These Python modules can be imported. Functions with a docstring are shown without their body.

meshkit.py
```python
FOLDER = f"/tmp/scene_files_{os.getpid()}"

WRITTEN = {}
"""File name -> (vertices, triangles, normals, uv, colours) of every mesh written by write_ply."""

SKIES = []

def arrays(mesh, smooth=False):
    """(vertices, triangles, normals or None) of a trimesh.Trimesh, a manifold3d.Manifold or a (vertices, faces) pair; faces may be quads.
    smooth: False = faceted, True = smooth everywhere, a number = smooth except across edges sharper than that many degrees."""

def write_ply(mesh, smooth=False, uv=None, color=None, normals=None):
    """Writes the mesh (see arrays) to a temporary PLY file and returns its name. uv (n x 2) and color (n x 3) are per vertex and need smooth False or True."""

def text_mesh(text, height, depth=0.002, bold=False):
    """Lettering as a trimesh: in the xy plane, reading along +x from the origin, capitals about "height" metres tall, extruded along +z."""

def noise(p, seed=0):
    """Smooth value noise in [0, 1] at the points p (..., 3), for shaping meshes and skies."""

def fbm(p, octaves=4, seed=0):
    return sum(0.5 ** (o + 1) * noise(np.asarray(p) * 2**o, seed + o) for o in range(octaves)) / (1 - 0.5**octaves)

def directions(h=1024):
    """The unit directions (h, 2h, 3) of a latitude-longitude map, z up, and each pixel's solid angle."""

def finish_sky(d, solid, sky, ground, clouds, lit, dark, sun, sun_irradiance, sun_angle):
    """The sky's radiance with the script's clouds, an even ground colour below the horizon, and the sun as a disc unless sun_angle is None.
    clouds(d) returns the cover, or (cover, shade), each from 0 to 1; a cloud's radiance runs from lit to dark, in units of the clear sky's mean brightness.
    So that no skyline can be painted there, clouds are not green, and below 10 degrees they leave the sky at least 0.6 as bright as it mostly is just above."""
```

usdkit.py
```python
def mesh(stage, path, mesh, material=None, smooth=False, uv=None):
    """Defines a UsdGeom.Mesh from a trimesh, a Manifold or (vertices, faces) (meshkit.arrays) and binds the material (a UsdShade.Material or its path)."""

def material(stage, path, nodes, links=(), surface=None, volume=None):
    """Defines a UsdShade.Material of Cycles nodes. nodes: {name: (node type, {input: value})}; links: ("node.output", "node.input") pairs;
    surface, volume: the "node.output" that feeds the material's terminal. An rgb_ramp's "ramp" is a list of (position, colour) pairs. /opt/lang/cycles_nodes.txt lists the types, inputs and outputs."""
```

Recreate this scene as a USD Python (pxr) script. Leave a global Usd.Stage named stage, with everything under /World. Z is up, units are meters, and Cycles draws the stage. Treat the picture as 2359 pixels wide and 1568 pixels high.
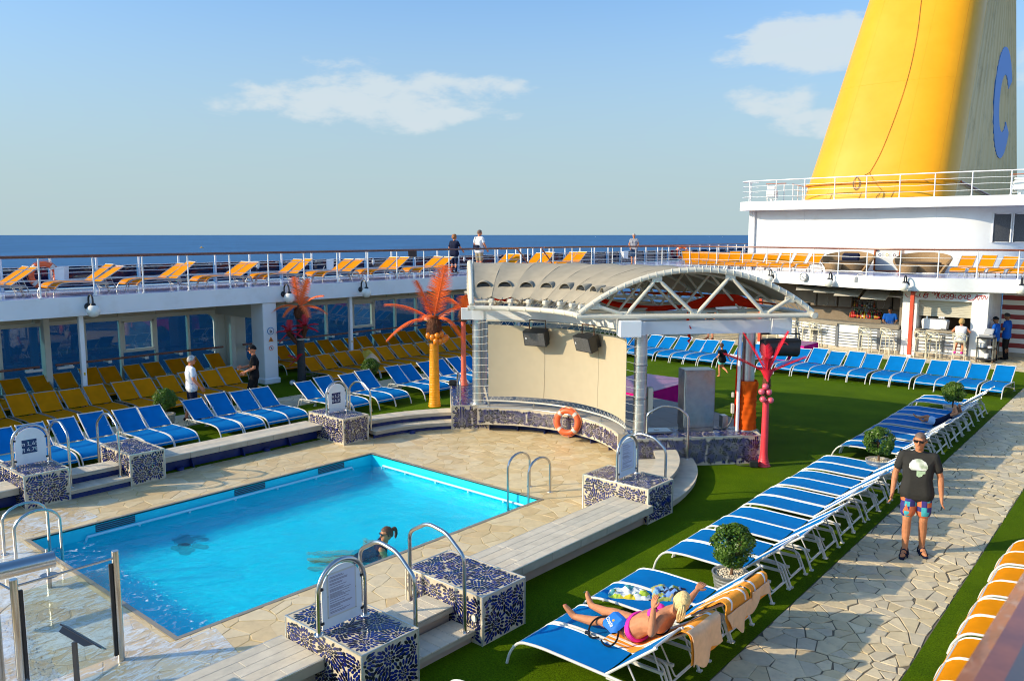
import math, random
import numpy as np, trimesh
import manifold3d as m3
from manifold3d import Manifold, CrossSection
from shapely.geometry import Polygon, Point, box as sbox, MultiPoint
from scipy.spatial import Voronoi
from scipy.interpolate import CubicSpline
import usdkit, meshkit
from pxr import Usd, UsdGeom, UsdLux, UsdShade, Gf, Sdf, Vt

stage = Usd.Stage.CreateInMemory()
UsdGeom.SetStageUpAxis(stage, UsdGeom.Tokens.z)
UsdGeom.SetStageMetersPerUnit(stage, 1.0)
UsdGeom.Xform.Define(stage, '/World'); UsdGeom.Scope.Define(stage, '/World/Looks')
R = random.Random(7); NR = np.random.default_rng(7)
PI = math.pi
sin, cos, rad = math.sin, math.cos, math.radians

# ------------------------------------------------------------------ camera, sky, sun
W, H, F = 2359., 1568., 1890.
CA, CP, HC = rad(41.2), math.atan(243 / 1890.), 4.5
FW = np.array([-sin(CA) * cos(CP), cos(CA) * cos(CP), -sin(CP)]); RT = np.array([cos(CA), sin(CA), 0.]); UP = np.cross(RT, FW)
EYE = np.array([0., 0., HC])
cam = UsdGeom.Camera.Define(stage, '/World/camera')
cm = np.eye(4); cm[0, :3], cm[1, :3], cm[2, :3], cm[3, :3] = RT, UP, -FW, EYE
cam.AddTransformOp().Set(Gf.Matrix4d(cm.tolist()))
cam.CreateFocalLengthAttr(F / W * 36.); cam.CreateHorizontalApertureAttr(36.); cam.CreateVerticalApertureAttr(36. * 680 / 1024)
cam.CreateClippingRangeAttr(Gf.Vec2f(0.05, 200000.))
cam.CreateFStopAttr(9.); cam.CreateFocusDistanceAttr(15.)
cam.CreateExposureAttr(0.5)
SUN_EL, SUN_AZ = rad(25.), rad(37.)          # the light travels towards +x +y (azimuth from +y towards +x)
SD = np.array([-sin(SUN_AZ) * cos(SUN_EL), -cos(SUN_AZ) * cos(SUN_EL), sin(SUN_EL)])   # towards the sun
sun = UsdLux.DistantLight.Define(stage, '/World/sun')
sun.CreateIntensityAttr(1.0); sun.CreateAngleAttr(0.53); sun.CreateNormalizeAttr(True); sun.CreateColorAttr(Gf.Vec3f(1.0, 0.83, 0.58))
zx = SD; xx = np.cross([0, 0, 1.], zx); xx /= np.linalg.norm(xx); yx = np.cross(zx, xx)
sm = np.eye(4); sm[0, :3], sm[1, :3], sm[2, :3] = xx, yx, zx
sun.AddTransformOp().Set(Gf.Matrix4d(sm.tolist()))

def ray(u, v): return FW + RT * (u - W / 2) / F - UP * (v - H / 2) / F
# sky: physical sky, with thin cloud banks mixed in by noise in direction space
def azel(u, v):
    d = ray(u, v); d = d / np.linalg.norm(d); return math.atan2(d[0], d[1]), math.asin(d[2])
sn = {"sky": ("sky_texture", {"sky_type": "single_scattering", "sun_disc": False, "sun_elevation": SUN_EL, "sun_rotation": math.atan2(SD[0], SD[1]), "altitude": 0., "air_density": 1.0, "aerosol_density": 1.7, "ozone_density": 2.0}),
      "tc": ("texture_coordinate", {}), "sx": ("separate_xyz", {}), "az": ("math", {"math_type": "arctan2"}), "el": ("math", {"math_type": "arcsine"}),
      "cv": ("combine_xyz", {"z": 0.35}), "mp": ("mapping", {"scale": (15., 33., 1.)}),
      "n1": ("noise_texture", {"scale": 1.0, "detail": 11., "roughness": 0.6, "distortion": 0.15}),
      "bg": ("background_shader", {"strength": 0.15})}
sl = [("tc.generated", "sx.vector"), ("sx.x", "az.value1"), ("sx.y", "az.value2"), ("sx.z", "el.value1"), ("az.value", "cv.x"), ("el.value", "cv.y"), ("cv.vector", "mp.vector"), ("mp.vector", "n1.vector")]
banks = [(890, 235, 330, 75, 1.0), (760, 165, 150, 45, .55), (1090, 210, 160, 50, .9), (1880, 100, 250, 70, 1.15), (1790, 225, 130, 55, .8), (1900, 285, 140, 45, .85), (1400, 250, 160, 40, .25), (2600, 140, 320, 120, .9)]
prev = None
for i, (u, v, du, dv, a) in enumerate(banks):
    A0, E0 = azel(u, v); A1, _ = azel(u + du, v); _, E1 = azel(u, v - dv)
    sn[f"m{i}"] = ("mapping", {"location": (-A0 / (A1 - A0), -E0 / (E1 - E0), 0.), "scale": (1 / (A1 - A0), 1 / (E1 - E0), 0.)})
    sn[f"l{i}"] = ("vector_math", {"math_type": "length"})
    sn[f"r{i}"] = ("map_range", {"range_type": "smoothstep", "from_min": 1.55, "from_max": 0.45, "to_min": 0., "to_max": a, "clamp": True})
    sl += [("cv.vector", f"m{i}.vector"), (f"m{i}.vector", f"l{i}.vector1"), (f"l{i}.value", f"r{i}.value")]
    if prev:
        sn[f"x{i}"] = ("math", {"math_type": "maximum"}); sl += [(prev, f"x{i}.value1"), (f"r{i}.result", f"x{i}.value2")]; prev = f"x{i}.value"
    else: prev = f"r{i}.result"
sn["th"] = ("math", {"math_type": "multiply_add", "value2": 0.46, "value3": -0.27}); sl += [(prev, "th.value1")]
sn["ad"] = ("math", {"math_type": "add"}); sl += [("n1.fac", "ad.value1"), ("th.value", "ad.value2")]
sn["cl"] = ("map_range", {"range_type": "smoothstep", "from_min": 0.45, "from_max": 0.70, "to_min": 0., "to_max": 0.80, "clamp": True}); sl += [("ad.value", "cl.value")]
sn["hz"] = ("map_range", {"range_type": "smoothstep", "from_min": 0.40, "from_max": 0.0, "to_min": 0., "to_max": 0.94, "clamp": True}); sl += [("el.value", "hz.value")]
sn["tint"] = ("mix_color", {"blend_type": "multiply", "fac": 1.0, "b": (0.60, 0.92, 1.20)}); sl += [("sky.color", "tint.a")]
sn["mixh"] = ("mix_color", {"b": (2.30, 2.92, 3.08)}); sl += [("tint.result", "mixh.a"), ("hz.result", "mixh.fac")]
sn["mixc"] = ("mix_color", {"b": (3.3, 3.7, 3.9), "use_clamp": False}); sl += [("mixh.result", "mixc.a"), ("cl.result", "mixc.fac"), ("mixc.result", "bg.color")]
skymat = usdkit.material(stage, '/World/Looks/sky', sn, sl, surface="bg.background")
dome = UsdLux.DomeLight.Define(stage, '/World/sky')
UsdShade.MaterialBindingAPI.Apply(dome.GetPrim()).Bind(skymat)
dome.GetPrim().SetCustomDataByKey('kind', 'structure'); dome.GetPrim().SetCustomDataByKey('label', 'blue morning sky with thin white cloud banks'); dome.GetPrim().SetCustomDataByKey('category', 'sky')

# ------------------------------------------------------------------ helpers: points on real planes, meshes, things
def onz(u, v, z=0.):
    d = ray(u, v); return EYE + d * (z - HC) / d[2]
def ony(u, v, y):
    d = ray(u, v); return EYE + d * y / d[1]
def onx(u, v, x):
    d = ray(u, v); return EYE + d * x / d[0]
OC = np.array([-10.87, 11.3])                                   # centre of the round stage
def pol(r, deg, z=0.): return np.array([OC[0] + r * cos(rad(deg)), OC[1] + r * sin(rad(deg)), z])

USED = set()
def numbered(path):
    p, k = path, 0
    while p in USED: k += 1; p = f"{path}_{k:03d}"
    USED.add(p); return p
ORG = {}
def tag(prim, label=None, cat=None, group=None, kind=None):
    for k, v in (('label', label), ('category', cat), ('group', group), ('kind', kind)):
        if v: prim.SetCustomDataByKey(k, v)
    return prim
def thing(name, label, cat, group=None, loc=(0, 0, 0), rz=0., kind=None):
    p = numbered('/World/' + name); x = UsdGeom.Xform.Define(stage, p)
    x.AddTranslateOp().Set(Gf.Vec3d(*map(float, loc))); x.AddRotateZOp().Set(float(math.degrees(rz)))
    ORG[p] = (np.array(loc, float), rz)
    tag(x.GetPrim(), label, cat, group, kind); return p
def copy_of(first, name, label, cat, group, loc, rz=0.):
    p = numbered('/World/' + name); x = UsdGeom.Xform.Define(stage, p)
    x.AddTranslateOp().Set(Gf.Vec3d(*map(float, loc))); x.AddRotateZOp().Set(float(math.degrees(rz)))
    x.GetPrim().GetReferences().AddInternalReference(first); x.GetPrim().SetInstanceable(True)
    tag(x.GetPrim(), label, cat, group); return p
def arr(m):
    if isinstance(m, Manifold):
        q = m.to_mesh(); return np.array(q.vert_properties[:, :3], float), np.array(q.tri_verts, int)
    if isinstance(m, trimesh.Trimesh): return np.array(m.vertices, float), np.array(m.faces, int)
    return m
class MB:
    """collects pieces of ONE part"""
    def __init__(s): s.v, s.f, s.n = [], [], 0
    def add(s, m, T=None):
        v, f = arr(m); v = np.asarray(v, float); f = np.asarray(f, int)
        if f.ndim == 2 and f.shape[1] == 4: f = np.vstack([f[:, [0, 1, 2]], f[:, [0, 2, 3]]])
        if T is not None: v = v @ np.asarray(T)[:3, :3].T + np.asarray(T)[:3, 3]
        s.v.append(v); s.f.append(f + s.n); s.n += len(v); return s
    def get(s): return np.vstack(s.v), np.vstack(s.f)
    def box(s, c, size, rz=0., bev=0.):
        return s.add(bbox(size, bev), tr(c, rz))
    def tube(s, pts, r, n=8, closed=False, caps=True): return s.add(tube(pts, r, n, closed, caps))
    def cyl(s, a, b, r, n=12, r2=None): return s.add(cone(a, b, r, r if r2 is None else r2, n))
    def ball(s, c, r, sub=2, sc=(1, 1, 1)):
        m = trimesh.creation.icosphere(subdivisions=sub, radius=1.); return s.add((m.vertices * np.array(sc) * r + np.array(c), m.faces))
    def prism(s, poly, z0, z1): return s.add(prism(poly, z0, z1))
def tr(c=(0, 0, 0), rz=0., rx=0., ry=0.):
    T = trimesh.transformations.euler_matrix(rx, ry, rz, 'sxyz'); T[:3, 3] = c; return T
def bbox(size, bev=0.):
    x, y, z = np.array(size) / 2.
    if bev <= 0:
        v = np.array([[a * x, b * y, c * z] for a in (-1, 1) for b in (-1, 1) for c in (-1, 1)])
        return v, np.array([[0, 1, 3, 2], [4, 6, 7, 5], [0, 4, 5, 1], [2, 3, 7, 6], [0, 2, 6, 4], [1, 5, 7, 3]])
    b = min(bev, x * .9, y * .9, z * .9)
    pts = [[sx * (x - b * (k != 0)), sy * (y - b * (k != 1)), sz * (z - b * (k != 2))] for sx in (-1, 1) for sy in (-1, 1) for sz in (-1, 1) for k in range(3)]
    h = trimesh.convex.convex_hull(np.array(pts)); return np.array(h.vertices), np.array(h.faces)
def frame_of(d):
    d = d / np.linalg.norm(d); a = np.array([0, 0, 1.]) if abs(d[2]) < .9 else np.array([1., 0, 0])
    u = np.cross(a, d); u /= np.linalg.norm(u); return u, np.cross(d, u)
def tube(pts, r, n=8, closed=False, caps=True):
    P = np.asarray(pts, float); k = len(P); rr = np.broadcast_to(np.asarray(r, float), (k,))
    T = np.roll(P, -1, 0) - np.roll(P, 1, 0) if closed else np.gradient(P, axis=0)
    T /= np.maximum(np.linalg.norm(T, axis=1, keepdims=True), 1e-9)
    u, _ = frame_of(T[0]); V = []
    for i in range(k):
        u = u - T[i] * (u @ T[i]); u /= max(np.linalg.norm(u), 1e-9); w = np.cross(T[i], u)
        a = np.arange(n) * 2 * PI / n
        V.append(P[i] + rr[i] * (np.cos(a)[:, None] * u + np.sin(a)[:, None] * w))
    V = np.vstack(V); Fq = []
    m = k if closed else k - 1
    for i in range(m):
        j = (i + 1) % k
        for a in range(n): b = (a + 1) % n; Fq += [[i * n + a, i * n + b, j * n + b], [i * n + a, j * n + b, j * n + a]]
    if caps and not closed:
        c0 = len(V); V = np.vstack([V, P[0], P[-1]])
        for a in range(n): b = (a + 1) % n; Fq += [[c0, b, a], [c0 + 1, (k - 1) * n + a, (k - 1) * n + b]]
    return V, np.array(Fq)
def cone(a, b, r1, r2, n=12):
    return tube([a, b], [r1, r2], n)
def lathe(prof, n=24, c=(0, 0, 0)):
    pr = np.asarray(prof, float); k = len(pr); a = np.arange(n) * 2 * PI / n
    V = np.vstack([np.stack([r * np.cos(a), r * np.sin(a), np.full(n, z)], 1) for r, z in pr]) + np.array(c); Fq = []
    for i in range(k - 1):
        for q in range(n): b = (q + 1) % n; Fq += [[i * n + q, i * n + b, (i + 1) * n + b], [i * n + q, (i + 1) * n + b, (i + 1) * n + q]]
    return V, np.array(Fq)
def prism(poly, z0, z1):
    """poly: shapely polygon or list of points"""
    if not isinstance(poly, Polygon): poly = Polygon(poly)
    m = trimesh.creation.extrude_polygon(poly, z1 - z0, engine='earcut'); v = np.array(m.vertices); v[:, 2] += z0
    return v, np.array(m.faces)
def stone(poly, z0, z1, bev=.006):
    """cheap bevelled slab from a convex polygon (n x 2)"""
    p = np.asarray(poly); n = len(p); c = p.mean(0); d = c - p; L = np.linalg.norm(d, axis=1, keepdims=True)
    q = p + d / np.maximum(L, 1e-6) * np.minimum(bev, L * .3)
    V = np.vstack([np.c_[p, np.full(n, z0)], np.c_[p, np.full(n, z1 - bev * .6)], np.c_[q, np.full(n, z1)], [[c[0], c[1], z1]]]); f = []
    for i in range(n):
        j = (i + 1) % n
        f += [[i, j, n + j], [i, n + j, n + i], [n + i, n + j, 2 * n + j], [n + i, 2 * n + j, 2 * n + i], [2 * n + i, 2 * n + j, 3 * n]]
    return V, np.array(f)
def sheet(grid):
    """grid: (a, b, 3) points -> mesh"""
    a, b = grid.shape[:2]; idx = np.arange(a * b).reshape(a, b)
    f = np.stack([idx[:-1, :-1], idx[1:, :-1], idx[1:, 1:], idx[:-1, 1:]], -1).reshape(-1, 4); return grid.reshape(-1, 3), f
def thick(grid, t):
    """a sheet with thickness t along its normals"""
    v, f = sheet(grid); f = np.vstack([f[:, [0, 1, 2]], f[:, [0, 2, 3]]])
    m = trimesh.Trimesh(v, f, process=False); nn = m.vertex_normals; n = len(v); a, b = grid.shape[:2]
    w = v - nn * t; ring = list(range(b)) + [i * b + b - 1 for i in range(1, a)] + [(a - 1) * b + j for j in range(b - 2, -1, -1)] + [i * b for i in range(a - 2, 0, -1)]
    e = []
    for i in range(len(ring)):
        p, q = ring[i], ring[(i + 1) % len(ring)]; e += [[q, p, n + p], [q, n + p, n + q]]
    return np.vstack([v, w]), np.vstack([f, f[:, ::-1] + n, np.array(e)])
def arcpts(r, a0, a1, z, n=24): return np.array([pol(r, a, z) for a in np.linspace(a0, a1, n)])
def ringsec(r0, r1, a0, a1, n=32):
    o = [pol(r1, a)[:2] for a in np.linspace(a0, a1, n)]; i = [pol(r0, a)[:2] for a in np.linspace(a1, a0, n)]; return Polygon(o + i)
def spline(pts, n, closed=False):
    P = np.asarray(pts, float)
    if closed: P = np.vstack([P, P[:1]])
    d = np.r_[0, np.cumsum(np.maximum(np.linalg.norm(np.diff(P, axis=0), axis=1), 1e-6))]
    cs = CubicSpline(d, P, bc_type='periodic' if closed else 'natural'); return cs(np.linspace(0, d[-1], n + (1 if closed else 0)))[:n]
def fillet(pts, r, n=5):
    """polyline with rounded corners"""
    P = [np.asarray(p, float) for p in pts]; out = [P[0]]
    for a, b, c in zip(P[:-2], P[1:-1], P[2:]):
        u, w = a - b, c - b; lu, lw = np.linalg.norm(u), np.linalg.norm(w); k = min(r, lu * .49, lw * .49); s, e = b + u / lu * k, b + w / lw * k
        for t in np.linspace(0, 1, n): out.append((1 - t) ** 2 * s + 2 * t * (1 - t) * b + t * t * e)
    return np.array(out + [P[-1]])
def obj(parent, name, m, mat, smooth=30, label=None, world=True, kind=None):
    """ONE Mesh prim under parent (or top-level when parent is None)"""
    v, f = arr(m.get() if isinstance(m, MB) else m); v = np.asarray(v, float)
    root = '/' + '/'.join(parent.split('/')[1:3]) if parent else None
    if root and world:
        o, rz = ORG[root]; v = v - o
        if rz: c, s = cos(-rz), sin(-rz); v = np.c_[v[:, 0] * c - v[:, 1] * s, v[:, 0] * s + v[:, 1] * c, v[:, 2]]
    p = numbered((parent or '/World') + '/' + name)
    g = usdkit.mesh(stage, p, (v, f), mat, smooth=smooth)
    tag(g.GetPrim(), label, None, None, kind); return p
def top(name, m, mat, label, cat, group=None, kind=None, smooth=30):
    p = obj(None, name, m, mat, smooth); tag(stage.GetPrimAtPath(p), label, cat, group, kind); return p
# ------------------------------------------------------------------ materials
LK = '/World/Looks/'
def P(name, color, rough=.5, metal=0., vary=0., vs=3., bump=0., bs=60., spec=.5, coat=0., rnd=0., grime=None):
    """principled paint/plastic/metal with noise-varied tone, fine relief and optional grime"""
    n = {"geo": ("geometry", {}), "p": ("principled_bsdf", {"base_color": color, "roughness": rough, "metallic": metal, "specular_ior_level": spec, "coat_weight": coat})}; l = []
    src = None
    if vary:
        n["no"] = ("noise_texture", {"scale": vs, "detail": 6., "roughness": .6}); n["rp"] = ("rgb_ramp", {"ramp": [(.25, tuple(c * (1 - vary) for c in color)), (.75, tuple(min(1, c * (1 + vary)) for c in color))]})
        l += [("geo.position", "no.vector"), ("no.fac", "rp.fac")]; src = "rp.color"
        n["rr"] = ("map_range", {"to_min": max(.02, rough - .12), "to_max": min(1, rough + .12)}); l += [("no.fac", "rr.value"), ("rr.result", "p.roughness")]
    if rnd:
        n["oi"] = ("object_info", {}); n["hv"] = ("hsv", {}); n["hm"] = ("map_range", {"to_min": 1 - rnd, "to_max": 1 + rnd})
        l += [("oi.random", "hm.value"), ("hm.result", "hv.value")]
        if src: l.append((src, "hv.color"))
        else: n["hv"][1]["color"] = color
        src = "hv.color"
    if grime:
        n["gn"] = ("noise_texture", {"scale": grime[1], "detail": 8., "roughness": .7}); n["gr"] = ("map_range", {"from_min": .52, "from_max": .72, "to_min": 0., "to_max": grime[2], "clamp": True}); n["gx"] = ("mix_color", {"a": color, "b": grime[0]})
        l += [("geo.position", "gn.vector"), ("gn.fac", "gr.value"), ("gr.result", "gx.fac")]
        if src: l.append((src, "gx.a"))
        src = "gx.result"
    if src: l.append((src, "p.base_color"))
    if bump:
        n["bn"] = ("noise_texture", {"scale": bs, "detail": 4.}); n["bp"] = ("bump", {"strength": bump, "distance": .01})
        l += [("geo.position", "bn.vector"), ("bn.fac", "bp.height"), ("bp.normal", "p.normal")]
    return usdkit.material(stage, LK + name, n, l, surface="p.BSDF")
def cloth_mat(name, color, trans=.25, weave=260., rnd=.05, vary=.1):
    n = {"geo": ("geometry", {}), "tc": ("texture_coordinate", {}), "w": ("wave_texture", {"scale": weave, "wave_type": "bands", "bands_direction": "diagonal"}), "no": ("noise_texture", {"scale": 5., "detail": 6.}),
         "rp": ("rgb_ramp", {"ramp": [(.2, tuple(c * (1 - vary) for c in color)), (.8, tuple(min(1., c * (1 + vary)) for c in color))]}), "oi": ("object_info", {}), "hm": ("map_range", {"to_min": 1 - rnd, "to_max": 1 + rnd}), "hv": ("hsv", {}),
         "bp": ("bump", {"strength": .15, "distance": .002}), "p": ("principled_bsdf", {"roughness": .75, "specular_ior_level": .10}), "t": ("translucent_bsdf", {}), "mx": ("mix_closure", {"fac": trans})}
    l = [("tc.object", "w.vector"), ("geo.position", "no.vector"), ("no.fac", "rp.fac"), ("rp.color", "hv.color"), ("oi.random", "hm.value"), ("hm.result", "hv.value"), ("hv.color", "p.base_color"), ("hv.color", "t.color"), ("w.fac", "bp.height"), ("bp.normal", "p.normal"), ("p.BSDF", "mx.closure1"), ("t.BSDF", "mx.closure2")]
    return usdkit.material(stage, LK + name, n, l, surface="mx.closure")
def two_tone(name, c1, c2, scale, lo=.45, hi=.55, rough=.7, detail=3., dist=0., tex="noise"):
    n = {"tc": ("texture_coordinate", {}), "no": ("noise_texture", {"scale": scale, "detail": detail, "distortion": dist}), "rp": ("rgb_ramp", {"ramp": [(0, c1), (lo, c1), (hi, c2), (1, c2)]}), "p": ("principled_bsdf", {"roughness": rough})}
    return usdkit.material(stage, LK + name, n, [("tc.object", "no.vector"), ("no.fac", "rp.fac"), ("rp.color", "p.base_color")], surface="p.BSDF")
def palette(name, cols, scale, rough=.8, dist=.6, rand=1.):
    k = len(cols); n = {"tc": ("texture_coordinate", {}), "no": ("noise_texture", {"scale": scale * .5, "detail": 2.}), "vo": ("voronoi_texture", {"scale": scale, "randomness": rand}), "sx": ("separate_color", {}), "rp": ("rgb_ramp", {"interpolate": False, "ramp": [(i / k, c) for i, c in enumerate(cols)]}), "ad": ("mix_vector", {"fac": .12 * dist}), "p": ("principled_bsdf", {"roughness": rough})}
    return usdkit.material(stage, LK + name, n, [("tc.object", "no.vector"), ("tc.object", "ad.a"), ("no.color", "ad.b"), ("ad.result", "vo.vector"), ("vo.color", "sx.color"), ("sx.r", "rp.fac"), ("rp.color", "p.base_color")], surface="p.BSDF")

white = P('white_paint', (.80, .80, .78), .32, vary=.03, vs=.8, grime=((.55, .48, .38), 1.3, .25))
white_rail = P('white_rail_paint', (.80, .80, .79), .28, grime=((.45, .35, .25), 6., .35))
cream_white = P('cream_tube_paint', (.67, .61, .48), .35, vary=.04, grime=((.45, .38, .28), 3., .35))
beige_panel = P('beige_panel', (.50, .46, .36), .55, vary=.05)
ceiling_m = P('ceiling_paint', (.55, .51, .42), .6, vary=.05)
frame_m = P('window_frame_paint', (.66, .65, .58), .4, vary=.04)
wood_cap = P('varnished_wood', (.20, .06, .022), .3, vary=.35, vs=14., coat=.5)
wood_orange = P('orange_wood', (.42, .10, .02), .3, vary=.25, vs=12., coat=.4)
steel = P('brushed_steel', (.56, .545, .51), .22, 1.)
steel_dull = P('dull_steel', (.40, .385, .36), .30, 1., vary=.07, vs=3.)
alu = P('column_aluminium', (.62, .61, .57), .34, 1., vary=.10, vs=3.)
chair_white = P('lounger_frame_white', (.60, .59, .55), .3, vary=.05, rnd=.04)
chair_grey = P('lounger_frame_grey', (.42, .42, .40), .38, .6, vary=.1, rnd=.05)
blue_sling = cloth_mat('blue_sling', (.0, .19, .52), .25)
yellow_sling = cloth_mat('yellow_sling', (.86, .335, .003), .38)
canvas = cloth_mat('canopy_canvas', (.42, .36, .262), .12, weave=120., rnd=0., vary=.10)
screen_m = cloth_mat('screen_canvas', (.50, .425, .295), .10, weave=120., rnd=0., vary=.04)
screen_seam = P('seam_thread', (.31, .26, .18), .8)
orange_cloth = cloth_mat('orange_cloth', (.90, .13, .01), .3, vary=.2)
red_cloth = cloth_mat('red_cloth', (.75, .03, .006), .3, vary=.2)
pink_cloth = cloth_mat('pink_cloth', (.85, .01, .30), .3, vary=.12)
rope_m = P('cord', (.70, .66, .55), .7)
black = P('black_plastic', (.012, .013, .014), .4, vary=.3, vs=20., bump=.2, bs=80.)
black_iron = P('black_iron', (.018, .018, .02), .35, vary=.2, vs=9.)
globe_m = P('opal_globe', (.78, .75, .66), .22, coat=.3)
navy = P('navy_riser', (.004, .018, .13), .35, vary=.25, vs=4., grime=((.02, .03, .08), 5., .6))
grout = P('mosaic_grout', (.55, .46, .32), .7, vary=.10, vs=30.)
tile_a = P('mosaic_blue', (.003, .010, .105), .14, vary=.35, vs=25., coat=.2)
tile_b = P('mosaic_dark', (.004, .005, .014), .14, vary=.4, vs=25., coat=.2)
tile_c = P('mosaic_violet', (.008, .007, .045), .14, vary=.4, vs=25., coat=.2)
trim_m = P('edge_trim', (.62, .61, .56), .3, .7)
plank_mats = [P(f'teak_plank_{n}', c, .5, vary=.16, vs=7., bump=.25, bs=90.) for n, c in (('pale', (.60, .52, .39)), ('grey', (.54, .475, .36)), ('warm', (.63, .53, .38)))]
bench_face = P('bench_face', (.42, .36, .27), .5, vary=.15, vs=6.)
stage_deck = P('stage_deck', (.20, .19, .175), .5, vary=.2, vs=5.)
walk_mats = [P(f'walk_stone_{n}', c, .55, vary=.16, vs=6., bump=.3, bs=40., grime=((.30, .26, .20), 9., .5)) for n, c in (('cream', (.61, .50, .30)), ('sand', (.57, .455, .26)), ('grey', (.54, .46, .31)), ('pale', (.66, .55, .35)))]
walk_joint = P('walk_joint', (.15, .12, .08), .9, vary=.3, vs=30.)
pool_stone = [P(f'pool_stone_{n}', c, .34, vary=.12, vs=5., bump=.2, bs=30., grime=((.46, .32, .15), 4., .35)) for n, c in (('honey', (.62, .46, .235)), ('cream', (.65, .50, .275)), ('ochre', (.60, .43, .21)), ('pale', (.67, .53, .31)))]
pool_joint = P('pool_joint', (.50, .35, .14), .6, vary=.2, vs=20.)
coping_m = P('pool_coping', (.30, .26, .20), .4, .3)
galv = P('galvanised_pot', (.50, .49, .46), .38, .75, vary=.25, vs=8., bump=.3, bs=40.)
pebble_m = P('white_pebbles', (.66, .57, .42), .6, vary=.2, vs=40.)
bark = P('bark', (.14, .07, .035), .85, vary=.4, vs=30., bump=.6, bs=80.)
fibre = P('palm_fibre', (.12, .04, .015), .9, vary=.5, vs=40., bump=.8, bs=90.)
skin = [P(f'skin_{n}', c, .55, vary=.16, vs=22., spec=.25, bump=.12, bs=120.) for n, c in (('tan', (.52, .215, .10)), ('sunburnt', (.62, .23, .115)), ('pale', (.56, .29, .18)), ('brown', (.24, .105, .05)))]
hair_m = {k: P('hair_' + k, c, .6, vary=.4, vs=50., bump=.6, bs=120.) for k, c in (('grey', (.42, .40, .37)), ('cropped', (.16, .10, .07)), ('ginger', (.33, .12, .03)), ('dark', (.02, .013, .009)), ('blonde', (.72, .52, .22)), ('brown', (.10, .045, .02)), ('dirty', (.45, .27, .08)))}
def tee(n, c): return P('cloth_' + n, c, .85, vary=.12, vs=9., bump=.35, bs=45., spec=.2)
charcoal = tee('charcoal', (.032, .031, .028)); white_tee = tee('white', (.72, .72, .72)); navy_c = tee('navy', (.008, .012, .035)); black_c = tee('black', (.008, .008, .009)); khaki = tee('khaki', (.33, .27, .17)); greyc = tee('grey', (.28, .28, .30)); denim = tee('denim', (.025, .05, .10)); royal = tee('royal', (.006, .09, .42)); aqua = tee('aqua', (.18, .62, .58)); palegrey = tee('pale_grey', (.55, .56, .60)); paleblue = tee('pale_blue', (.42, .58, .75)); pinkc = tee('hot_pink', (.85, .04, .38))
tee_print = two_tone('tee_print', (.72, .74, .68), (.30, .36, .25), 9., .42, .62)
tee_blot = two_tone('tee_blots', (.74, .75, .78), (.10, .17, .38), 6., .54, .62, dist=1.0)
swim_short = palette('patchwork_shorts', [(.62, .15, .05), (.03, .03, .17), (.05, .40, .45), (.62, .15, .05), (.04, .03, .20)], 15., dist=.05, rand=0.)
towel_a = palette('towel_tropic', [(.70, .72, .68), (.70, .55, .02), (.02, .025, .02), (.06, .28, .30), (.70, .72, .68), (.45, .60, .05)], 11.)
towel_b = palette('towel_leaf', [(.015, .02, .05), (.12, .25, .55), (.40, .32, .16), (.20, .42, .60), (.01, .012, .02), (.35, .38, .08)], 16.)
orange_towel = P('orange_towel', (.85, .31, .02), .95, vary=.15, vs=14., bump=.6, bs=160.)
towel_pale = P('towel_underside', (.80, .50, .28), .95, vary=.12, vs=14., bump=.6, bs=160.)
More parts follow.
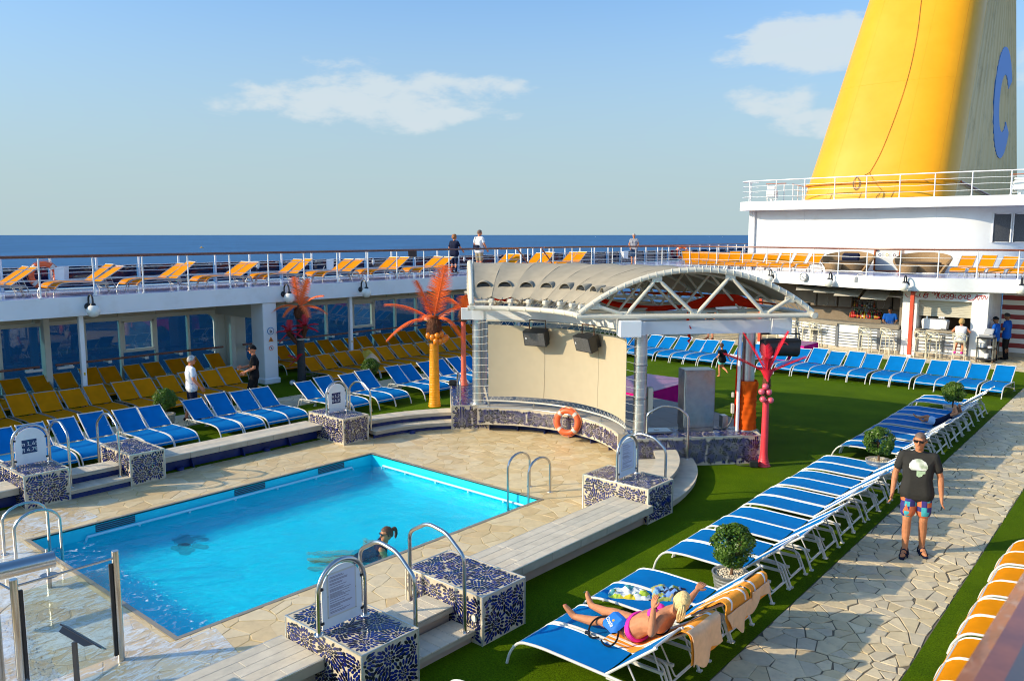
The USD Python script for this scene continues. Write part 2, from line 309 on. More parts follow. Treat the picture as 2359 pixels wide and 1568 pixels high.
yellow_towel = P('yellow_towel', (.72, .46, .05), .95, vary=.2, vs=12., bump=.6, bs=160.)
bag_blue = P('bag_blue', (.004, .16, .58), .6, vary=.12, vs=14.)
lens_m = P('dark_lens', (.01, .008, .008), .08, coat=.5)
funnel_y = P('funnel_yellow', (.82, .35, .0), .32, vary=.05, vs=.6, grime=((.75, .33, .0), .9, .35))
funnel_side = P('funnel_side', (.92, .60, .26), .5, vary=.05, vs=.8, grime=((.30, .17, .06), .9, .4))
logo_blue = P('emblem_blue', (.06, .20, .52), .45)
red_post = P('red_post', (.62, .075, .03), .4, vary=.08)
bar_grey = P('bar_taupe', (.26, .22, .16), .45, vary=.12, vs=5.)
bar_dark = P('bar_cabinet', (.20, .155, .105), .4, vary=.2, vs=3.)
slat_m = P('bar_slat', (.20, .205, .21), .4, .4)
stool_m = P('ivory_plastic', (.70, .64, .46), .35, vary=.05)
scroll_red = P('scroll_red', (.42, .02, .03), .5)
scroll_pale = P('scroll_pale', (.50, .47, .40), .5)
stripe_red = P('stripe_red', (.30, .035, .035), .5, vary=.2, vs=2.)
shutter_m = P('roller_shutter', (.50, .47, .37), .5, vary=.05)
teal_m = P('teal_panel', (.03, .12, .14), .5, vary=.2, vs=3.)
wicker = P('wicker', (.27, .16, .065), .65, vary=.3, vs=30., bump=1., bs=70.)
wicker_in = P('wicker_pad', (.05, .032, .02), .8, vary=.2, vs=9.)
ring_orange = P('lifebuoy_orange', (.80, .125, .03), .4, vary=.12, vs=8., grime=((.35, .09, .03), 9., .5))
ring_band = P('lifebuoy_band', (.62, .58, .50), .3)
deck_blue = P('upper_deck_coating', (.38, .42, .60), .14, vary=.2, vs=1.2, grime=((.05, .055, .09), 1.6, .5))
hull_m = P('hull_white', (.74, .74, .73), .4, vary=.04)
sign_white = P('sign_white', (.76, .77, .77), .3, grime=((.5, .5, .48), 4., .3))
sign_navy = P('sign_navy', (.008, .025, .10), .35)
paper_m = P('notice_paper', (.60, .60, .68), .4, vary=.06, vs=9.)
ink = P('notice_ink', (.10, .06, .09), .6)
yellow_ink = P('yellow_ink', (.60, .40, .02), .5)
sign_blue = P('sign_blue', (.02, .20, .45), .4); sign_or = P('sign_orange', (.72, .22, .02), .4)
grey_metal = P('grey_metal', (.30, .31, .33), .4, .4, vary=.1)
nail = P('teal_nail', (.02, .10, .12), .2); nail_p = P('pink_nail', (.65, .08, .12), .2)
frond_or = P('frond_orange', (.90, .15, .018), .4, vary=.1, vs=20.); frond_red = P('frond_red', (.62, .012, .03), .35, vary=.2, vs=20.); frond_crim = P('frond_crimson', (.55, .01, .03), .35, vary=.25, vs=20.)
trunk_or = P('trunk_orange', (.86, .32, .005), .42, vary=.12, vs=9., bump=.5, bs=25.); trunk_red = P('trunk_red', (.76, .045, .06), .42, vary=.12, vs=9., bump=.4, bs=25.); trunk_cor = P('trunk_coral', (.86, .16, .09), .45, vary=.12, vs=9., bump=.4, bs=25.); trunk_blk = P('trunk_black', (.03, .03, .03), .6, vary=.3, vs=20., bump=.8, bs=60.)
nut_or = P('nut_orange', (.86, .24, .005), .25, coat=.5); nut_pk = P('nut_pink', (.78, .10, .14), .25, coat=.5)
pool_paint = P('pool_paint', (.004, .58, .72), .4, vary=.05, vs=.7)
pool_white = P('pool_rail_white', (.35, .66, .78), .35)
grille_dk = P('pool_grille', (.01, .045, .07), .5)
mesh_m = P('vent_mesh', (.10, .10, .10), .5, .3, vary=.4, vs=30.)
stain_w = P('boat_white', (.75, .75, .75), .4); boat_y = P('boat_yellow', (.72, .38, .01), .4)

def glassmat(name, tint, refl=1.45, rough=.0, extra=0.):
    f0 = ((refl - 1) / (refl + 1)) ** 2
    n = {"lw": ("layer_weight", {"blend": .5}), "pw": ("math", {"math_type": "power", "value2": 5.}), "fr": ("math", {"math_type": "multiply_add", "value2": 1 - f0, "value3": f0}), "t": ("transparent_bsdf", {"color": tint}), "g": ("glossy_bsdf", {"color": (.9, .92, .95), "roughness": rough}), "m": ("mix_closure", {})}
    return usdkit.material(stage, LK + name, n, [("lw.facing", "pw.value1"), ("pw.value", "fr.value1"), ("fr.value", "m.fac"), ("t.BSDF", "m.closure1"), ("g.BSDF", "m.closure2")], surface="m.closure")
tinted = glassmat('tinted_window', (.20, .36, .44), 1.5)
clear_win = glassmat('clear_window', (.42, .52, .55), 1.5)
shield = glassmat('dark_windshield', (.10, .14, .25), 1.5, .02)
clear = glassmat('clear_glass', (.80, .87, .86), 1.45)
film = usdkit.material(stage, LK + 'violet_film', {"t": ("transparent_bsdf", {"color": (.75, .35, .62)}), "p": ("principled_bsdf", {"base_color": (.50, .26, .42), "roughness": .25}), "m": ("mix_closure", {"fac": .62})}, [("t.BSDF", "m.closure1"), ("p.BSDF", "m.closure2")], surface="m.closure")
bottle_m = [usdkit.material(stage, LK + 'bottle_' + nm, {"p": ("principled_bsdf", {"base_color": c, "roughness": .08, "transmission_weight": tw, "ior": 1.4})}, [], surface="p.BSDF") for nm, c, tw in (('green', (.03, .22, .03), .5), ('amber', (.55, .20, .02), .5), ('clear', (.75, .78, .75), .7), ('yellow', (.75, .50, .03), .3), ('dark', (.02, .015, .015), .1), ('red', (.45, .03, .02), .3))]
label_m = [P(f'label_{i}', c, .6) for i, c in enumerate([(.72, .68, .55), (.65, .40, .05), (.55, .05, .04), (.05, .05, .06)])]
tumbler_m = glassmat('tumbler_glass', (.86, .90, .92), 1.5)
spray = usdkit.material(stage, LK + 'water_spray', {"geo": ("geometry", {}), "n": ("noise_texture", {"scale": 26., "detail": 5.}), "r": ("map_range", {"from_min": .45, "from_max": .75, "to_min": .04, "to_max": .55, "clamp": True}), "t": ("transparent_bsdf", {}), "p": ("principled_bsdf", {"base_color": (.82, .86, .88), "roughness": .05}), "m": ("mix_closure", {})}, [("geo.position", "n.vector"), ("n.fac", "r.value"), ("r.result", "m.fac"), ("t.BSDF", "m.closure1"), ("p.BSDF", "m.closure2")], surface="m.closure")

# turf: short synthetic pile; tone from noise at several scales
turf_m = usdkit.material(stage, LK + 'turf', {"geo": ("geometry", {}), "a": ("noise_texture", {"scale": .8, "detail": 7., "roughness": .65}), "b": ("noise_texture", {"scale": 55., "detail": 7., "roughness": .75}), "c": ("noise_texture", {"scale": 16., "detail": 3.}),
    "ra": ("rgb_ramp", {"ramp": [(.3, (.046, .098, .0008)), (.7, (.085, .150, .0015))]}), "rb": ("rgb_ramp", {"ramp": [(.32, (.35, .36, .34)), (.68, (1.75, 1.65, 1.3))]}), "mx": ("mix_color", {"blend_type": "multiply", "fac": 1., "use_clamp": False}),
    "bp": ("bump", {"strength": 1., "distance": .012}), "p": ("principled_bsdf", {"roughness": .85, "specular_ior_level": .05})},
    [("geo.position", "a.vector"), ("geo.position", "b.vector"), ("geo.position", "c.vector"), ("a.fac", "ra.fac"), ("b.fac", "rb.fac"), ("ra.color", "mx.a"), ("rb.color", "mx.b"), ("mx.result", "p.base_color"), ("b.fac", "bp.height"), ("bp.normal", "p.normal")], surface="p.BSDF")
# sea: deep blue with small wind waves
sea_m = usdkit.material(stage, LK + 'sea', {"geo": ("geometry", {}), "mp": ("mapping", {"scale": (1., 1., 1.), "rotation": (0, 0, .6)}), "ms": ("mapping", {"scale": (.35, 1., 1.)}), "a": ("noise_texture", {"scale": .09, "detail": 6., "roughness": .62}), "b": ("noise_texture", {"scale": .9, "detail": 4.}), "c": ("noise_texture", {"scale": .006, "detail": 4.}),
    "rc": ("rgb_ramp", {"ramp": [(.3, (.022, .092, .205)), (.7, (.032, .12, .26))]}), "bp": ("bump", {"strength": .55, "distance": 2.2}), "bq": ("bump", {"strength": .5, "distance": .25}), "p": ("diffuse_bsdf", {}), "gl": ("glossy_bsdf", {"color": (.85, .92, 1.), "roughness": .22}), "mx": ("mix_closure", {"fac": .13})},
    [("geo.position", "mp.vector"), ("mp.vector", "ms.vector"), ("ms.vector", "a.vector"), ("ms.vector", "b.vector"), ("ms.vector", "c.vector"), ("c.fac", "rc.fac"), ("rc.color", "p.color"), ("a.fac", "bp.height"), ("b.fac", "bq.height"), ("bp.normal", "bq.normal"), ("bq.normal", "p.normal"), ("bq.normal", "gl.normal"), ("p.BSDF", "mx.closure1"), ("gl.BSDF", "mx.closure2")], surface="mx.closure")
# pool water: clear tinted surface with ripples, and foam where the overflow churns it
water_m = usdkit.material(stage, LK + 'pool_water', {"geo": ("geometry", {}), "sx": ("separate_xyz", {}), "a": ("noise_texture", {"scale": 2.6, "detail": 4., "distortion": .6}), "b": ("noise_texture", {"scale": 9., "detail": 3.}), "bp": ("bump", {"strength": 1., "distance": .09}), "bq": ("bump", {"strength": .8, "distance": .022}),
    "lw": ("layer_weight", {"blend": .5}), "pw": ("math", {"math_type": "power", "value2": 5.}), "fr": ("math", {"math_type": "multiply_add", "value2": .62, "value3": .02}), "tt": ("transparent_bsdf", {"color": (.50, .96, 1.)}), "rf": ("refraction_bsdf", {"color": (.55, .97, 1.), "roughness": 0., "IOR": 1.11}), "mr": ("mix_closure", {"fac": .5}), "g": ("glossy_bsdf", {"color": (1, 1, 1), "roughness": .03}), "m": ("mix_closure", {}),
    "fn": ("noise_texture", {"scale": 9., "detail": 6., "roughness": .65, "distortion": 1.2}), "f2": ("noise_texture", {"scale": .9, "detail": 2.}), "fy": ("map_range", {"from_min": 6.1, "from_max": 4.1, "to_min": -.26, "to_max": .13, "clamp": True}), "fa": ("math", {"math_type": "add"}), "fm": ("map_range", {"from_min": .60, "from_max": .72, "to_min": 0., "to_max": .75, "clamp": True}), "d": ("diffuse_bsdf", {"color": (.72, .80, .84)}), "m2": ("mix_closure", {})},
    [("geo.position", "a.vector"), ("geo.position", "b.vector"), ("a.fac", "bp.height"), ("b.fac", "bq.height"), ("bp.normal", "bq.normal"), ("bq.normal", "g.normal"), ("lw.facing", "pw.value1"), ("pw.value", "fr.value1"), ("fr.value", "m.fac"), ("bq.normal", "rf.normal"), ("tt.BSDF", "mr.closure1"), ("rf.BSDF", "mr.closure2"), ("mr.closure", "m.closure1"), ("g.BSDF", "m.closure2"),
     ("geo.position", "sx.vector"), ("geo.position", "fn.vector"), ("sx.y", "fy.value"), ("fn.fac", "fa.value1"), ("fy.result", "fa.value2"), ("fa.value", "fm.value"), ("fm.result", "m2.fac"), ("m.closure", "m2.closure1"), ("d.BSDF", "m2.closure2")], surface="m2.closure")
leaf_m = [usdkit.material(stage, LK + f'leaf_{i}', {"p": ("principled_bsdf", {"base_color": c, "roughness": .4}), "t": ("translucent_bsdf", {"color": (c[0] * 1.6, c[1] * 1.5, c[2])}), "m": ("mix_closure", {"fac": .25}), "oi": ("geometry", {})}, [("p.BSDF", "m.closure1"), ("t.BSDF", "m.closure2")], surface="m.closure") for i, c in enumerate([(.035, .095, .008), (.075, .155, .012), (.12, .20, .02)])]
# ------------------------------------------------------------------ sea and boats
sv, sf = sheet(np.array([[[x, y, -24.] for x in (-90000., -4000., -400., 400., 4000., 90000.)] for y in (-90000., -4000., -400., 400., 4000., 90000.)]))
top('sea', (sv, sf), sea_m, 'deep blue sea stretching to the horizon beyond the ship', 'sea', kind='structure', smooth=False)
def boat(name, u, v, size, mat_hull, mat_top, label, heading):
    q = onz(u, v, -24.); t = thing(name, label, 'boat', None, q, heading); L = size
    s = np.linspace(-.5, .5, 9); half = .17 * np.sqrt(np.clip(1 - (np.abs(s) * 2) ** 3.2, .02, 1)) * L
    pl = list(zip(s * L, half)) + list(zip(s[::-1] * L, -half[::-1]))
    m = MB(); v0 = np.array([[a * .92, b * .7, 0] for a, b in pl] + [[a, b, .12 * L] for a, b in pl]); n = len(pl)
    m.add((v0, np.array([[i, (i + 1) % n, n + (i + 1) % n, n + i] for i in range(n)]))); m.prism([(a * .96, b * .9) for a, b in pl], .09 * L, .10 * L); obj(t, 'hull', m, mat_hull, world=False)
    m = MB(); m.box((-.08 * L, 0, .18 * L), (.34 * L, .20 * L, .17 * L), bev=.02 * L); m.box((-.10 * L, 0, .285 * L), (.2 * L, .16 * L, .05 * L), bev=.01 * L); obj(t, 'cabin', m, mat_top, world=False)
    m = MB(); m.cyl((-.1 * L, 0, .3 * L), (-.1 * L, 0, .5 * L), .012 * L, 6); m.box((-.1 * L, 0, .44 * L), (.015 * L, .1 * L, .015 * L)); obj(t, 'mast', m, mat_top, world=False)
boat('service_boat', 465, 571, 9., boat_y, boat_y, 'small yellow boat alone on the open sea', .7)
boat('motor_boat', 1372, 546.5, 14., stain_w, stain_w, 'white motor boat on the sea above the standing woman and railing', .9)
boat('motor_boat', 1664, 546.5, 10., stain_w, stain_w, 'tiny white boat nearest the white deckhouse corner', .4)
boat('motor_boat', 1634, 545, 10., stain_w, stain_w, 'tiny white boat, farther of two near the deckhouse corner', .4)

# ------------------------------------------------------------------ main deck, turf, paths, pool
PX0, PX1, PY0, PY1 = -13.13, -8.62, 4.11, 10.56                  # pool opening
pool_r = sbox(PX0, PY0, PX1, PY1)
deck_poly = sbox(-25.2, -12, 3.4, 60).difference(pool_r.buffer(.03, join_style=2))
top('deck', prism(deck_poly, -.4, -.02), grey_metal, 'steel main deck under turf and stone', 'deck', kind='structure')
pool_area = sbox(-14.92, -3, -6.85, 11.3).union(Point(*OC).buffer(3.75, 48))
top('pool_deck_bedding', prism(pool_area.difference(pool_r.buffer(.02, join_style=2)), -.0195, -.008), pool_joint, 'ochre jointing between the stones of the pool deck', 'floor', kind='structure')
wl = lambda y: -3.42 - .034 * y
wr = lambda y: -1.90 - .034 * y
walkR = Polygon([(wl(-3), -3), (wr(-3), -3), (wr(31.3), 31.3), (3.3, 31.3), (3.3, 40), (-23, 40), (-23, 31.3), (wl(31.3), 31.3)])
walkL = Polygon([(-18.25, -3), (-18.4, 24), (-19.75, 24), (-19.6, -3)])
turf_poly = sbox(-24.6, -3, 3.3, 31.3).difference(pool_area.buffer(.02)).difference(walkR).difference(walkL)
for i, g in enumerate(sorted(getattr(turf_poly, 'geoms', [turf_poly]), key=lambda g: g.centroid.x)):
    lab = ['green synthetic turf under the yellow loungers along the windows', 'green synthetic turf between the pool benches and the walkways', 'green synthetic turf strip under the yellow loungers at the right edge'][min(i, 2)]
    top('turf', prism(g, -.019, .003), turf_m, lab, 'turf', kind='structure', smooth=False)
bed = walkR.union(walkL)
wb = obj(None, 'walkway', [prism(walkR, -.0195, -.009), prism(walkL, -.0195, -.009)][0], walk_joint); tag(stage.GetPrimAtPath(wb), 'pale crazy paving walkway from the foreground to the bar', 'walkway', kind='structure')
wb2 = obj(None, 'walkway', prism(walkL, -.0195, -.009), walk_joint); tag(stage.GetPrimAtPath(wb2), 'crazy paving path between yellow and blue loungers on the left', 'walkway', kind='structure')

def paving(parent, region, size, mats, gap, seed, nparts, ztop, rest_name, cam_d=None, aspect=1.35):
    rg = np.random.default_rng(seed); x0, y0, x1, y1 = region.bounds
    n = int((x1 - x0) * (y1 - y0) / size ** 2 * 1.0); pts = np.c_[rg.uniform(x0 - .5, x1 + .5, n), rg.uniform(y0 - .5, y1 + .5, n)]
    keep = []
    cell = {}
    for p in pts:                                                # thin out the closest neighbours
        k = (int(p[0] // size), int(p[1] // size)); near = [q for a in (-1, 0, 1) for b in (-1, 0, 1) for q in cell.get((k[0] + a, k[1] + b), [])]
        if all((p[0] - q[0]) ** 2 + (p[1] - q[1]) ** 2 > (size * .42) ** 2 for q in near): keep.append(p); cell.setdefault(k, []).append(p)
    V = Voronoi(np.array(keep)); st = []
    for ri in V.point_region:
        r = V.regions[ri]
        if -1 in r or len(r) < 3: continue
        g = Polygon(V.vertices[r]).intersection(region).buffer(-gap, join_style=2)
        for q in getattr(g, 'geoms', [g]):
            if q.is_empty or q.area < .003: continue
            q = q.simplify(.012); c = np.array(q.exterior.coords)[:-1][::-1]
            if Polygon(c).exterior.is_ccw is False: c = c[::-1]
            c = c + rg.normal(0, .006, c.shape)
            st.append((np.hypot(*(q.centroid.coords[0])), c))
    st.sort(key=lambda s: s[0]); rest = [MB() for _ in mats]
    def seen(c):
        d = np.array([c[:, 0].mean(), c[:, 1].mean(), 0]) - EYE; z = d @ FW
        return z > 0 and abs(d @ RT / z * F) < W / 2 + 60 and abs(d @ UP / z * F) < H / 2 + 60
    k = 0
    for d, c in st:
        i = int(rg.integers(len(mats))); m = stone(c, -.012, ztop + rg.uniform(-.0012, .0012), .007)
        if k < nparts and seen(c): obj(parent, 'paving_stone', m, mats[i], False, world=False); k += 1
        else: rest[i].add(m)
    for i, m in enumerate(rest):
        if m.n: obj(parent, rest_name, m, mats[i], False, world=False, kind='stuff')
ORG[wb] = ORG[wb2] = (np.zeros(3), 0.)
paving(wb, walkR.buffer(-.01), .175, walk_mats, .0055, 3, 300, 0., 'far_paving_stones')
paving(wb2, walkL.buffer(-.01).intersection(sbox(-20, 3, -18, 24)), .20, walk_mats, .0065, 4, 60, 0., 'far_paving_stones')
pf = obj(None, 'pool_deck', prism(pool_area.buffer(-.02).difference(pool_r.buffer(.06)), -.0078, -.0022), pool_joint); tag(stage.GetPrimAtPath(pf), 'honey coloured crazy stone floor around the swimming pool', 'floor', kind='structure'); ORG[pf] = (np.zeros(3), 0.)
paving(pf, pool_area.difference(pool_r.buffer(.065, join_style=2)).intersection(sbox(-16, 1.0, -6, 16)), .225, pool_stone, .0022, 5, 300, .001, 'outer_paving_stones')

# pool basin
t = thing('swimming_pool', 'turquoise rectangular swimming pool set in the stone deck', 'swimming pool', loc=((PX0 + PX1) / 2, (PY0 + PY1) / 2, 0))
D = -.56
m = MB(); c = [(PX0, PY0), (PX1, PY0), (PX1, PY1), (PX0, PY1)]
bv = np.array([[x, y, z] for z in (-.004, D) for x, y in c])
m.add((bv, np.array([[4, 5, 6, 7], [0, 4, 7, 3], [3, 7, 6, 2], [2, 6, 5, 1], [1, 5, 4, 0]]))); obj(t, 'basin', m, pool_paint, False)
m = MB()
for (a, b) in zip(c, c[1:] + c[:1]):
    a, b = np.array(a), np.array(b); mid = (a + b) / 2; d = b - a; L = np.hypot(*d); nrm = np.array([d[1], -d[0]]) / L
    m.box((*(mid + nrm * .03), -.008), (L + .12 if abs(d[0]) > 0 else L, .06, .026), math.atan2(d[1], d[0]))
obj(t, 'coping', m, coping_m)
WZ = -.215
gx, gy = np.meshgrid(np.linspace(PX0, PX1, 110), np.linspace(PY0, PY1, 150), indexing='ij'); g = np.stack([gx, gy, WZ + .016 * (meshkit.fbm(np.stack([gx * 2.2, gy * 2.2, 0 * gx + 3.], -1), 4) - .5) * 2], -1)
wv, wf = sheet(g); obj(t, 'water', (wv, wf), water_m, True)
for side in ('left', 'far'):
    m = MB()
    if side == 'left':
        xs = PX0 + .05; m.tube([(xs, PY0 + .75, -.24), (xs, PY0 + .78, -.165), (xs, PY1 - .55, -.165), (xs, PY1 - .5, -.24)], .022, 8)
        for y in np.linspace(PY0 + 1.6, PY1 - 1.4, 5): m.box((PX0 + .025, y, -.19), (.05, .035, .06))
    else:
        ys = PY1 - .05; m.tube([(PX0 + .4, ys, -.24), (PX0 + .43, ys, -.165), (PX1 - .3, ys, -.165), (PX1 - .27, ys, -.24)], .022, 8)
        for x in np.linspace(PX0 + 1.1, PX1 - .8, 4): m.box((x, PY1 - .025, -.19), (.035, .05, .06))
    obj(t, 'grab_rail', m, pool_white)
for y in (5.35, 7.75, 9.55):
    m = MB(); m.box((PX0 + .004, y, -.085), (.008, .62, .11)); gr = obj(t, 'overflow_grille', m, grille_dk)
    for z in (-.055, -.085, -.115): obj(gr, 'grille_bar', MB().box((PX0 + .0125, y, z), (.009, .61, .008)), P('grille_bar_paint', (.05, .25, .36), .4) if not stage.GetPrimAtPath(LK + 'grille_bar_paint') else UsdShade.Material.Get(stage, LK + 'grille_bar_paint'), False)
m = MB()
for k in range(9): m.ball((-12.35 + R.uniform(-.25, .25), 6.2 + R.uniform(-.18, .18), D + .006), .06, 1, (2.2, 1.4, .1))
obj(t, 'floor_drain', m, grille_dk)
def ladder(x, y, dirx, diry, label):
    """pair of steel hoops over the coping; (dirx, diry) points from the pool to the deck"""
    t = thing('pool_ladder', label, 'pool ladder', 'steel ladders of the pool', (x, y, 0))
    side = np.array([-diry, dirx]); d = np.array([dirx, diry])
    for s in (-.235, .235):
        o = np.array([x, y]) + side * s
        p = [np.r_[o - d * .14, -1.0], np.r_[o - d * .14, .46]] + [np.r_[o + d * (.155 - .295 * cos(a)), .46 + .22 * sin(a)] for a in np.linspace(.2, PI - .2, 9)] + [np.r_[o + d * .45, .46], np.r_[o + d * .45, 0.]]
        obj(t, 'hoop', MB().tube(p, .021, 10), steel); obj(t, 'floor_flange', MB().add(lathe([(0, .012), (.05, .012), (.055, .001)], 14, np.r_[o + d * .45, 0])), steel)
    for z in (-.3, -.55, -.8):
        a, b = np.r_[np.array([x, y]) + side * -.235 - d * .14, z], np.r_[np.array([x, y]) + side * .235 - d * .14, z]; obj(t, 'rung', MB().box((a + b) / 2, (.47, .075, .02) if abs(side[0]) > .5 else (.075, .47, .02)), grille_dk)
ladder(-8.98, PY1, 0, 1, 'steel pool ladder at the far right corner of the pool')
ladder(-12.55, PY0, 0, -1, 'steel pool ladder at the near left corner of the pool')

# ------------------------------------------------------------------ mosaic blocks, benches, steps
LENS = [(-.5, 0), (-.30, .36), (0, .5), (.30, .36), (.5, 0), (.30, -.36), (0, -.5), (-.30, -.36)]
def leaf_tile(f, a, b, ang, L, Wd, h=.0035):
    V = []; e = 1e-3
    p0 = f(a, b); du = (f(a + e, b) - p0) / e; dv = (f(a, b + e) - p0) / e; nn = np.cross(du, dv); nn /= np.linalg.norm(nn)
    ca, sa = cos(ang), sin(ang); rim = []
    for x, y in LENS:
        x, y = x * L, y * Wd; rim.append(p0 + du * (x * ca - y * sa) + dv * (x * sa + y * ca))
    rim = np.array(rim); V = np.vstack([rim, rim + nn * h, (p0 + nn * h * 1.5)[None]]); n = len(LENS); F_ = []
    for i in range(n):
        j = (i + 1) % n; F_ += [[i, j, n + j], [i, n + j, n + i], [n + i, n + j, 2 * n]]
    return V, np.array(F_)
def mosaic(parent, f, w, h, seed, nparts, pitch=.37, sc=1., hole=None):
    """leaf and dot tiles of flower whorls on the rectangle w x h mapped by f"""
    rg = np.random.default_rng(seed); cs = []
    nx, ny = max(1, round(w / pitch)), max(1, round(h / pitch))
    for i in range(-1, nx + 1):
        for j in range(-1, ny + 1): cs.append(((i + .5 + (.5 if j % 2 else 0) * .9 + rg.uniform(-.18, .18)) * w / nx, (j + .5 + rg.uniform(-.18, .18)) * h / ny))
    cs = np.array(cs); out = []
    for k, (cx, cy) in enumerate(cs):
        def tryadd(r, a, ang, L, Wd):
            x, y = cx + r * cos(a), cy + r * sin(a); mg = 0
            ex, ey = abs(cos(ang)) * L * .5 + abs(sin(ang)) * Wd * .5, abs(sin(ang)) * L * .5 + abs(cos(ang)) * Wd * .5
            if x < ex * .8 + .005 or x > w - ex * .8 - .005 or y < ey * .8 + .005 or y > h - ey * .8 - .005: return
            if hole and hole(x, y): return
            d = np.hypot(cs[:, 0] - x, cs[:, 1] - y); o = np.argsort(d)[:2]
            if o[0] != k or (len(cs) > 1 and d[o[1]] - d[o[0]] < Wd * .3 and r > .05): return
            out.append((x, y, ang, L, Wd))
        tryadd(0, 0, 0, .021 * sc, .021 * sc)
        for q in range(7): a = q * 2 * PI / 7 + k; tryadd(.027 * sc, a, a, .021 * sc, .019 * sc)
        r = .058 * sc; ring = 0
        while r < .42:
            n = max(8, round(2 * PI * r / (.0365 * sc))); Lf = (.044 if ring == 0 else .066) * sc
            for q in range(n):
                a = (q + .5 * (ring % 2)) * 2 * PI / n + k * .7; tryadd(r + (Lf - .044 * sc) * .5, a, a + rg.normal(0, .06), Lf * rg.uniform(.9, 1.06), .034 * sc * rg.uniform(.88, 1.05))
            r += .044 * sc; ring += 1
    mats = [tile_a, tile_b, tile_c]; rest = [MB(), MB(), MB()]
    ctr = [np.linalg.norm(f(o[0], o[1]) - EYE) for o in out]; order = np.argsort(ctr)
    for q, i in enumerate(order):
        x, y, ang, L, Wd = out[i]; mi = int(rg.choice(3, p=[.52, .34, .14])); m = leaf_tile(f, x, y, ang, L, Wd)
        if q < nparts: obj(parent, 'mosaic_tile', m, mats[mi], False)
        else: rest[mi].add(m)
    for mi, m in enumerate(rest):
        if m.n: obj(parent, 'mosaic_tiles', m, mats[mi], False, kind='stuff')
def quadmap(o, u, v):
    o, u, v = np.array(o, float), np.array(u, float), np.array(v, float); return lambda a, b: o + u * a + v * b
def block(x0, x1, y0, y1, h, label, seed, parts, faces):
    """faces: which sides the tiles are on ('+x', '-x', '-y', '+y')"""
    t = thing('mosaic_block', label, 'mosaic block', 'blue mosaic blocks around the pool', ((x0 + x1) / 2, (y0 + y1) / 2, 0))
    obj(t, 'core', MB().box(((x0 + x1) / 2, (y0 + y1) / 2, h / 2 + .001), (x1 - x0 - .002, y1 - y0 - .002, h - .002)), grout, False)
    m = MB(); e = .007
    for z in (h,):
        for yy in (y0, y1): m.box(((x0 + x1) / 2, yy, z), (x1 - x0 + 2 * e, 2 * e, 2 * e))
        for xx in (x0, x1): m.box((xx, (y0 + y1) / 2, z), (2 * e - .002, y1 - y0 - 2 * e, 2 * e - .002))
    for xx in (x0, x1):
        for yy in (y0, y1): m.box((xx, yy, h / 2 - .006), (2 * e - .001, 2 * e - .001, h - .018))
    obj(t, 'edge_trim', m, trim_m, False)
    g = .009
    mosaic(t, quadmap((x0 + g, y0 + g, h - .001), (1, 0, 0), (0, 1, 0)), x1 - x0 - 2 * g, y1 - y0 - 2 * g, seed, parts[0])
    for q, fc in enumerate(faces):
        mp = {'+x': ((x1 - .001, y0 + g, .004), (0, 1, 0), y1 - y0), '-x': ((x0 + .001, y1 - g, .004), (0, -1, 0), y1 - y0), '-y': ((x0 + g, y0 + .001, .004), (1, 0, 0), x1 - x0), '+y': ((x1 - g, y1 - .001, .004), (-1, 0, 0), x1 - x0)}[fc]
        mosaic(t, quadmap(mp[0], mp[1], (0, 0, 1)), mp[2] - 2 * g, h - .012, seed + 1 + q, parts[1 + q])
    return t
BH = .57
block(-7.12, -5.87, 4.55, 5.27, BH, 'nearest blue mosaic block, with the notice board standing on it', 21, (130, 90, 80), ('+x', '-y'))
block(-7.12, -5.87, 6.21, 6.93, BH, 'blue mosaic block right of the near steps, bench starting at its back', 24, (130, 90, 80), ('+x', '-y'))
block(-7.80, -6.55, 10.70, 11.45, BH, 'blue mosaic block at the far end of the right bench, notice board on top', 27, (100, 100, 100), ('+x', '-y'))
block(-15.87, -14.64, 4.55, 5.25, BH, 'blue mosaic block at the left edge under the 1,45 depth sign', 30, (100, 100, 100), ('+x', '-y'))
block(-15.87, -14.64, 6.28, 6.92, BH, 'blue mosaic block on the left where the long bench begins, no sign', 33, (100, 100, 100), ('+x', '-y'))
block(-15.35, -14.10, 10.60, 11.28, BH, 'blue mosaic block under the 1,25 depth sign before the stage steps', 36, (100, 100, 100), ('+x', '-y'))
for (x, y, zz) in ((-5.99, 6.208, .30), (-6.96, 6.208, .30)):
    l = thing('step_light', 'round steel step light set in the mosaic, %s' % ('outer one beside the lower step' if x > -6.5 else 'inner one on the pool side'), 'step light', None, (x, y, zz))
    obj(l, 'rim', MB().add(lathe([(.052, 0), (.052, .012), (.040, .016), (.038, .012)], 20), tr((x, y, zz), rx=PI / 2)), steel); obj(l, 'lens', MB().add(lathe([(.039, .010), (.0, .014)], 20), tr((x, y, zz), rx=PI / 2)), globe_m)

def planks(parent, x0, x1, y0, y1, z, th, across, seed, width=.135, maxlen=1.2, gap=.003, shape=None, nmax=90):
    """board by board; across='y': boards run along y"""
    rg = np.random.default_rng(seed); a0, a1, b0, b1 = (x0, x1, y0, y1) if across == 'y' else (y0, y1, x0, x1)
    n = max(1, round((a1 - a0) / width)); wd = (a1 - a0) / n
    for i in range(n):
        s = b0 + rg.uniform(0, .0) ; first = True
        while s < b1 - 1e-3:
            e = min(b1, s + (rg.uniform(.3, 1) * maxlen if first else maxlen)); first = False
            if b1 - e < .2: e = b1
            ca, cb = a0 + (i + .5) * wd, (s + e) / 2
            c = (ca, cb, z - th / 2 + rg.uniform(-.0008, .0008)) if across == 'y' else (cb, ca, z - th / 2 + rg.uniform(-.0008, .0008))
            size = (wd - gap, e - s - gap, th) if across == 'y' else (e - s - gap, wd - gap, th)
            obj(parent, 'plank', MB().box(c, size, bev=.003), plank_mats[int(rg.integers(3))], False); s = e
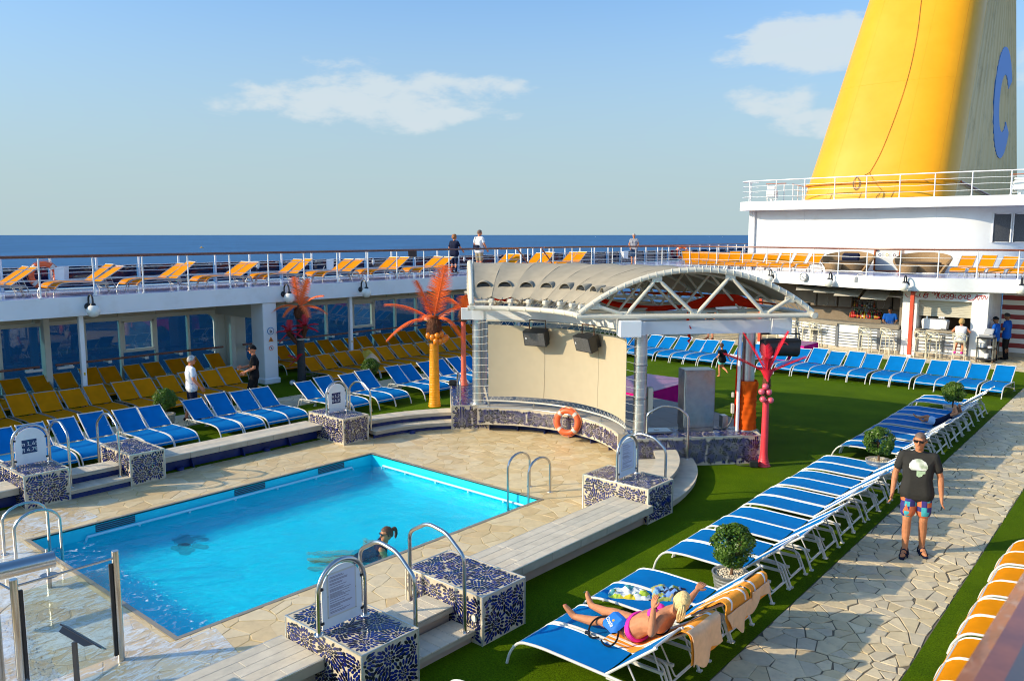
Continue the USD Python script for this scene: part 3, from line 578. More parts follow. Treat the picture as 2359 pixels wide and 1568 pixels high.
def bench(x0, x1, y0, y1, label, seed, inner):
    """raised bench: boards on a slab; the riser is set back"""
    t = thing('pool_bench', label, 'bench', 'benches around the pool', ((x0 + x1) / 2, (y0 + y1) / 2, 0)); z = .34
    planks(t, x0, x1, y0, y1, z, .018, 'y', seed)
    n = max(1, round((y1 - y0) / .62))
    obj(t, 'slab', MB().box(((x0 + x1) / 2, (y0 + y1) / 2, z - .07), (x1 - x0 - .012, y1 - y0 - .004, .10)), bench_face, False)
    for xx, sgn in ((x0, -1), (x1, 1)):
        for k in range(n): obj(t, 'face_tile', MB().box((xx + sgn * .004, y0 + (k + .5) * (y1 - y0) / n, z - .068), (.014, (y1 - y0) / n - .005, .098), bev=.002), bench_face, False)
        obj(t, 'edge_trim', MB().box((xx + sgn * .007, (y0 + y1) / 2, z - .009), (.010, y1 - y0 - .006, .014)), trim_m, False)
    o = x1 - .17 if inner < 0 else x0 + .17
    obj(t, 'outer_riser', MB().box((o, (y0 + y1) / 2, .11), (.03, y1 - y0 - .004, .218)), P('riser_%d' % seed, (.42, .33, .26), .5, vary=.1), False)
    i = x0 + .20 if inner < 0 else x1 - .20
    obj(t, 'inner_riser', MB().box((i, (y0 + y1) / 2, .11), (.03, y1 - y0 - .004, .217)), navy, False)
    s = -1 if inner < 0 else 1
    for y in np.arange(y0 + .7, y1 - .1, 1.1): obj(t, 'bracket', MB().add(prism([(0, 0), (.15, .0), (.15, .02), (.02, .2), (0, .2)], -.006, .006), tr((i + s * .014, y, .006), rx=PI / 2) if s > 0 else tr((i - .014, y, .006), rz=PI, rx=PI / 2)), navy, False)
    for y in np.arange(y0 + .45, y1 - .1, 1.9): obj(t, 'drain_cap', MB().add(lathe([(.07, 0), (.07, .05), (.062, .055), (0, .055)], 16, (i + s * .10, y, 0))), navy)
bench(-7.18, -6.46, 6.935, 10.695, 'long wooden bench on the right between two mosaic blocks', 40, -1)
bench(-7.18, -6.46, -1.5, 4.545, 'wooden bench at the bottom edge before the nearest mosaic block', 41, -1)
bench(-15.46, -14.88, 6.925, 10.595, 'long wooden bench on the left in front of the blue loungers', 42, 1)
bench(-15.46, -14.88, -1.5, 4.545, 'wooden bench end at the left picture edge', 43, 1)
def steps(sgn, label, seed):
    f = lambda x: x if sgn > 0 else 2 * OC[0] - x
    y0, y1 = (5.275, 6.205) if sgn > 0 else (5.255, 6.275)
    t = thing('pool_steps', label, 'steps', 'steps over the pool bench', (f(-6.55), (y0 + y1) / 2, 0))
    for (xa, xb, z, nm) in ((-6.76, -6.33, .34, 'upper_tread'), (-6.33, -5.98, .17, 'lower_tread'), (-7.12, -6.76, .17, 'lower_tread')):
        a, b = sorted((f(xa), f(xb))); ext = .02
        p = obj(t, nm, MB().box(((a + b) / 2, (y0 + y1) / 2, z - .045), (b - a + (.03 if z > .2 else 0), y1 - y0 - .003, .05)), bench_face, False)
        planks(p, a - .012, b + .012, y0, y1, z, .018, 'x', seed, .125, .9, nmax=12); seed += 1
    for xa, mt in ((-6.40, 0), (-6.05, 0), (-6.70, 1), (-7.05, 1)):
        z = .268 if xa in (-6.40, -6.70) else .098
        obj(t, 'riser', MB().box((f(xa), (y0 + y1) / 2, z / 2), (.03, y1 - y0 - .004, z)), navy if mt else P('step_riser_%d_%d' % (seed, int(-xa * 100)), (.42, .33, .26), .5, vary=.1), False)
steps(1, 'wooden steps on the right between the two nearest mosaic blocks', 50); steps(-1, 'wooden steps on the left between two mosaic blocks', 55)
def handrail(pts, label):
    t = thing('handrail', label, 'handrail', 'steel handrails beside the pool steps', (*np.asarray(pts[0])[:2], 0)); obj(t, 'pipe', MB().tube(fillet(pts, .09, 6), .0225, 12), steel)
    for p in (pts[0], pts[-1]): obj(t, 'flange', MB().add(lathe([(.0, .01), (.042, .01), (.046, .001)], 14, p)), steel)
for sgn, y, lab in ((1, 6.09, 'steel handrail at the near right steps, farther one'), (1, 5.37, 'steel handrail at the near right steps beside the notice board'), (-1, 5.34, 'steel handrail at the left steps beside the 1,45 sign'), (-1, 6.18, 'steel handrail at the left steps on the bench side')):
    f = lambda x: x if sgn > 0 else 2 * OC[0] - x
    handrail([(f(-6.02), y, .17), (f(-6.02), y, 1.03), (f(-6.30), y, 1.235), (f(-6.60), y, 1.275), (f(-6.91), y, 1.10), (f(-6.91), y, .17)], lab)
for a, lab in ((2.6, 'steel handrail behind the far right notice board'), (40.5, 'steel handrail against the stage block on the right'), (139.5, 'steel handrail beside the left stage block'), (177.4, 'steel handrail behind the 1,25 depth sign')):
    handrail([pol(4.16, a, .17), pol(4.16, a, 1.02), pol(3.95, a, 1.19), pol(3.66, a, 1.225), pol(3.36, a, 1.06), pol(3.36, a, .17)], lab)
# ring steps up to the stage
def ring_steps(a0, a1, label, seed):
    mid = pol(3.7, (a0 + a1) / 2); t = thing('curved_steps', label, 'steps', 'curved steps beside the stage', mid)
    for r0, r1, z, nm in ((3.50, 3.93, .34, 'upper_tread'), (3.90, 4.26, .17, 'lower_tread'), (3.16, 3.53, .17, 'lower_tread')):
        p = obj(t, nm, prism(ringsec(r0, r1, a0, a1, 28), z - .085, z - .016), bench_face, 20); n = round((r0 + r1) / 2 * rad(a1 - a0) / .15); rg = np.random.default_rng(seed); seed += 1
        for k in range(n):
            b0, b1 = a0 + (a1 - a0) * k / n, a0 + (a1 - a0) * (k + 1) / n; q = ringsec(r0 - .012, r1 + .012, b0, b1, 3).buffer(-.0018, join_style=2)
            obj(p, 'plank', prism(q, z - .0165, z + rg.uniform(-.0008, .0008)), plank_mats[int(rg.integers(3))], False)
    for r0, z, mt in ((3.86, .255, bench_face), (4.18, .085, bench_face), (3.57, .255, navy), (3.24, .085, navy)): obj(t, 'riser', prism(ringsec(r0 - .015, r0 + .015, a0, a1, 24), 0, z), mt, 20)
    if a0 > 90: obj(t, 'drain_cap', MB().add(lathe([(.07, 0), (.07, .05), (.062, .055), (0, .055)], 16, pol(3.1, 161))), navy)
ring_steps(2.2, 42.0, 'curved wooden steps on the right leading up to the stage', 60); ring_steps(138.0, 177.8, 'curved wooden steps on the left leading up to the stage', 65)
def sign(x, y0, y1, label, rows=None, face=1):
    """arched steel frame holding a white board; rows: depth sign, else a printed notice"""
    t = thing('pool_sign', label, 'sign', None, (x, (y0 + y1) / 2, BH)); yc, hw = (y0 + y1) / 2, (y1 - y0) / 2; zt = 1.265 - hw
    pts = [(x, yc - hw, BH), (x, yc - hw, zt)] + [(x, yc - hw * cos(a), zt + hw * sin(a)) for a in np.linspace(.15, PI - .15, 15)] + [(x, yc + hw, zt), (x, yc + hw, BH)]
    obj(t, 'frame', MB().tube(pts, .024, 12), steel)
    for yy in (yc - hw, yc + hw): obj(t, 'flange', MB().add(lathe([(.0, .012), (.05, .012), (.055, .001)], 16, (x, yy, BH))), steel)
    h2 = hw - .045; pl = [(-h2, BH + .03), (h2, BH + .03), (h2, zt)] + [(h2 * cos(a), zt + h2 * sin(a)) for a in np.linspace(.1, PI - .1, 17)] + [(-h2, zt)]
    T = np.array([[0, 0, 1, x - .008], [1, 0, 0, yc], [0, 1, 0, 0], [0, 0, 0, 1.]])
    obj(t, 'board', MB().add(prism(pl, 0, .014), T), sign_white)
    for yy, zz in ((-h2 + .0, zt + .05), (h2, zt + .05), (-h2, BH + .1), (h2, BH + .1)): obj(t, 'clamp', MB().box((x, yc + yy, zz), (.03, .035, .03), bev=.004), black)
    xs = x + .007 if face > 0 else x - .009
    if rows:
        pn = obj(t, 'depth_panel', MB().box((xs, yc - .02, BH + .33), (.005, .235, .235)), sign_navy, False)
        for k, s in enumerate(rows):
            tm = meshkit.text_mesh(s, .062, .003); w = tm.bounds[1, 0]; v = np.array(tm.vertices); v = np.c_[v[:, 2] + xs + .0027, v[:, 0] - w / 2 + yc - .02, v[:, 1] + BH + .345 - k * .10]
            obj(pn, 'lettering', (v, tm.faces), sign_white, False)
    else:
        pn = obj(t, 'notice', MB().box((xs, yc - .005, BH + .36), (.004, .36, .46)), ring_band, False); obj(pn, 'paper', MB().box((xs + .002, yc - .005, BH + .36), (.004, .325, .425)), paper_m, False)
        m = MB(); rg = random.Random(3); z = BH + .55
        while z > BH + .17:
            L = rg.uniform(.12, .28); m.box((xs + .0045, yc - .16 + L / 2 + .005, z), (.0012, L, .004)); z -= rg.choice([.011, .011, .012, .024])
        obj(pn, 'printed_lines', m, ink, False)
        for yy in (-.17, .17):
            for zz in (.14, .36, .58): obj(pn, 'screw', MB().ball((xs + .003, yc - .005 + yy, BH + zz), .005, 1), steel)
sign(-6.51, 4.53, 5.11, 'arched white notice board in a steel frame on the nearest mosaic block'); sign(-7.18, 10.77, 11.36, 'arched white notice board on the far right mosaic block')
sign(-15.32, 4.62, 5.20, 'arched white depth sign at the left edge of the picture, reading m 1,45', ('m 1,45', 'ft 4.75')); sign(-14.79, 10.68, 11.24, 'arched white depth sign on the block before the stage, reading m 1,25', ('m 1,25', 'ft 4.10'))
# ------------------------------------------------------------------ upper deck with its white fascia
UD = 2.97
inner = [(-21.7, -5.), (-21.7, 8.), (-21.7, 16.), (-21.7, 24.), (-21.7, 28.), (-21.45, 30.3), (-20.7, 32.3), (-19.2, 33.7), (-17., 34.2), (-15., 33.9), (-12.2, 32.85), (-10.5, 32.25), (-8.9, 32.05), (-7.8, 32.25), (-6.7, 32.8)]
curve = [tuple(p) for p in spline([(a, b, 0) for a, b in inner[4:]], 40)[:, :2]]
opening = Polygon(inner[:4] + curve + [(-5.4, 33.1), (-3, 33.3), (.06, 33.3), (.06, -5.)])
up_poly = sbox(-25.3, -9, 3.4, 58).difference(opening)
ud = obj(None, 'upper_deck', prism(up_poly, 2.48, 2.96), white, 20); tag(stage.GetPrimAtPath(ud), 'white upper deck slab with fascia running round the pool area', 'deck', kind='structure'); ORG[ud] = (np.zeros(3), 0.)
obj(ud, 'deck_coating', prism(up_poly.buffer(-.05), 2.961, UD), deck_blue, False, world=False)
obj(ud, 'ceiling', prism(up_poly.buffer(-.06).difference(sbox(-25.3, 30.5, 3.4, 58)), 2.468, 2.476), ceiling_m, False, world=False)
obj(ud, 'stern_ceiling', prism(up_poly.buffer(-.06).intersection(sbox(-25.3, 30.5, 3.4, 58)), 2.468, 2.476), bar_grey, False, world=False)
# hull side and bulwark of the port side
top('hull', MB().box((-25.45, 24, -12.2), (.2, 76, 23.9)), hull_m, 'white hull side below the window wall', 'hull', kind='structure', smooth=False)

def along(path, n=None, step=None, start=0., end=None):
    P = np.asarray(path, float); d = np.r_[0, np.cumsum(np.linalg.norm(np.diff(P, axis=0), axis=1))]; end = d[-1] if end is None else end
    s = np.linspace(start, end, n) if n else np.arange(start, end + 1e-6, step); return np.stack([np.interp(s, d, P[:, k]) for k in range(P.shape[1])], 1)
def railing(name, path, z, h, label, step, bars, capmat, start=0., post_r=.022, cap_r=.036, group='ship railings', bar_r=.010):
    path = np.asarray(path, float); t = thing(name, label, 'railing', group, (*path[len(path) // 2], z)); p3 = lambda zz: np.c_[path, np.full(len(path), zz)]
    obj(t, 'cap_rail', MB().tube(p3(z + h), cap_r, 10), capmat)
    for q in along(path, step=step, start=start): obj(t, 'post', MB().cyl((*q, z), (*q, z + h - cap_r * .6), post_r, 8).cyl((*q, z), (*q, z + .02), post_r * 2, 8), white_rail)
    for b in bars: obj(t, 'bar', MB().tube(p3(z + b), bar_r, 6), white_rail)
    return t
ins = lambda pts, d: [tuple(p) for p in np.asarray(pts) + d]
XR = -21.75
railing('inner_railing', [(XR, -1.), (XR, 8.), (XR, 16.), (XR, 24.2)], UD, 1.0, 'white railing with brown wooden cap along the left upper deck edge', 1.262, (.14, .42, .70), wood_cap, start=.84 + .03)
cv = [(XR, 26.9), (XR, 28.)] + [tuple(np.array(p) + np.array([-.04, .05])) for p in curve[1:]] + [(-5.4, 33.15), (-3, 33.35), (0, 33.35)]
railing('inner_railing', cv, UD, 1.0, 'white railing with brown cap curving above the bar to the right', 1.255, (.14, .42, .70), wood_cap, start=.6)
XO = -25.05
railing('outer_railing', [(XO, -2.), (XO, 12.), (XO, 26.), (XO, 44.), (XO, 57.)], UD, .93, 'outer white railing of the left upper deck with windscreens, sea behind', 1.25, (.10, .28, .46, .64), wood_cap, start=.88, post_r=.034)
ws = thing('windscreen', 'row of dark glass windscreen panes behind the outer railing', 'windscreen', None, (XO - .1, 20, UD))
for k in range(44):
    y = -1.1 + 1.25 * k
    obj(ws, 'pane', MB().box((XO - .10, y + .625, UD + .33), (.012, 1.13, .60)), shield, False)
    for dy in (.2, 1.05): obj(ws, 'clamp', MB().box((XO - .07, y + dy, UD + .58), (.05, .07, .06), bev=.01), steel_dull)
# stair opening in the inner railing
t = thing('stair_rails', 'white stair posts with sloping brown handrails beside the two standing passengers', 'stair railing', None, (XR, 25.5, UD))
for i, y in enumerate((24.6, 25.45, 25.9, 26.75)):
    obj(t, 'post', MB().cyl((XR - .05, y, UD), (XR - .05, y, UD + .97), .04, 10), white_rail)
for y in (25.2, 26.75): obj(t, 'handrail', MB().tube([(XR - .05, y, UD + .99), (XR + .0, y + .9, UD + .15), (XR + .05, y + 2.0, UD - .9)], .03, 8), wood_orange)
obj(t, 'top_rail', MB().tube([(XR - .05, 24.2, UD + .99), (XR - .05, 25.3, UD + .99)], .036, 8), wood_orange)
for z in (.25, .55): obj(t, 'bar', MB().tube([(XR - .05, 24.2, UD + z), (XR - .05, 25.3, UD + z)], .011, 6), white_rail)
for k in range(8): obj(t, 'stair_tread', MB().box((XR + .55, 25.9 + .26 * k, UD - .16 - .19 * k), (.95, .25, .03)), grey_metal)
# foreground wooden rail of the starboard upper deck, right under the camera
t = railing('near_railing', [(-.165, -1.), (-.165, .4), (-.165, 4.), (-.165, 14.), (-.165, 30.)], UD, 1.0, 'out of focus brown wooden cap rail at the lower right corner', 1.26, (.14, .42, .70), wood_cap, start=3.6, cap_r=.042)
def globe_lamp(p, out, label):
    """black gooseneck with an opal globe; out: horizontal unit vector away from the fascia"""
    out = np.array([*out, 0.]); p = np.array(p, float); t = thing('globe_lamp', label, 'wall lamp', 'globe lamps on the upper deck fascia', p)
    a = math.atan2(out[1], out[0]); T = tr(p, a) @ tr((0, 0, 0), ry=PI / 2)
    obj(t, 'wall_plate', MB().add(lathe([(0, .045), (.05, .04), (.085, .015), (.09, 0)], 18), T), black_iron)
    gz = p + out * .31 + np.array([0, 0, -.10])
    pts = [p + out * .03, p + out * .05 + [0, 0, .12]] + [p + out * (.18 - .13 * cos(b)) + np.array([0, 0, .16 + .14 * sin(b)]) for b in np.linspace(0, PI, 9)] + [gz + [0, 0, .16]]
    obj(t, 'gooseneck', MB().tube(spline(pts, 26), .024, 9), black_iron)
    obj(t, 'collar', MB().add(lathe([(0, .20), (.05, .195), (.075, .15), (.06, .14)], 18, gz)), black_iron)
    obj(t, 'globe', MB().ball(gz, .16, 3), globe_m)
for y, lab in ((8.5, 'round white globe lamp on the fascia above the left thin pillar'), (14.2, 'globe lamp on the fascia beside the black trunked palm'), (17.15, 'globe lamp on the fascia between the two orange palms')): globe_lamp((-21.69, y, 2.71), (1, 0), lab)
for x, y, lab in ((-14.79, 33.8, 'globe lamp half hidden behind the canopy top'), (-11.86, 32.72, 'globe lamp on the fascia right of the clock'), (-8.9, 32.04, 'globe lamp on the fascia above the red post'), (-5.42, 33.08, 'globe lamp at the right picture edge')): globe_lamp((x, y, 2.73), (0, -1), lab)
# clock
def face_T(p, right, upv=(0, 0, 1)):
    r, u = np.array(right, float), np.array(upv, float); n = np.cross(r, u); T = np.eye(4); T[:3, 0], T[:3, 1], T[:3, 2], T[:3, 3] = r, u, n, p; return T
ck = np.array([-13.15, 33.17, 2.795]); T = face_T(ck, (.94, -.34, 0)); t = thing('wall_clock', 'round white wall clock on the fascia above the bar', 'clock', None, ck)
obj(t, 'rim', MB().add(lathe([(.150, .07), (.158, .085), (.172, .08), (.176, 0), (.15, 0)], 32), T), grey_metal); obj(t, 'dial', MB().add(lathe([(0, .068), (.155, .068)], 32), T), sign_white)
for k in range(12): obj(t, 'hour_mark', MB().add(bbox((.018, .036, .004)), T @ tr((.125 * sin(k * PI / 6), .125 * cos(k * PI / 6), .070), -k * PI / 6)), black)
for L, wd, a in ((.085, .024, -(8 + 23 / 60) * PI / 6), (.125, .018, -23 * PI / 30)): obj(t, 'hand', MB().add(bbox((wd, L, .004)), T @ tr((-sin(a) * L * .4, cos(a) * L * .4, .076), a)), black)
bx = np.array([-10.8, 32.33, 2.80]); t = thing('junction_box', 'small grey junction box with cable on the fascia right of the clock', 'junction box', None, bx)
obj(t, 'housing', MB().box(bx, (.11, .08, .20), bev=.01), grey_metal); obj(t, 'cable', MB().tube(spline([bx + [0, 0, .1], bx + [.05, .0, .19], bx + [.2, .02, .21], bx + [.34, .05, .17]], 14), .014, 6), rope_m)

# ------------------------------------------------------------------ port window wall
XW = -24.7
t = thing('window_wall', 'long wall of tinted windows under the left upper deck, sea behind', 'window wall', None, (XW, 16, 0)); WT = 1.99
ZB = .22
def bay(y0, y1, mull, special, round_l, round_r):
    ys = [y0] + mull + [y1]
    outer = sbox(y0 - .12, ZB - .1, y1 + .12, WT + .10); hole = sbox(y0, ZB, y1, WT)
    if round_l: hole = hole.difference(sbox(y0, ZB, y0 + .3, WT)).union(sbox(y0 + .0, ZB + .3, y0 + .31, WT - .3)).union(Point(y0 + .3, WT - .3).buffer(.3)).union(Point(y0 + .3, ZB + .3).buffer(.3))
    if round_r: hole = hole.difference(sbox(y1 - .3, ZB, y1, WT)).union(sbox(y1 - .31, ZB + .3, y1, WT - .3)).union(Point(y1 - .3, WT - .3).buffer(.3)).union(Point(y1 - .3, ZB + .3).buffer(.3))
    T = np.array([[0, 0, 1, XW - .06], [1, 0, 0, 0], [0, 1, 0, 0], [0, 0, 0, 1.]])
    fr = obj(t, 'bay_frame', MB().add(prism(outer.difference(hole.buffer(0)), 0, .10), T), frame_m, 20)
    for m_ in mull: obj(fr, 'mullion', MB().box((XW - .005, m_, (ZB + WT) / 2), (.12, .075, WT - ZB)), frame_m, False)
    for a, b in zip(ys[:-1], ys[1:]):
        sp = any(a < s < b for s in special)
        if sp:
            w = obj(t, 'opening_window', MB().box((XW + .0, (a + b) / 2, 1.06), (.14, b - a - .076, .085)), frame_m, False)
            for s_, sz in (((XW, a + .075, 1.53), (.11, .075, .84)), ((XW, b - .075, 1.53), (.11, .075, .84)), ((XW, (a + b) / 2, WT - .04), (.11, b - a - .08, .08))): obj(w, 'sash', MB().box(s_, sz), frame_m, False)
            obj(w, 'pane', MB().box((XW - .02, (a + b) / 2, 1.53), (.012, b - a - .23, .85)), clear_win, False); obj(t, 'pane', MB().box((XW - .02, (a + b) / 2, (ZB + 1.02) / 2), (.012, b - a - .078, 1.02 - ZB)), tinted, False)
        else: obj(t, 'pane', MB().box((XW - .02, (a + b) / 2, (ZB + WT) / 2), (.012, b - a - .03, WT - ZB)), tinted, False)
bay(2.0, 13.53, [3.05, 4.1, 5.2, 6.3, 7.35, 8.41, 9.52, 10.54, 11.6, 12.65], [11.1, 5.7], False, True)
bay(14.64, 26.4, [15.75, 16.85, 17.93, 19.05, 20.12, 21.2, 22.3, 23.35, 24.4, 25.4], [19.6], True, True)
bay(27.4, 36.0, [28.5, 29.6, 30.7, 31.8, 32.9, 34.0], [30.1], True, True)
obj(t, 'wall_plate', MB().box((XW, 14.085, 1.24), (.10, .87, 2.47)).box((XW, 26.9, 1.24), (.10, .76, 2.47)).box((XW, -1.5, 1.24), (.1, 6.76, 2.47)).box((XW - .01, 17., .06), (.08, 50., .13)), frame_m, False)
for k in range(34): obj(t, 'head_panel', MB().box((XW + .02, 1.9 + 1.14 * k, 2.285), (.16, 1.13, .37), bev=.012), beige_panel, False)
t = thing('wooden_handrail', 'brown wooden handrail along the left windows behind the loungers', 'handrail', None, (-24.1, 14, .95))
for y0, y1 in ((0., 8.1), (8.5, 13.5), (14.2, 22.), (22.3, 30.)):
    r_ = obj(t, 'rail_length', MB().tube([(-24.12, y0, .95), (-24.12, y1, .95)], .032, 10), wood_cap)
    for y in np.arange(y0 + .4, y1, 1.07): obj(t, 'bracket', MB().box((-24.4, y, .86), (.55, .03, .03)).box((-24.14, y, .89), (.05, .10, .11), bev=.01), white_rail)
for y in (2.7, 8.38, 16.88, 25.4):
    lab = {2.7: 'thin white pillar outside the left picture edge', 8.38: 'thin white pillar under the leftmost globe lamp', 16.88: 'thin white pillar between the black trunk palm and the orange palm', 25.4: 'thin white pillar behind the stage screen'}[y]
    q = thing('pillar', lab, 'pillar', 'thin pillars of the left upper deck', (-21.92, y, 0)); obj(q, 'shaft', MB().box((-21.92, y, 1.24), (.12, .12, 2.478), bev=.012), white, False); obj(q, 'foot', MB().box((-21.92, y, .02), (.2, .2, .03), bev=.005), white, False); obj(q, 'sticker', MB().box((-21.857, y, .98), (.004, .04, .07)), yellow_ink, False)
q = thing('inner_pillar', 'white pillar standing at the windows behind the leftmost thin pillar', 'pillar', None, (-24.2, 8.35, 0)); obj(q, 'shaft', MB().box((-24.25, 8.35, 1.24), (.22, .16, 2.478), bev=.012), frame_m, False)
for y in (7.95, 8.75): obj(q, 'bumper', MB().box((-24.1, y, .86), (.1, .44, .07), bev=.02), white_rail)
q = thing('broad_pillar', 'broad white pillar with three safety signs beside the man in black', 'pillar', None, (-22.05, 13.73, 0))
obj(q, 'shaft', MB().box((-22.06, 13.73, 1.24), (.66, .47, 2.476), bev=.015), white, False); obj(q, 'foot', MB().box((-22.05, 13.73, .09), (.74, .55, .17), bev=.02), white, False); obj(q, 'beam', MB().box((-23.5, 13.73, 2.22), (2.3, .3, .5)), ceiling_m, False); obj(q, 'rib', MB().box((-24.45, 13.95, 1.1), (.4, .14, 2.2), bev=.01), frame_m, False)
xs = -21.72
def sign_disc(z, r, m_, shape):
    T = face_T((xs, 13.73, z), (0, 1, 0)); b = MB()
    if shape == 'tri': b.add(prism([(-r, -r * .8), (r, -r * .8), (0, r)], 0, .006), T)
    else: b.add(lathe([(0, .006), (r, .006), (r, 0)], 24), T)
    return obj(q, 'safety_sign', b, m_), T
s_, T = sign_disc(1.62, .115, sign_blue, ''); obj(s_, 'inner_disc', MB().add(lathe([(0, .009), (.095, .009)], 24), T), sign_white); obj(s_, 'figure', MB().add(bbox((.03, .10, .003)), T @ tr((-.02, -.01, .010))).add(bbox((.025, .07, .003)), T @ tr((.025, -.02, .010))), black)
s_, T = sign_disc(1.37, .085, sign_or, 'tri'); obj(s_, 'figure', MB().add(bbox((.03, .06, .003)), T @ tr((0, -.02, .007))), black)
s_, T = sign_disc(1.10, .075, ring_orange, ''); obj(s_, 'inner_disc', MB().add(lathe([(0, .009), (.06, .009)], 24), T), sign_white); obj(s_, 'figure', MB().add(bbox((.012, .12, .003)), T @ tr((0, 0, .010), .7)).add(bbox((.03, .05, .003)), T @ tr((0, 0, .0105))), black)

# ------------------------------------------------------------------ things on the left upper deck
def lifebuoy(p, n, Rm, rt_, label, rope=True):
    """ring buoy; n: facing direction"""
    n = np.array(n, float); n /= np.linalg.norm(n); u, w = frame_of(n); p = np.array(p, float); t = thing('lifebuoy', label, 'lifebuoy', 'orange lifebuoys', p)
    circ = lambda rr, a: p + u * rr * cos(a) + w * rr * sin(a)
    obj(t, 'ring', MB().tube([circ(Rm, a) for a in np.linspace(0, 2 * PI, 40, endpoint=False)], rt_, 14, closed=True), ring_orange)
    for k in range(4):
        a0 = k * PI / 2 + PI / 4; obj(t, 'band', MB().tube([circ(Rm, a) for a in np.linspace(a0 - .13, a0 + .13, 6)], rt_ * 1.04, 14, caps=False), ring_band)
    if rope: obj(t, 'rope', MB().tube([circ(Rm + rt_ * (1.05 + .35 * abs(sin(2 * (a + PI / 4)))), a) for a in np.linspace(0, 2 * PI, 60, endpoint=False)], .009, 6, closed=True), P('buoy_rope', (.75, .22, .08), .8) if not stage.GetPrimAtPath(LK + 'buoy_rope') else UsdShade.Material.Get(stage, LK + 'buoy_rope'))
    return t, circ
lifebuoy((XO + .22, 8.62, UD + .42), (.9, -.35, 0), .31, .075, 'orange lifebuoy on the outer railing behind the leftmost upper lounger pair')
lifebuoy((XO + .15, 43.9, UD + .48), (.5, -.85, 0), .31, .075, 'orange lifebuoy far back on the outer railing near the deckhouse')
for y, lab in ((9.05, 'white loudspeaker box with cable on the outer railing near the lifebuoy'), (18.2, 'white loudspeaker box on the outer railing above the black trunk palm'), (37.5, 'white loudspeaker box on the far outer railing beside the woman in grey')):
    s_ = thing('deck_loudspeaker', lab, 'loudspeaker', 'white deck loudspeakers', (XO + .3, y, UD + .45)); obj(s_, 'housing', MB().add(prism([(-.12, -.17), (.12, -.21), (.14, .19), (-.12, .16)], -.2, .2), face_T((XO + .3, y, UD + .47), (.6, .8, 0))), white); obj(s_, 'bracket', MB().tube([(XO + .3, y, UD + .3), (XO + .12, y, UD + .25), (XO + .08, y - .1, UD + .0)], .018, 6), steel_dull); obj(s_, 'cable', MB().tube(spline([(XO + .25, y - .2, UD + .4), (XO + .25, y - .27, UD + .2), (XO + .22, y - .12, UD + .1), (XO + .1, y - .1, UD + .2)], 14), .012, 6), rope_m)
for y in (10.37, 15.4, 20.4, 25.4, 30.4):
    s_ = thing('bulkhead_light', {10.37: 'oval white bulkhead light left of the second upper lounger pair', 15.4: 'oval white bulkhead light beside the fourth upper lounger pair', 20.4: 'oval white bulkhead light left of the woman in navy', 25.4: 'oval white bulkhead light behind the stair rails', 30.4: 'oval white bulkhead light right of the last upper lounger pair'}[y], 'bulkhead light', 'lights on the outer railing', (XO + .07, y, UD + .5))
    obj(s_, 'rim', MB().ball((XO + .07, y, UD + .5), .1, 2, (.35, .62, 1.2)), white); obj(s_, 'lens', MB().ball((XO + .09, y, UD + .5), .08, 2, (.4, .55, 1.15)), globe_m)
q = thing('notice_board', 'small dark board on the outer railing left of the woman in navy', 'board', None, (XO + .1, 22.4, UD + .75)); obj(q, 'board', MB().box((XO + .1, 22.4, UD + .77), (.03, .45, .25), bev=.005), black); obj(q, 'bracket', MB().box((XO + .06, 22.4, UD + .77), (.05, .06, .3)), steel_dull)
q = thing('yellow_bucket', 'yellow bucket on the upper deck behind the canopy', 'bucket', None, (-22.6, 23.6, UD)); obj(q, 'body', MB().add(lathe([(.0, 0), (.12, 0), (.15, .27), (.14, .27), (.12, .04)], 18, (-22.6, 23.6, UD))), boat_y); obj(q, 'lid', MB().add(lathe([(.155, .26), (.155, .3), (.08, .34), (0, .35)], 18, (-22.6, 23.6, UD))), boat_y)

# ------------------------------------------------------------------ stern: deckhouse and funnel
HY = 37.
wall = [(-17.45, 37.)] + [(-9.2, 37.)] + [(-9.2 + 3.4 * sin(a), 40.4 - 3.4 * cos(a)) for a in np.linspace(.08, PI / 2, 18)] + [(-5.8, 57), (-17.45, 57)]
dh = thing('deckhouse', 'white deckhouse with rounded corner under the yellow funnel', 'deckhouse', None, (-12, 40, UD))
obj(dh, 'wall', prism(wall, UD - .005, 5.62), white, 25)
roof = Polygon([(-17.1, 36.25), (-13., 36.2), (-9., 36.3), (-5., 36.75), (-1., 37.6), (2.5, 38.8), (2.5, 57), (-17.1, 57)] + [(-17.1 - .75 * sin(a), 37.0 + .75 * cos(a)) for a in np.linspace(0.05, PI - .05, 9)])
obj(dh, 'roof', prism(roof, 5.62, 6.02), white, 25); obj(dh, 'roof_coating', prism(roof.buffer(-.1), 6.021, 6.028), grey_metal, False)
for x in (-16.9, -14.8, -9.3): obj(dh, 'panel_seam', MB().box((x, 36.996, 4.3), (.018, .012, 2.6)), white_rail, False)
obj(dh, 'corner_pipe', MB().tube([(-17.15, 36.93, UD), (-17.15, 36.93, 5.6)], .05, 8), white)
ga = [rad(a) for a in (33, 45, 46.5, 60)]
for a0, a1 in ((ga[0], ga[1]), (ga[2], ga[3])):
    pts = lambda r: [(-9.2 + r * sin(a), 40.4 - r * cos(a)) for a in np.linspace(a0, a1, 6)]
    v = MB().prism(pts(3.415) + pts(3.39)[::-1], 4.2, 5.35); g_ = obj(dh, 'vent_grille', v, mesh_m, False)
    fr = MB(); fr.tube([(*p, 4.2) for p in pts(3.42)] + [(*p, 5.35) for p in pts(3.42)[::-1]], .028, 6, closed=True); obj(g_, 'frame', fr, white)
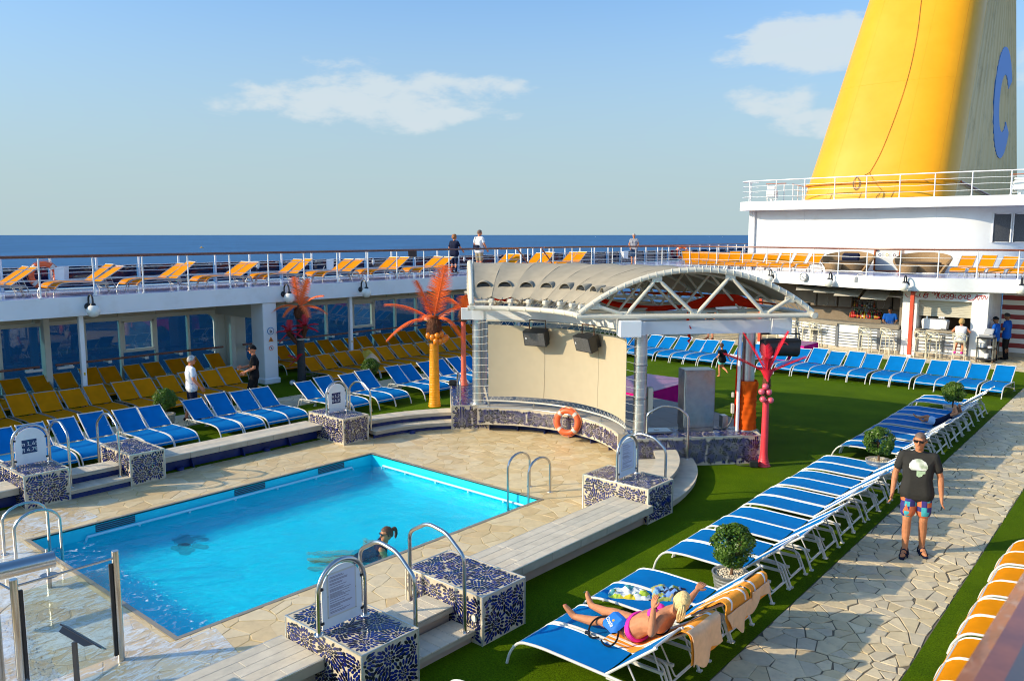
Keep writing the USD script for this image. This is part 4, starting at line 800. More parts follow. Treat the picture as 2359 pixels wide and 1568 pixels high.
rl = [(-16.0, 57.0)][:0] + [(-17.1 - .65 * sin(a), 37.0 + .6 * cos(a)) for a in np.linspace(0.3, PI - .2, 9)] + [(-16., 36.33), (-13., 36.3), (-9., 36.4), (-5., 36.85), (-1., 37.7)]
railing('roof_railing', rl, 6.02, .94, 'white railing round the deckhouse roof in front of the funnel', 1.32, (.22, .47, .70), white_rail, start=.35, post_r=.024, cap_r=.026)
railing('roof_side_railing', [(-15.6, 37.5), (-16.2, 41.), (-16.3, 50.)], 6.02, .8, 'small white railing with orange cap left of the funnel base', 1.0, (.3, .55), wood_orange, start=.1, post_r=.02, cap_r=.022)
for x, y, lab in ((-16.45, 37.2, 'white floodlight on the roof at the left end of its railing'), (-6.5, 37.6, 'white floodlight on the roof at the right picture edge')):
    s_ = thing('roof_floodlight', lab, 'floodlight', 'floodlights on the deckhouse roof', (x, y, 6.02)); obj(s_, 'housing', MB().box((x, y, 6.42), (.46, .34, .40), bev=.06).box((x, y - .05, 6.68), (.40, .2, .08), bev=.02), white); obj(s_, 'yoke', MB().tube([(x - .27, y, 6.44), (x - .27, y, 6.15), (x + .27, y, 6.15), (x + .27, y, 6.44)], .02, 6).cyl((x, y, 6.02), (x, y, 6.16), .05, 8), white); obj(s_, 'glass', MB().box((x, y - .175, 6.42), (.38, .012, .30)), globe_m)
    f_ = thing('lamp_bracket', 'white post frame with orange cap beside the %s roof floodlight' % ('left' if x < -10 else 'right'), 'frame', None, (x, y + .4, 6.02)); [obj(f_, 'post', MB().cyl((x + e_, y + .3, 6.02), (x + e_, y + .3, 6.85), .02, 6), white_rail) for e_ in (-.35, .45)]; obj(f_, 'cap', MB().box((x + .05, y + .3, 6.87), (.95, .1, .03)), wood_orange)
fn = thing('funnel', 'tall yellow funnel leaning back, blue letter C on its side', 'funnel', None, (-12.3, 42, 6.02))
def fsec(z, n=40):
    k = z - 6.04; xr, xl = -9.13, -15.5 + .137 * k; yb, yr = 39. + .388 * k, 52.3 - .42 * k; xc, a = (xr + xl) / 2, (xr - xl) / 2; b = 1.75
    th = np.linspace(0, PI, n); return np.array([(xc + a * np.sign(cos(q)) * abs(cos(q)) ** .62, yb - b * abs(sin(q)) ** .85, z) for q in th]), (xr, xl, yb, yr)
zs = np.linspace(6.02, 17.5, 16); S = [fsec(z) for z in zs]
obj(fn, 'front_shell', sheet(np.array([s[0] for s in S])[::, ::-1]), funnel_y, 60)
ny = 150; sg = np.array([[(s[1][0] + .032 * sin(j * 1.9), s[1][2] + (s[1][3] - s[1][2]) * j / (ny - 1), z) for j in range(ny)] for z, s in zip(zs, S)])
sg[:, 0, 0] = sg[:, -1, 0] = -9.13
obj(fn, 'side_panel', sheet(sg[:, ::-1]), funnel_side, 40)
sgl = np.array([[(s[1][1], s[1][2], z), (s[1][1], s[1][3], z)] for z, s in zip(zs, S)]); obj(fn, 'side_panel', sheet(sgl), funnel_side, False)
obj(fn, 'rear_panel', sheet(np.array([[(s[1][0], s[1][3], z), (s[1][1], s[1][3], z)] for z, s in zip(zs, S)])), funnel_y, False)
C0, zc, yw, zh = (46.75, 10.86), 10.86, 1.95, 2.62
o = [(46.75 - .42 * (sin(a)) * .22 + yw * cos(a), zc + zh * sin(a)) for a in np.linspace(.50, 2 * PI - .50, 40)]; i_ = [(46.9 + yw * .50 * cos(a), zc + zh * .52 * sin(a)) for a in np.linspace(2 * PI - .62, .62, 34)]
obj(fn, 'emblem', MB().add(prism(Polygon(o + i_).buffer(0), -.025, .045), np.array([[0, 0, 1, -9.13], [1, 0, 0, 0], [0, 1, 0, 0], [0, 0, 0, 1.]])), logo_blue, False)
for i_s in (9, 17, 24, 31): obj(fn, 'plate_seam', MB().tube([s_[0][i_s] + np.array([0, .001, 0]) for s_ in S], .005, 5), funnel_y)
for z_s in (11.2,): obj(fn, 'plate_seam', MB().tube([p_ + np.array([0, -.001, 0]) for p_ in fsec(z_s)[0]], .004, 5), funnel_y)
q = fsec(6.78)[0]; obj(fn, 'ring_handrail', MB().tube([p + np.array([(p[0] + 12.3) * .03, -.14, 0]) for p in q], .035, 8), funnel_y)
for k in range(2, 40, 5): p = q[k]; obj(fn, 'handrail_bracket', MB().tube([p, p + np.array([(p[0] + 12.3) * .03, -.14, 0])], .018, 6), funnel_y)
obj(fn, 'side_ladder', MB().tube([(-9.0, 39.3, 6.75), (-8.95, 47.5, 6.15)], .05, 8), wood_orange)
def on_front(u, v, guess=38.):
    y = guess
    for _ in range(30):
        p = ony(u, v, y); s, (xr, xl, yb, yr) = fsec(p[2]); i = np.argmin(np.abs(s[:, 0] - p[0])); y = .5 * y + .5 * (s[i, 1] - .03)
    return ony(u, v, y)
rp = [on_front((2730 + a * .57906) / 1.7363, b * .57906 / 1.7363) for a, b in ((1290, 1195), (1340, 1110), (1420, 930), (1480, 770), (1530, 620), (1570, 480), (1600, 340), (1625, 200), (1648, 10))]
rq = thing('hanging_rope', 'thin rope hanging down the funnel front with a knotted bundle at the railing', 'rope', None, rp[0]); rend = rp[0] * .5 + rp[0] * .5
obj(rq, 'line', MB().tube(spline(rp + [rp[-1] + np.array([.1, .9, 2.5])], 50), .011, 6), P('rope_tan', (.50, .21, .03), .8))
b0 = np.array([-12.33, 36.42, 6.95]); obj(rq, 'lead', MB().tube([rp[0], (rp[0] + b0) / 2 + [0, 0, -.05], b0], .016, 6), bark)
for k in range(5): obj(rq, 'coil', MB().tube(spline([b0 + [R.uniform(-.04, .04), -.05, 0], b0 + [-.10 - .02 * k + R.uniform(0, .05), -.06, -.28], b0 + [R.uniform(-.05, .05), -.06, -.5 - .02 * k], b0 + [.10 + .02 * k, -.06, -.3], b0 + [0, -.05, 0]], 22), .012, 5), wicker)
q = thing('vent_mast', 'thin white mast with cap left of the funnel', 'mast', None, (-16.2, 44, 6.02)); obj(q, 'pole', MB().cyl((-16.1, 43.5, 6.02), (-16.1, 43.5, 9.1), .10, 10), white); obj(q, 'cap', MB().box((-16.15, 43.5, 9.1), (.4, .25, .08)), white); obj(q, 'stay', MB().tube([(-16.3, 43.5, 9.0), (-16.6, 43.5, 6.1)], .01, 5), steel_dull)

# ------------------------------------------------------------------ sofas and recycling cabinet on the stern upper deck
def sofa(x, y, label, cushion):
    t = thing('wicker_sofa', label, 'wicker sofa', 'round wicker sofas on the stern deck', (x, y, UD)); n = 40; g0 = []
    for i in range(n):
        a = rad(205 - 230 * (i / (n - 1))) ; hb = .40 + .42 * max(0, sin((a + .45) / (PI + .9) * PI)) ** .8 if True else 0
        g0.append([(x + (.72 + .26 * k / 6) * 1.04 * cos(a), y + (.55 + .20 * k / 6) * sin(a), UD + .07 + (hb - .05) * k / 6) for k in range(7)])
    obj(t, 'back_shell', MB().add(thick(np.array(g0), .07)), wicker, 40)
    obj(t, 'seat_base', MB().add(lathe([(.0, .07), (.60, .07), (.70, .30), (.68, .38), (0, .38)], 30), tr((x, y, UD)) @ np.diag([1.08, .80, 1, 1])), wicker)
    obj(t, 'seat_pad', MB().add(lathe([(.64, .385), (.66, .43), (.60, .46), (0, .46)], 30), tr((x, y, UD)) @ np.diag([1.08, .80, 1, 1])), wicker_in)
    obj(t, 'footstool', MB().add(lathe([(0, .05), (.30, .05), (.35, .30), (.33, .36), (0, .36)], 24), tr((x - .32, y - .72, UD))), wicker)
    if cushion: c_ = thing('cushion', 'dark grey cushion on the left wicker sofa', 'cushion', None, (x + .05, y + .12, UD + .5)); obj(c_, 'cover', MB().add(bbox((.72, .16, .36), .07), tr((x + .08, y + .2, UD + .60), .05, rx=-.25)), navy_c)
sofa(-12.2, 35.3, 'brown round wicker sofa with a dark cushion, left of the recycling cabinet', True); sofa(-9.28, 35.3, 'brown round wicker sofa without cushion, right of the recycling cabinet', False)
q = thing('recycling_cabinet', 'grey recycling cabinet in an orange frame between the wicker sofas', 'recycling cabinet', None, (-10.87, 36.4, UD))
obj(q, 'body', MB().box((-10.87, 36.4, UD + .44), (.92, .5, .76), bev=.01), P('bin_grey', (.52, .53, .52), .4)); obj(q, 'frame', MB().box((-11.37, 36.4, UD + .50), (.05, .54, .9)).box((-10.37, 36.4, UD + .50), (.05, .54, .9)).box((-10.87, 36.4, UD + .03), (.95, .54, .04)), wood_orange); obj(q, 'top_panel', MB().box((-10.87, 36.5, UD + .9), (.95, .3, .12)), ring_band)
for k, m_ in ((-1, sign_navy), (0, yellow_ink), (1, bark)):
    d_ = obj(q, 'emblem_plate', MB().box((-10.87 + .29 * k, 36.146, UD + .70), (.17, .008, .17)), sign_white, False); T = face_T((-10.87 + .29 * k, 36.139, UD + .70), (1, 0, 0))
    obj(d_, 'ring_mark', MB().tube([T[:3, 3] + T[:3, 0] * .05 * cos(a) + T[:3, 1] * .05 * sin(a) for a in np.linspace(0, 2 * PI, 18, endpoint=False)], .013, 6, closed=True), m_)
for k in (-1, 1): obj(q, 'castor', MB().ball((-10.87 + .42 * k, 36.3, UD + .035), .035, 1), ring_band)

# ------------------------------------------------------------------ bar and cafe under the stern deck
bk = thing('bar_back_wall', 'dark taupe back wall of the bar with cupboards and bottle niche', 'bar wall', None, (-12, 36, 0)); BY = 35.7
obj(bk, 'wall', MB().box((-12.2, BY + .1, 1.23), (9.2, .12, 2.46)).box((-9.45, 34.6, 1.23), (.1, 2.2, 2.46)), bar_dark, False)
for x0, x1 in ((-14.3, -13.45), (-13.42, -12.55), (-12.52, -11.95), (-10.95, -10.35), (-10.32, -9.75)): d_ = obj(bk, 'cupboard_door', MB().box(((x0 + x1) / 2, BY - .12, 1.83), (x1 - x0 - .02, .36, .72), bev=.012), bar_dark, False); obj(d_, 'handle', MB().cyl((x1 - .06, BY - .32, 1.55), (x1 - .06, BY - .32, 1.75), .01, 6), steel_dull)
for z in (1.47, 1.80, 2.15): obj(bk, 'niche_shelf', MB().box((-11.45, BY - .15, z), (.96, .28, .02)), bar_grey, False)
obj(bk, 'back_counter', MB().box((-11.9, BY - .25, .86), (4.6, .55, .06)).box((-11.9, BY - .2, .42), (4.6, .42, .83)), bar_grey, False)
obj(bk, 'bottle_step', MB().box((-11.35, BY - .30, .97), (1.35, .4, .16)).box((-11.35, BY - .18, 1.10), (1.30, .22, .10)), bar_dark, False)
k = 0
def bottle(x, y, z, s, i):
    t = thing('bottle', ['green bottle with pale label in the crowd of bottles behind the bar', 'amber bottle in the crowd of bottles behind the bar', 'clear bottle in the crowd of bottles behind the bar', 'yellow bottle in the crowd of bottles behind the bar', 'dark bottle in the crowd of bottles behind the bar', 'red bottle in the crowd of bottles behind the bar'][i], 'bottle', ['green', 'amber', 'clear', 'yellow', 'dark', 'red'][i] + ' bottles behind the bar', (x, y, z))
    obj(t, 'glass', MB().add(lathe([(0, 0), (.037 * s, 0), (.038 * s, .17 * s), (.030 * s, .20 * s), (.013 * s, .235 * s), (.013 * s, .29 * s), (0, .29 * s)], 10, (x, y, z))), bottle_m[i]); obj(t, 'label', MB().add(lathe([(.0395 * s, .05 * s), (.0395 * s, .13 * s)], 10, (x, y, z))), label_m[(i * 7 + int(x * 50)) % 4]); obj(t, 'stopper', MB().add(lathe([(.015 * s, .28 * s), (.015 * s, .31 * s), (0, .31 * s)], 8, (x, y, z))), label_m[(i + int(x * 31)) % 4])
for row, (y, z, n) in enumerate(((BY - .42, 1.055, 17), (BY - .30, 1.055, 15), (BY - .19, 1.155, 14))):
    for j in range(n): bottle(-11.98 + 1.24 * (j + .5 + .25 * (row % 2)) / n, y + R.uniform(-.02, .02), z, R.uniform(.9, 1.15), [3, 1, 5, 0, 2, 4][(R.randrange(6) if j < n * .6 else R.choice([3, 2, 5]))])
for j in range(9): bottle(-11.88 + .1 * j + R.uniform(-.01, .01), BY - .15, 1.48, .9, R.choice([2, 4, 1]))
for j in range(7): bottle(-11.85 + .125 * j, BY - .15, 1.81, .85, R.choice([4, 1, 5]))
cpath = [(-14.6, 34.3), (-13.6, 33.75), (-12.6, 33.2), (-11.6, 32.85), (-10.7, 32.78), (-9.32, 33.0)]
bc = thing('bar_counter', 'curved bar counter with white slatted front and taupe top', 'bar counter', None, (-11.8, 33.2, 0)); off = lambda P, d: [(p[0] + d * n[0], p[1] + d * n[1]) for p, n in zip(P, [(-.5, .87), (-.48, .88), (-.4, .92), (-.2, .98), (.05, 1), (.16, .99)])]
sg3 = [(0, 3, .16, 0.), (3, 4, .06, 0.), (4, 5, .16, 0.)]
for a, b, th, _ in sg3:
    f_ = cpath[a:b + 1]; obj(bc, 'counter_top', prism(off(cpath, -.10)[a:b + 1] + off(cpath, .45)[a:b + 1][::-1], 1.10 - th, 1.10), bar_grey, False)
    obj(bc, 'front_panel', prism(f_ + off(cpath, .06)[a:b + 1][::-1], .13, 1.095 - th), white, False); obj(bc, 'plinth', prism(off(cpath, .03)[a:b + 1] + off(cpath, .10)[a:b + 1][::-1], 0, .13), bench_face, False)
    for z in np.linspace(.22, .82 if th > .1 else .66, 6 if th > .1 else 5): obj(bc, 'slat', prism(off(cpath, -.022)[a:b + 1] + off(cpath, .004)[a:b + 1][::-1], z, z + .035), slat_m, False)
for p in cpath[1:] + [(-10.02, 32.89)]: obj(bc, 'front_post', MB().box((p[0], p[1] - .02, .53), (.11, .06, .82)), slat_m, False)
gl = 'clear tumbler in the row of tumblers on the bar counter'
for j in range(9): tb = thing('tumbler', gl, 'tumbler', 'tumblers on the bar counter', (-10.05 + .075 * j, 33.2, 1.10)); obj(tb, 'glass', MB().add(lathe([(0, .004), (.028, .004), (.036, .12), (.033, .12), (.026, .01)], 12, (-10.05 + .075 * j, 33.2 + .06 * (j % 2), 1.10))), tumbler_m)
q = thing('blender', 'red and black bar machine at the left end of the bar', 'bar machine', None, (-13.3, 34.1, 1.1)); obj(q, 'body', MB().box((-13.3, 34.1, 1.27), (.26, .24, .30), bev=.05), P('machine_red', (.55, .015, .01), .3)); obj(q, 'jar', MB().add(lathe([(.07, .28), (.10, .52), (.105, .55), (0, .57)], 16, (-13.3, 34.1, 1.12))), black)
for k, (x, y, tz, rx, rz) in enumerate(((-13.4, 34.3, 2.32, .16, .35), (-12.55, 34.2, 2.30, .22, .22), (-11.55, 33.9, 2.27, .30, .1), (-10.4, 33.7, 2.24, .36, 0.), (-9.55, 34.0, 2.27, .22, -.5))):
    q = thing('ceiling_panel', ['white hanging ceiling panel, leftmost over the bar', 'white hanging ceiling panel, second from the left over the bar', 'white hanging ceiling panel in the middle over the bar', 'white hanging ceiling panel, second from the right over the bar', 'white hanging ceiling panel, rightmost over the bar beside the column'][k], 'ceiling panel', 'hanging panels over the bar', (x, y, tz)); T = tr((x, y, tz), rz, rx)
    obj(q, 'board', MB().add(bbox((.95, 1.2, .035), .006), T), ring_band, False); obj(q, 'hanger', MB().cyl((x - .3, y, tz), (x - .3, y, 2.47), .008, 5).cyl((x + .3, y, tz), (x + .3, y, 2.47), .008, 5), steel_dull)
cf = thing('cafe_wall', 'white cafe wall with red scroll lettering and a half open shutter', 'cafe front', None, (-8, 33, 0)); CY = 32.95
obj(cf, 'column', prism([(-9.28, 33.05)] + [(-9.28 + .28 * (1 - cos(a)) , 33.05 - .12 * sin(a)) for a in np.linspace(.2, PI / 2, 6)] + [(-8.74, CY), (-8.74, 33.6), (-9.28, 33.6)], 0, 2.467), white, 20)
obj(cf, 'lintel', MB().box((-7.83, CY + .15, 2.285), (1.82, .30, .36)), white, False); obj(cf, 'right_column', MB().box((-6.66, CY + .3, 1.233), (.53, .6, 2.466)), white, False); obj(cf, 'side_wall', MB().box((-6.46, 34.4, 1.233), (.12, 1.6, 2.464)), white, False)
obj(cf, 'plinth', MB().box((-6.66, CY + .3, .08), (.56, .63, .16)).box((-7.83, CY + .2, .06), (1.8, .3, .12)), bench_face, False)
for z in np.arange(1.50, 2.10, .06): obj(cf, 'shutter_slat', MB().box((-7.83, CY + .24, z + .03), (1.81, .02, .056), bev=.006), shutter_m, False)
obj(cf, 'counter_top', MB().box((-7.83, CY + .14, .985), (1.81, .52, .09)), bar_grey, False); obj(cf, 'counter_rail', MB().cyl((-8.75, CY - .22, .90), (-6.9, CY - .22, .90), .016, 8), steel); obj(cf, 'foot_rail', MB().cyl((-8.8, CY - .22, .2), (-6.9, CY - .22, .2), .016, 8), steel)
obj(cf, 'front_panel', MB().box((-7.83, CY + .12, .53), (1.81, .05, .80)), white, False); obj(cf, 'inner_wall', MB().box((-7.8, 35.2, 1.23), (2.7, .1, 2.46)), bar_dark, False)
for z in np.linspace(.2, .84, 6): obj(cf, 'slat', MB().box((-7.83, CY + .085, z), (1.81, .03, .035)), slat_m, False)
for x in (-8.7, -7.8, -6.96): obj(cf, 'front_post', MB().box((x, CY + .08, .5), (.09, .05, .85)), slat_m, False)
# red scroll lettering: hand drawn strokes
def strokes(parent, name, lines, T, r, mat):
    for L in lines:
        P_ = spline([(a, b, 0) for a, b in L], max(10, 7 * len(L))) if len(L) > 2 else np.array([(a, b, 0.) for a, b in L])
        obj(parent, name, MB().tube(P_ @ T[:3, :3].T + T[:3, 3], r, 6), mat)
T = face_T((-9.0, CY - .006, 2.17), (1, 0, 0)); T[:3, :2] *= 1.
rio = [[(-.18, .13), (-.12, .04), (-.02, .03), (.06, .12), (.12, .28)], [(.02, .25), (.14, .30), (.22, .24), (.14, .16), (.22, .06), (.30, .05)], [(.34, .17), (.33, .06), (.38, .05)], [(.52, .16), (.46, .05), (.56, .03), (.60, .13), (.52, .20), (.48, .12), (.64, .18)]]
mag = [[(.74, .20), (.82, .24), (.84, .12)], [(.84, .14), (.92, .25), (.93, .10), (.90, .02)], [(.93, .12), (1.0, .24), (.97, .06), (1.05, .02)], [(1.14, .15), (1.06, .12), (1.10, .04), (1.16, .14), (1.18, .04)], [(1.30, .20), (1.22, .19), (1.23, .10), (1.31, .12), (1.31, .19), (1.30, .04), (1.21, .02)], [(1.45, .20), (1.37, .19), (1.38, .10), (1.46, .12), (1.46, .19), (1.45, .04), (1.36, .02)], [(1.53, .17), (1.53, .06), (1.58, .05)], [(1.69, .16), (1.62, .08), (1.70, .04), (1.75, .13), (1.68, .19)], [(1.79, .17), (1.83, .10), (1.86, .18), (1.84, .05), (1.90, .05)], [(1.92, .11), (2.02, .15), (1.97, .21), (1.91, .12), (1.95, .02), (2.10, .02), (2.22, .14), (2.40, .18), (2.50, .15)]]
strokes(cf, 'lettering', rio, T, .014, scroll_red); strokes(cf, 'lettering', mag, T, .014, scroll_red)
T = face_T((-9.02, CY - .005, 0), (1, 0, 0)); strokes(cf, 'scroll', [[(-.02, 1.75), (.05, 1.95), (-.05, 2.0), (-.05, 1.75), (.10, 1.62), (.20, 1.75), (.10, 2.0), (.02, 2.06), (.08, 2.16), (.16, 2.05), (.02, 2.15)], [(.0, 1.35), (.10, 1.2), (.18, .95), (.06, .78), (.02, .92), (.12, .88), (.06, .66), (.16, .45), (.22, .28), (.10, .22), (.06, .32), (.14, .30)]], T, .006, scroll_red)
T = face_T((-6.93, CY - .005, 2.1), (1, 0, 0)); strokes(cf, 'scroll', [[(.08, .12), (.16, .28), (.2, .1), (.28, .26), (.32, .12), (.4, .27), (.44, .14), (.5, .24)]], T, .009, scroll_red)
T = face_T((-13.9, BY - .305, 0), (1, 0, 0)); strokes(bk, 'scroll', [[(.9, 1.5), (.96, 1.7), (.9, 1.9), (.97, 2.1)], [(3.2, 1.5), (3.26, 1.7), (3.2, 1.9), (3.26, 2.1)]], T, .006, scroll_pale)
q = thing('coffee_machine', 'large white coffee machine on the cafe counter', 'coffee machine', None, (-8.12, CY + .2, 1.03)); obj(q, 'body', MB().add(prism([(-.40, 0), (.40, 0), (.43, .30), (.36, .36), (-.40, .36), (-.44, .28)], -.2, .2), face_T((-8.12, CY + .2, 1.05), (1, 0, 0))), white); obj(q, 'cup_rail', MB().box((-8.05, CY + .2, 1.435), (.6, .3, .03)), steel); obj(q, 'steam_knob', MB().cyl((-8.4, CY + .1, 1.40), (-8.4, CY + .1, 1.50), .03, 10), white); obj(q, 'drip_tray', MB().box((-7.78, CY + .02, 1.06), (.22, .1, .05), bev=.01), steel_dull)
for x in (-8.0, -7.93, -7.86): obj(q, 'cup', MB().add(lathe([(0, 0), (.028, 0), (.036, .055), (.032, .055), (.025, .01)], 10, (x, CY + .2, 1.45))), white)
for (x, y, lab) in ((-8.77, 32.42, 'red square post in front of the cafe'), (*onz(*((2800 + 800 * .29674) / 1.7363, (1000 + 1262 * .29674) / 1.7363))[:2], 'red square post behind the stage beam')):
    q = thing('red_pillar', lab, 'pillar', 'red posts before the bar', (x, y, 0)); obj(q, 'shaft', MB().box((x, y, 1.28), (.13, .13, 2.37), bev=.008), red_post, False); obj(q, 'foot', MB().box((x, y, .05), (.15, .15, .10), bev=.006), white, False)
q = thing('striped_wall', 'wall with red and white horizontal stripes right of the cafe', 'wall', None, (-5.7, 35.2, 0))
for k in range(14):
    z0 = .16 + k * .1765; obj(q, 'stripe', MB().box((-5.8, 35.1, z0 + .088), (1.1, .1, .1765)), stripe_red if k % 2 else white, False)
obj(q, 'skirting', MB().box((-5.8, 35.1, .08), (1.11, .12, .16)), bench_face, False)
q = thing('teal_locker', 'dark teal tall locker at the right picture edge', 'locker', None, (-4.9, 35.3, 0)); obj(q, 'body', MB().box((-4.75, 35.3, 1.15), (.8, .5, 2.3), bev=.02), teal_m); obj(q, 'door', MB().box((-4.75, 35.04, 1.15), (.72, .02, 2.16), bev=.01), teal_m)
q = thing('white_cabinet', 'low white cabinet at the right edge before the teal locker', 'cabinet', None, (-4.75, 34.6, 0)); obj(q, 'body', MB().box((-4.8, 34.55, .47), (.62, .5, .9), bev=.02), white); obj(q, 'lid', MB().box((-4.8, 34.55, .945), (.66, .54, .04), bev=.01), ring_band); obj(q, 'vent', MB().box((-4.8, 34.295, .12), (.5, .01, .1)), black)
# service trolley with till
q = thing('service_trolley', 'grey service trolley with cash register and cups beside the cafe', 'trolley', None, (-6.35, 32.8, 0)); x, y = -6.35, 32.85
for z in (.13, .50, .87): obj(q, 'shelf', MB().box((x, y, z), (.56, .42, .05), bev=.012), black)
for sx in (-.25, .25):
    for sy in (-.18, .18): obj(q, 'upright', MB().cyl((x + sx, y + sy, .1), (x + sx, y + sy, .9), .028, 8), steel_dull); obj(q, 'castor', MB().cyl((x + sx - .015, y + sy, .05), (x + sx + .015, y + sy, .05), .045, 10), bark)
r_ = thing('cash_register', 'grey cash register on top of the service trolley', 'cash register', None, (x, y, .9)); obj(r_, 'base', MB().box((x, y, .95), (.46, .36, .1), bev=.02), grey_metal); obj(r_, 'display', MB().add(bbox((.36, .05, .24), .02), tr((x + .05, y + .02, 1.1), -.5, rx=-.4)), grey_metal); obj(r_, 'keypad', MB().box((x - .05, y - .1, 1.005), (.3, .13, .02)), ring_band)
for k, (dx, z) in enumerate(((-.14, .525), (.12, .525), (.02, .155))): p_ = thing('crockery_stack', ['stack of white cups on the trolley middle shelf, left', 'stack of white saucers on the trolley middle shelf, right', 'white tub on the trolley bottom shelf'][k], 'crockery', None, (x + dx, y, z)); obj(p_, 'pile', MB().add(lathe([(0, 0), (.07, 0), (.08, .16 if k != 1 else .05), (.06, .17 if k != 1 else .06), (0, .17 if k != 1 else .05)], 14, (x + dx, y, z))), white)
# ------------------------------------------------------------------ sun loungers
ORD = ['first', 'second', 'third', 'fourth', 'fifth', 'sixth', 'seventh', 'eighth', 'ninth', 'tenth', 'eleventh', 'twelfth', 'thirteenth', 'fourteenth', 'fifteenth', 'sixteenth', 'seventeenth', 'eighteenth', 'nineteenth', 'twentieth', 'twenty-first', 'twenty-second', 'twenty-third', 'twenty-fourth', 'twenty-fifth', 'twenty-sixth', 'twenty-seventh', 'twenty-eighth', 'twenty-ninth', 'thirtieth', 'thirty-first', 'thirty-second', 'thirty-third', 'thirty-fourth', 'thirty-fifth', 'thirty-sixth']
def lounger_parts(t, hinge, top_y, top_z, sling, fm):
    w = .268
    side = fillet([(0, 0), (.035, .13), (.15, .29), (.42, .322), (hinge, .302), (hinge + .27, .292), (hinge + .33, .27), (hinge + .44, 0)], .14, 6)
    for s in (-1, 1):
        P_ = np.c_[np.full(len(side), s * w), side]; obj(t, 'side_frame', MB().tube(P_, .0155, 8), fm, 40, world=False)
    # seat sling follows the frame, sags a little
    d = fillet([(.05, .175), (.15, .29), (.42, .326), (hinge - .02, .306)], .12, 5); c = np.array([[(x, p[0], p[1] - .012 * (1 - (x / .25) ** 2) * min(1, (p[0]) * 2)) for x in np.linspace(-.252, .252, 7)] for p in along(d, n=18)])
    obj(t, 'seat_sling', thick(c[:, ::-1], .005), sling, 60, world=False)
    b = np.array([[(x, hinge + .02 + (top_y - hinge - .02) * k, .315 + (top_z - .315) * k - .022 * (1 - (x / .245) ** 2) * sin(PI * k)) for x in np.linspace(-.244, .244, 7)] for k in np.linspace(0, 1, 11)])
    obj(t, 'back_sling', thick(b[:, ::-1], .005), sling, 60, world=False)
    bf = MB()
    for s in (-1, 1): bf.tube([(s * .252, hinge, .30), (s * .252, top_y + .03, top_z + .012)], .0145, 8)
    bf.tube([(-.252, top_y, top_z), (.252, top_y, top_z)], .012, 8); obj(t, 'back_frame', bf, fm, 40, world=False)
    obj(t, 'front_bar', MB().tube([(-w, .085, .215), (w, .085, .215)], .012, 7), fm, world=False)
    k = .42; py, pz = hinge + (top_y - hinge) * k, .30 + (top_z - .30) * k
    obj(t, 'prop', MB().tube(fillet([(-.225, py, pz), (-.19, hinge + .40, .12), (.19, hinge + .40, .12), (.225, py, pz)], .04, 4), .009, 6), fm, world=False)
    st = MB(); st.tube([(-w, hinge + .40, .10), (w, hinge + .40, .10)], .011, 6)
    
    for s in (-1, 1): obj(t, 'ratchet_bar', MB().box((s * .20, hinge + .18, .245), (.03, .40, .03)), fm, world=False); obj(t, 'foot_cap', MB().box((s * w, hinge + .44, .008), (.05, .05, .016)), fm, world=False)
    obj(t, 'stretcher', st, fm, world=False)
PROTO = {}
def lounger(kind, x, y, z, rz, label, group):
    kind0, kind = kind, kind + str(R.choice([0, 0, 1, 2]))
    if kind not in PROTO:
        t = thing('sun_lounger', label, 'sun lounger', group, (x, y, z), rz)
        hinge, ty, tz, sl, fm = {'blue': (1.22, 1.76, .705, blue_sling, chair_white), 'yellow': (1.22, 1.76, .705, yellow_sling, chair_grey), 'yellow_long': (1.16, 1.78, .73, yellow_sling, chair_grey), 'yellow_white': (1.22, 1.76, .705, yellow_sling, chair_white)}[kind0]
        dz = (0, .035, -.03)[int(kind[-1])]; tz += dz; ty -= dz * .6
        lounger_parts(t, hinge, ty, tz, sl, fm); PROTO[kind] = t; return t
    return copy_of(PROTO[kind], 'sun_lounger', label, 'sun lounger', group, (x, y, z), rz)
def jit(a=.03): return R.uniform(-a, a)
def row(kind, places, rz, z, fmt, group, total=None):
    for i, (x, y) in enumerate(places): lounger(kind, x + jit(.02), y + jit(.012), z, rz + jit(.012), fmt.format(ORD[i]), group)
pairs = lambda starts, p=.57: [s + q for s in starts for q in (p / 2, p * 1.5)]
yr_ = pairs([6.12, 7.47, 9.27, 10.56, 11.86, 13.12, 14.40, 16.45, 17.75, 19.05, 20.33, 22.12])
row('blue', [(-5.46 - .034 * (y - 6.5), y) for y in yr_], -PI / 2 + .034, .003, 'blue lounger beside the right walkway, {} from the near end of its row', 'blue loungers along the right walkway')
lounger('blue', -5.42, 4.9, .003, -PI / 2 + .034, 'blue lounger cut off by the bottom edge, only its foot end showing', 'blue loungers along the right walkway')
xs_ = [-16.9 + .0, -16.3, -15.65, -15.05, -14.4, -13.8, -13.15, -12.57, -11.95, -11.38, -10.68, -10.12, -9.47, -8.93, -8.27, -7.72, -7.05, -6.50, -5.62 - .0, -4.80]
xs_[-2:] = [-5.40, -4.79]
xs_ = [-16.28, -15.70, -15.04, -14.46, -13.92, -13.36, -12.66, -12.10, -11.40, -10.13, -9.56, -8.91, -8.36, -7.70, -7.14, -6.48, -5.93, -5.36, -4.79]
xs_ = [-17.5, -16.93, -16.28, -15.71, -15.05, -14.48, -13.97, -13.40, -12.72, -12.15, -11.32, -10.72, -10.12, -9.55, -8.93, -8.37, -7.72, -7.15, -6.49, -5.92, -5.37, -4.78]
row('blue', [(x, 25.22 + .02 * i) for i, x in enumerate(xs_)], 0., .003, 'blue lounger facing the camera before the bar, {} from left', 'blue loungers in the row before the bar')
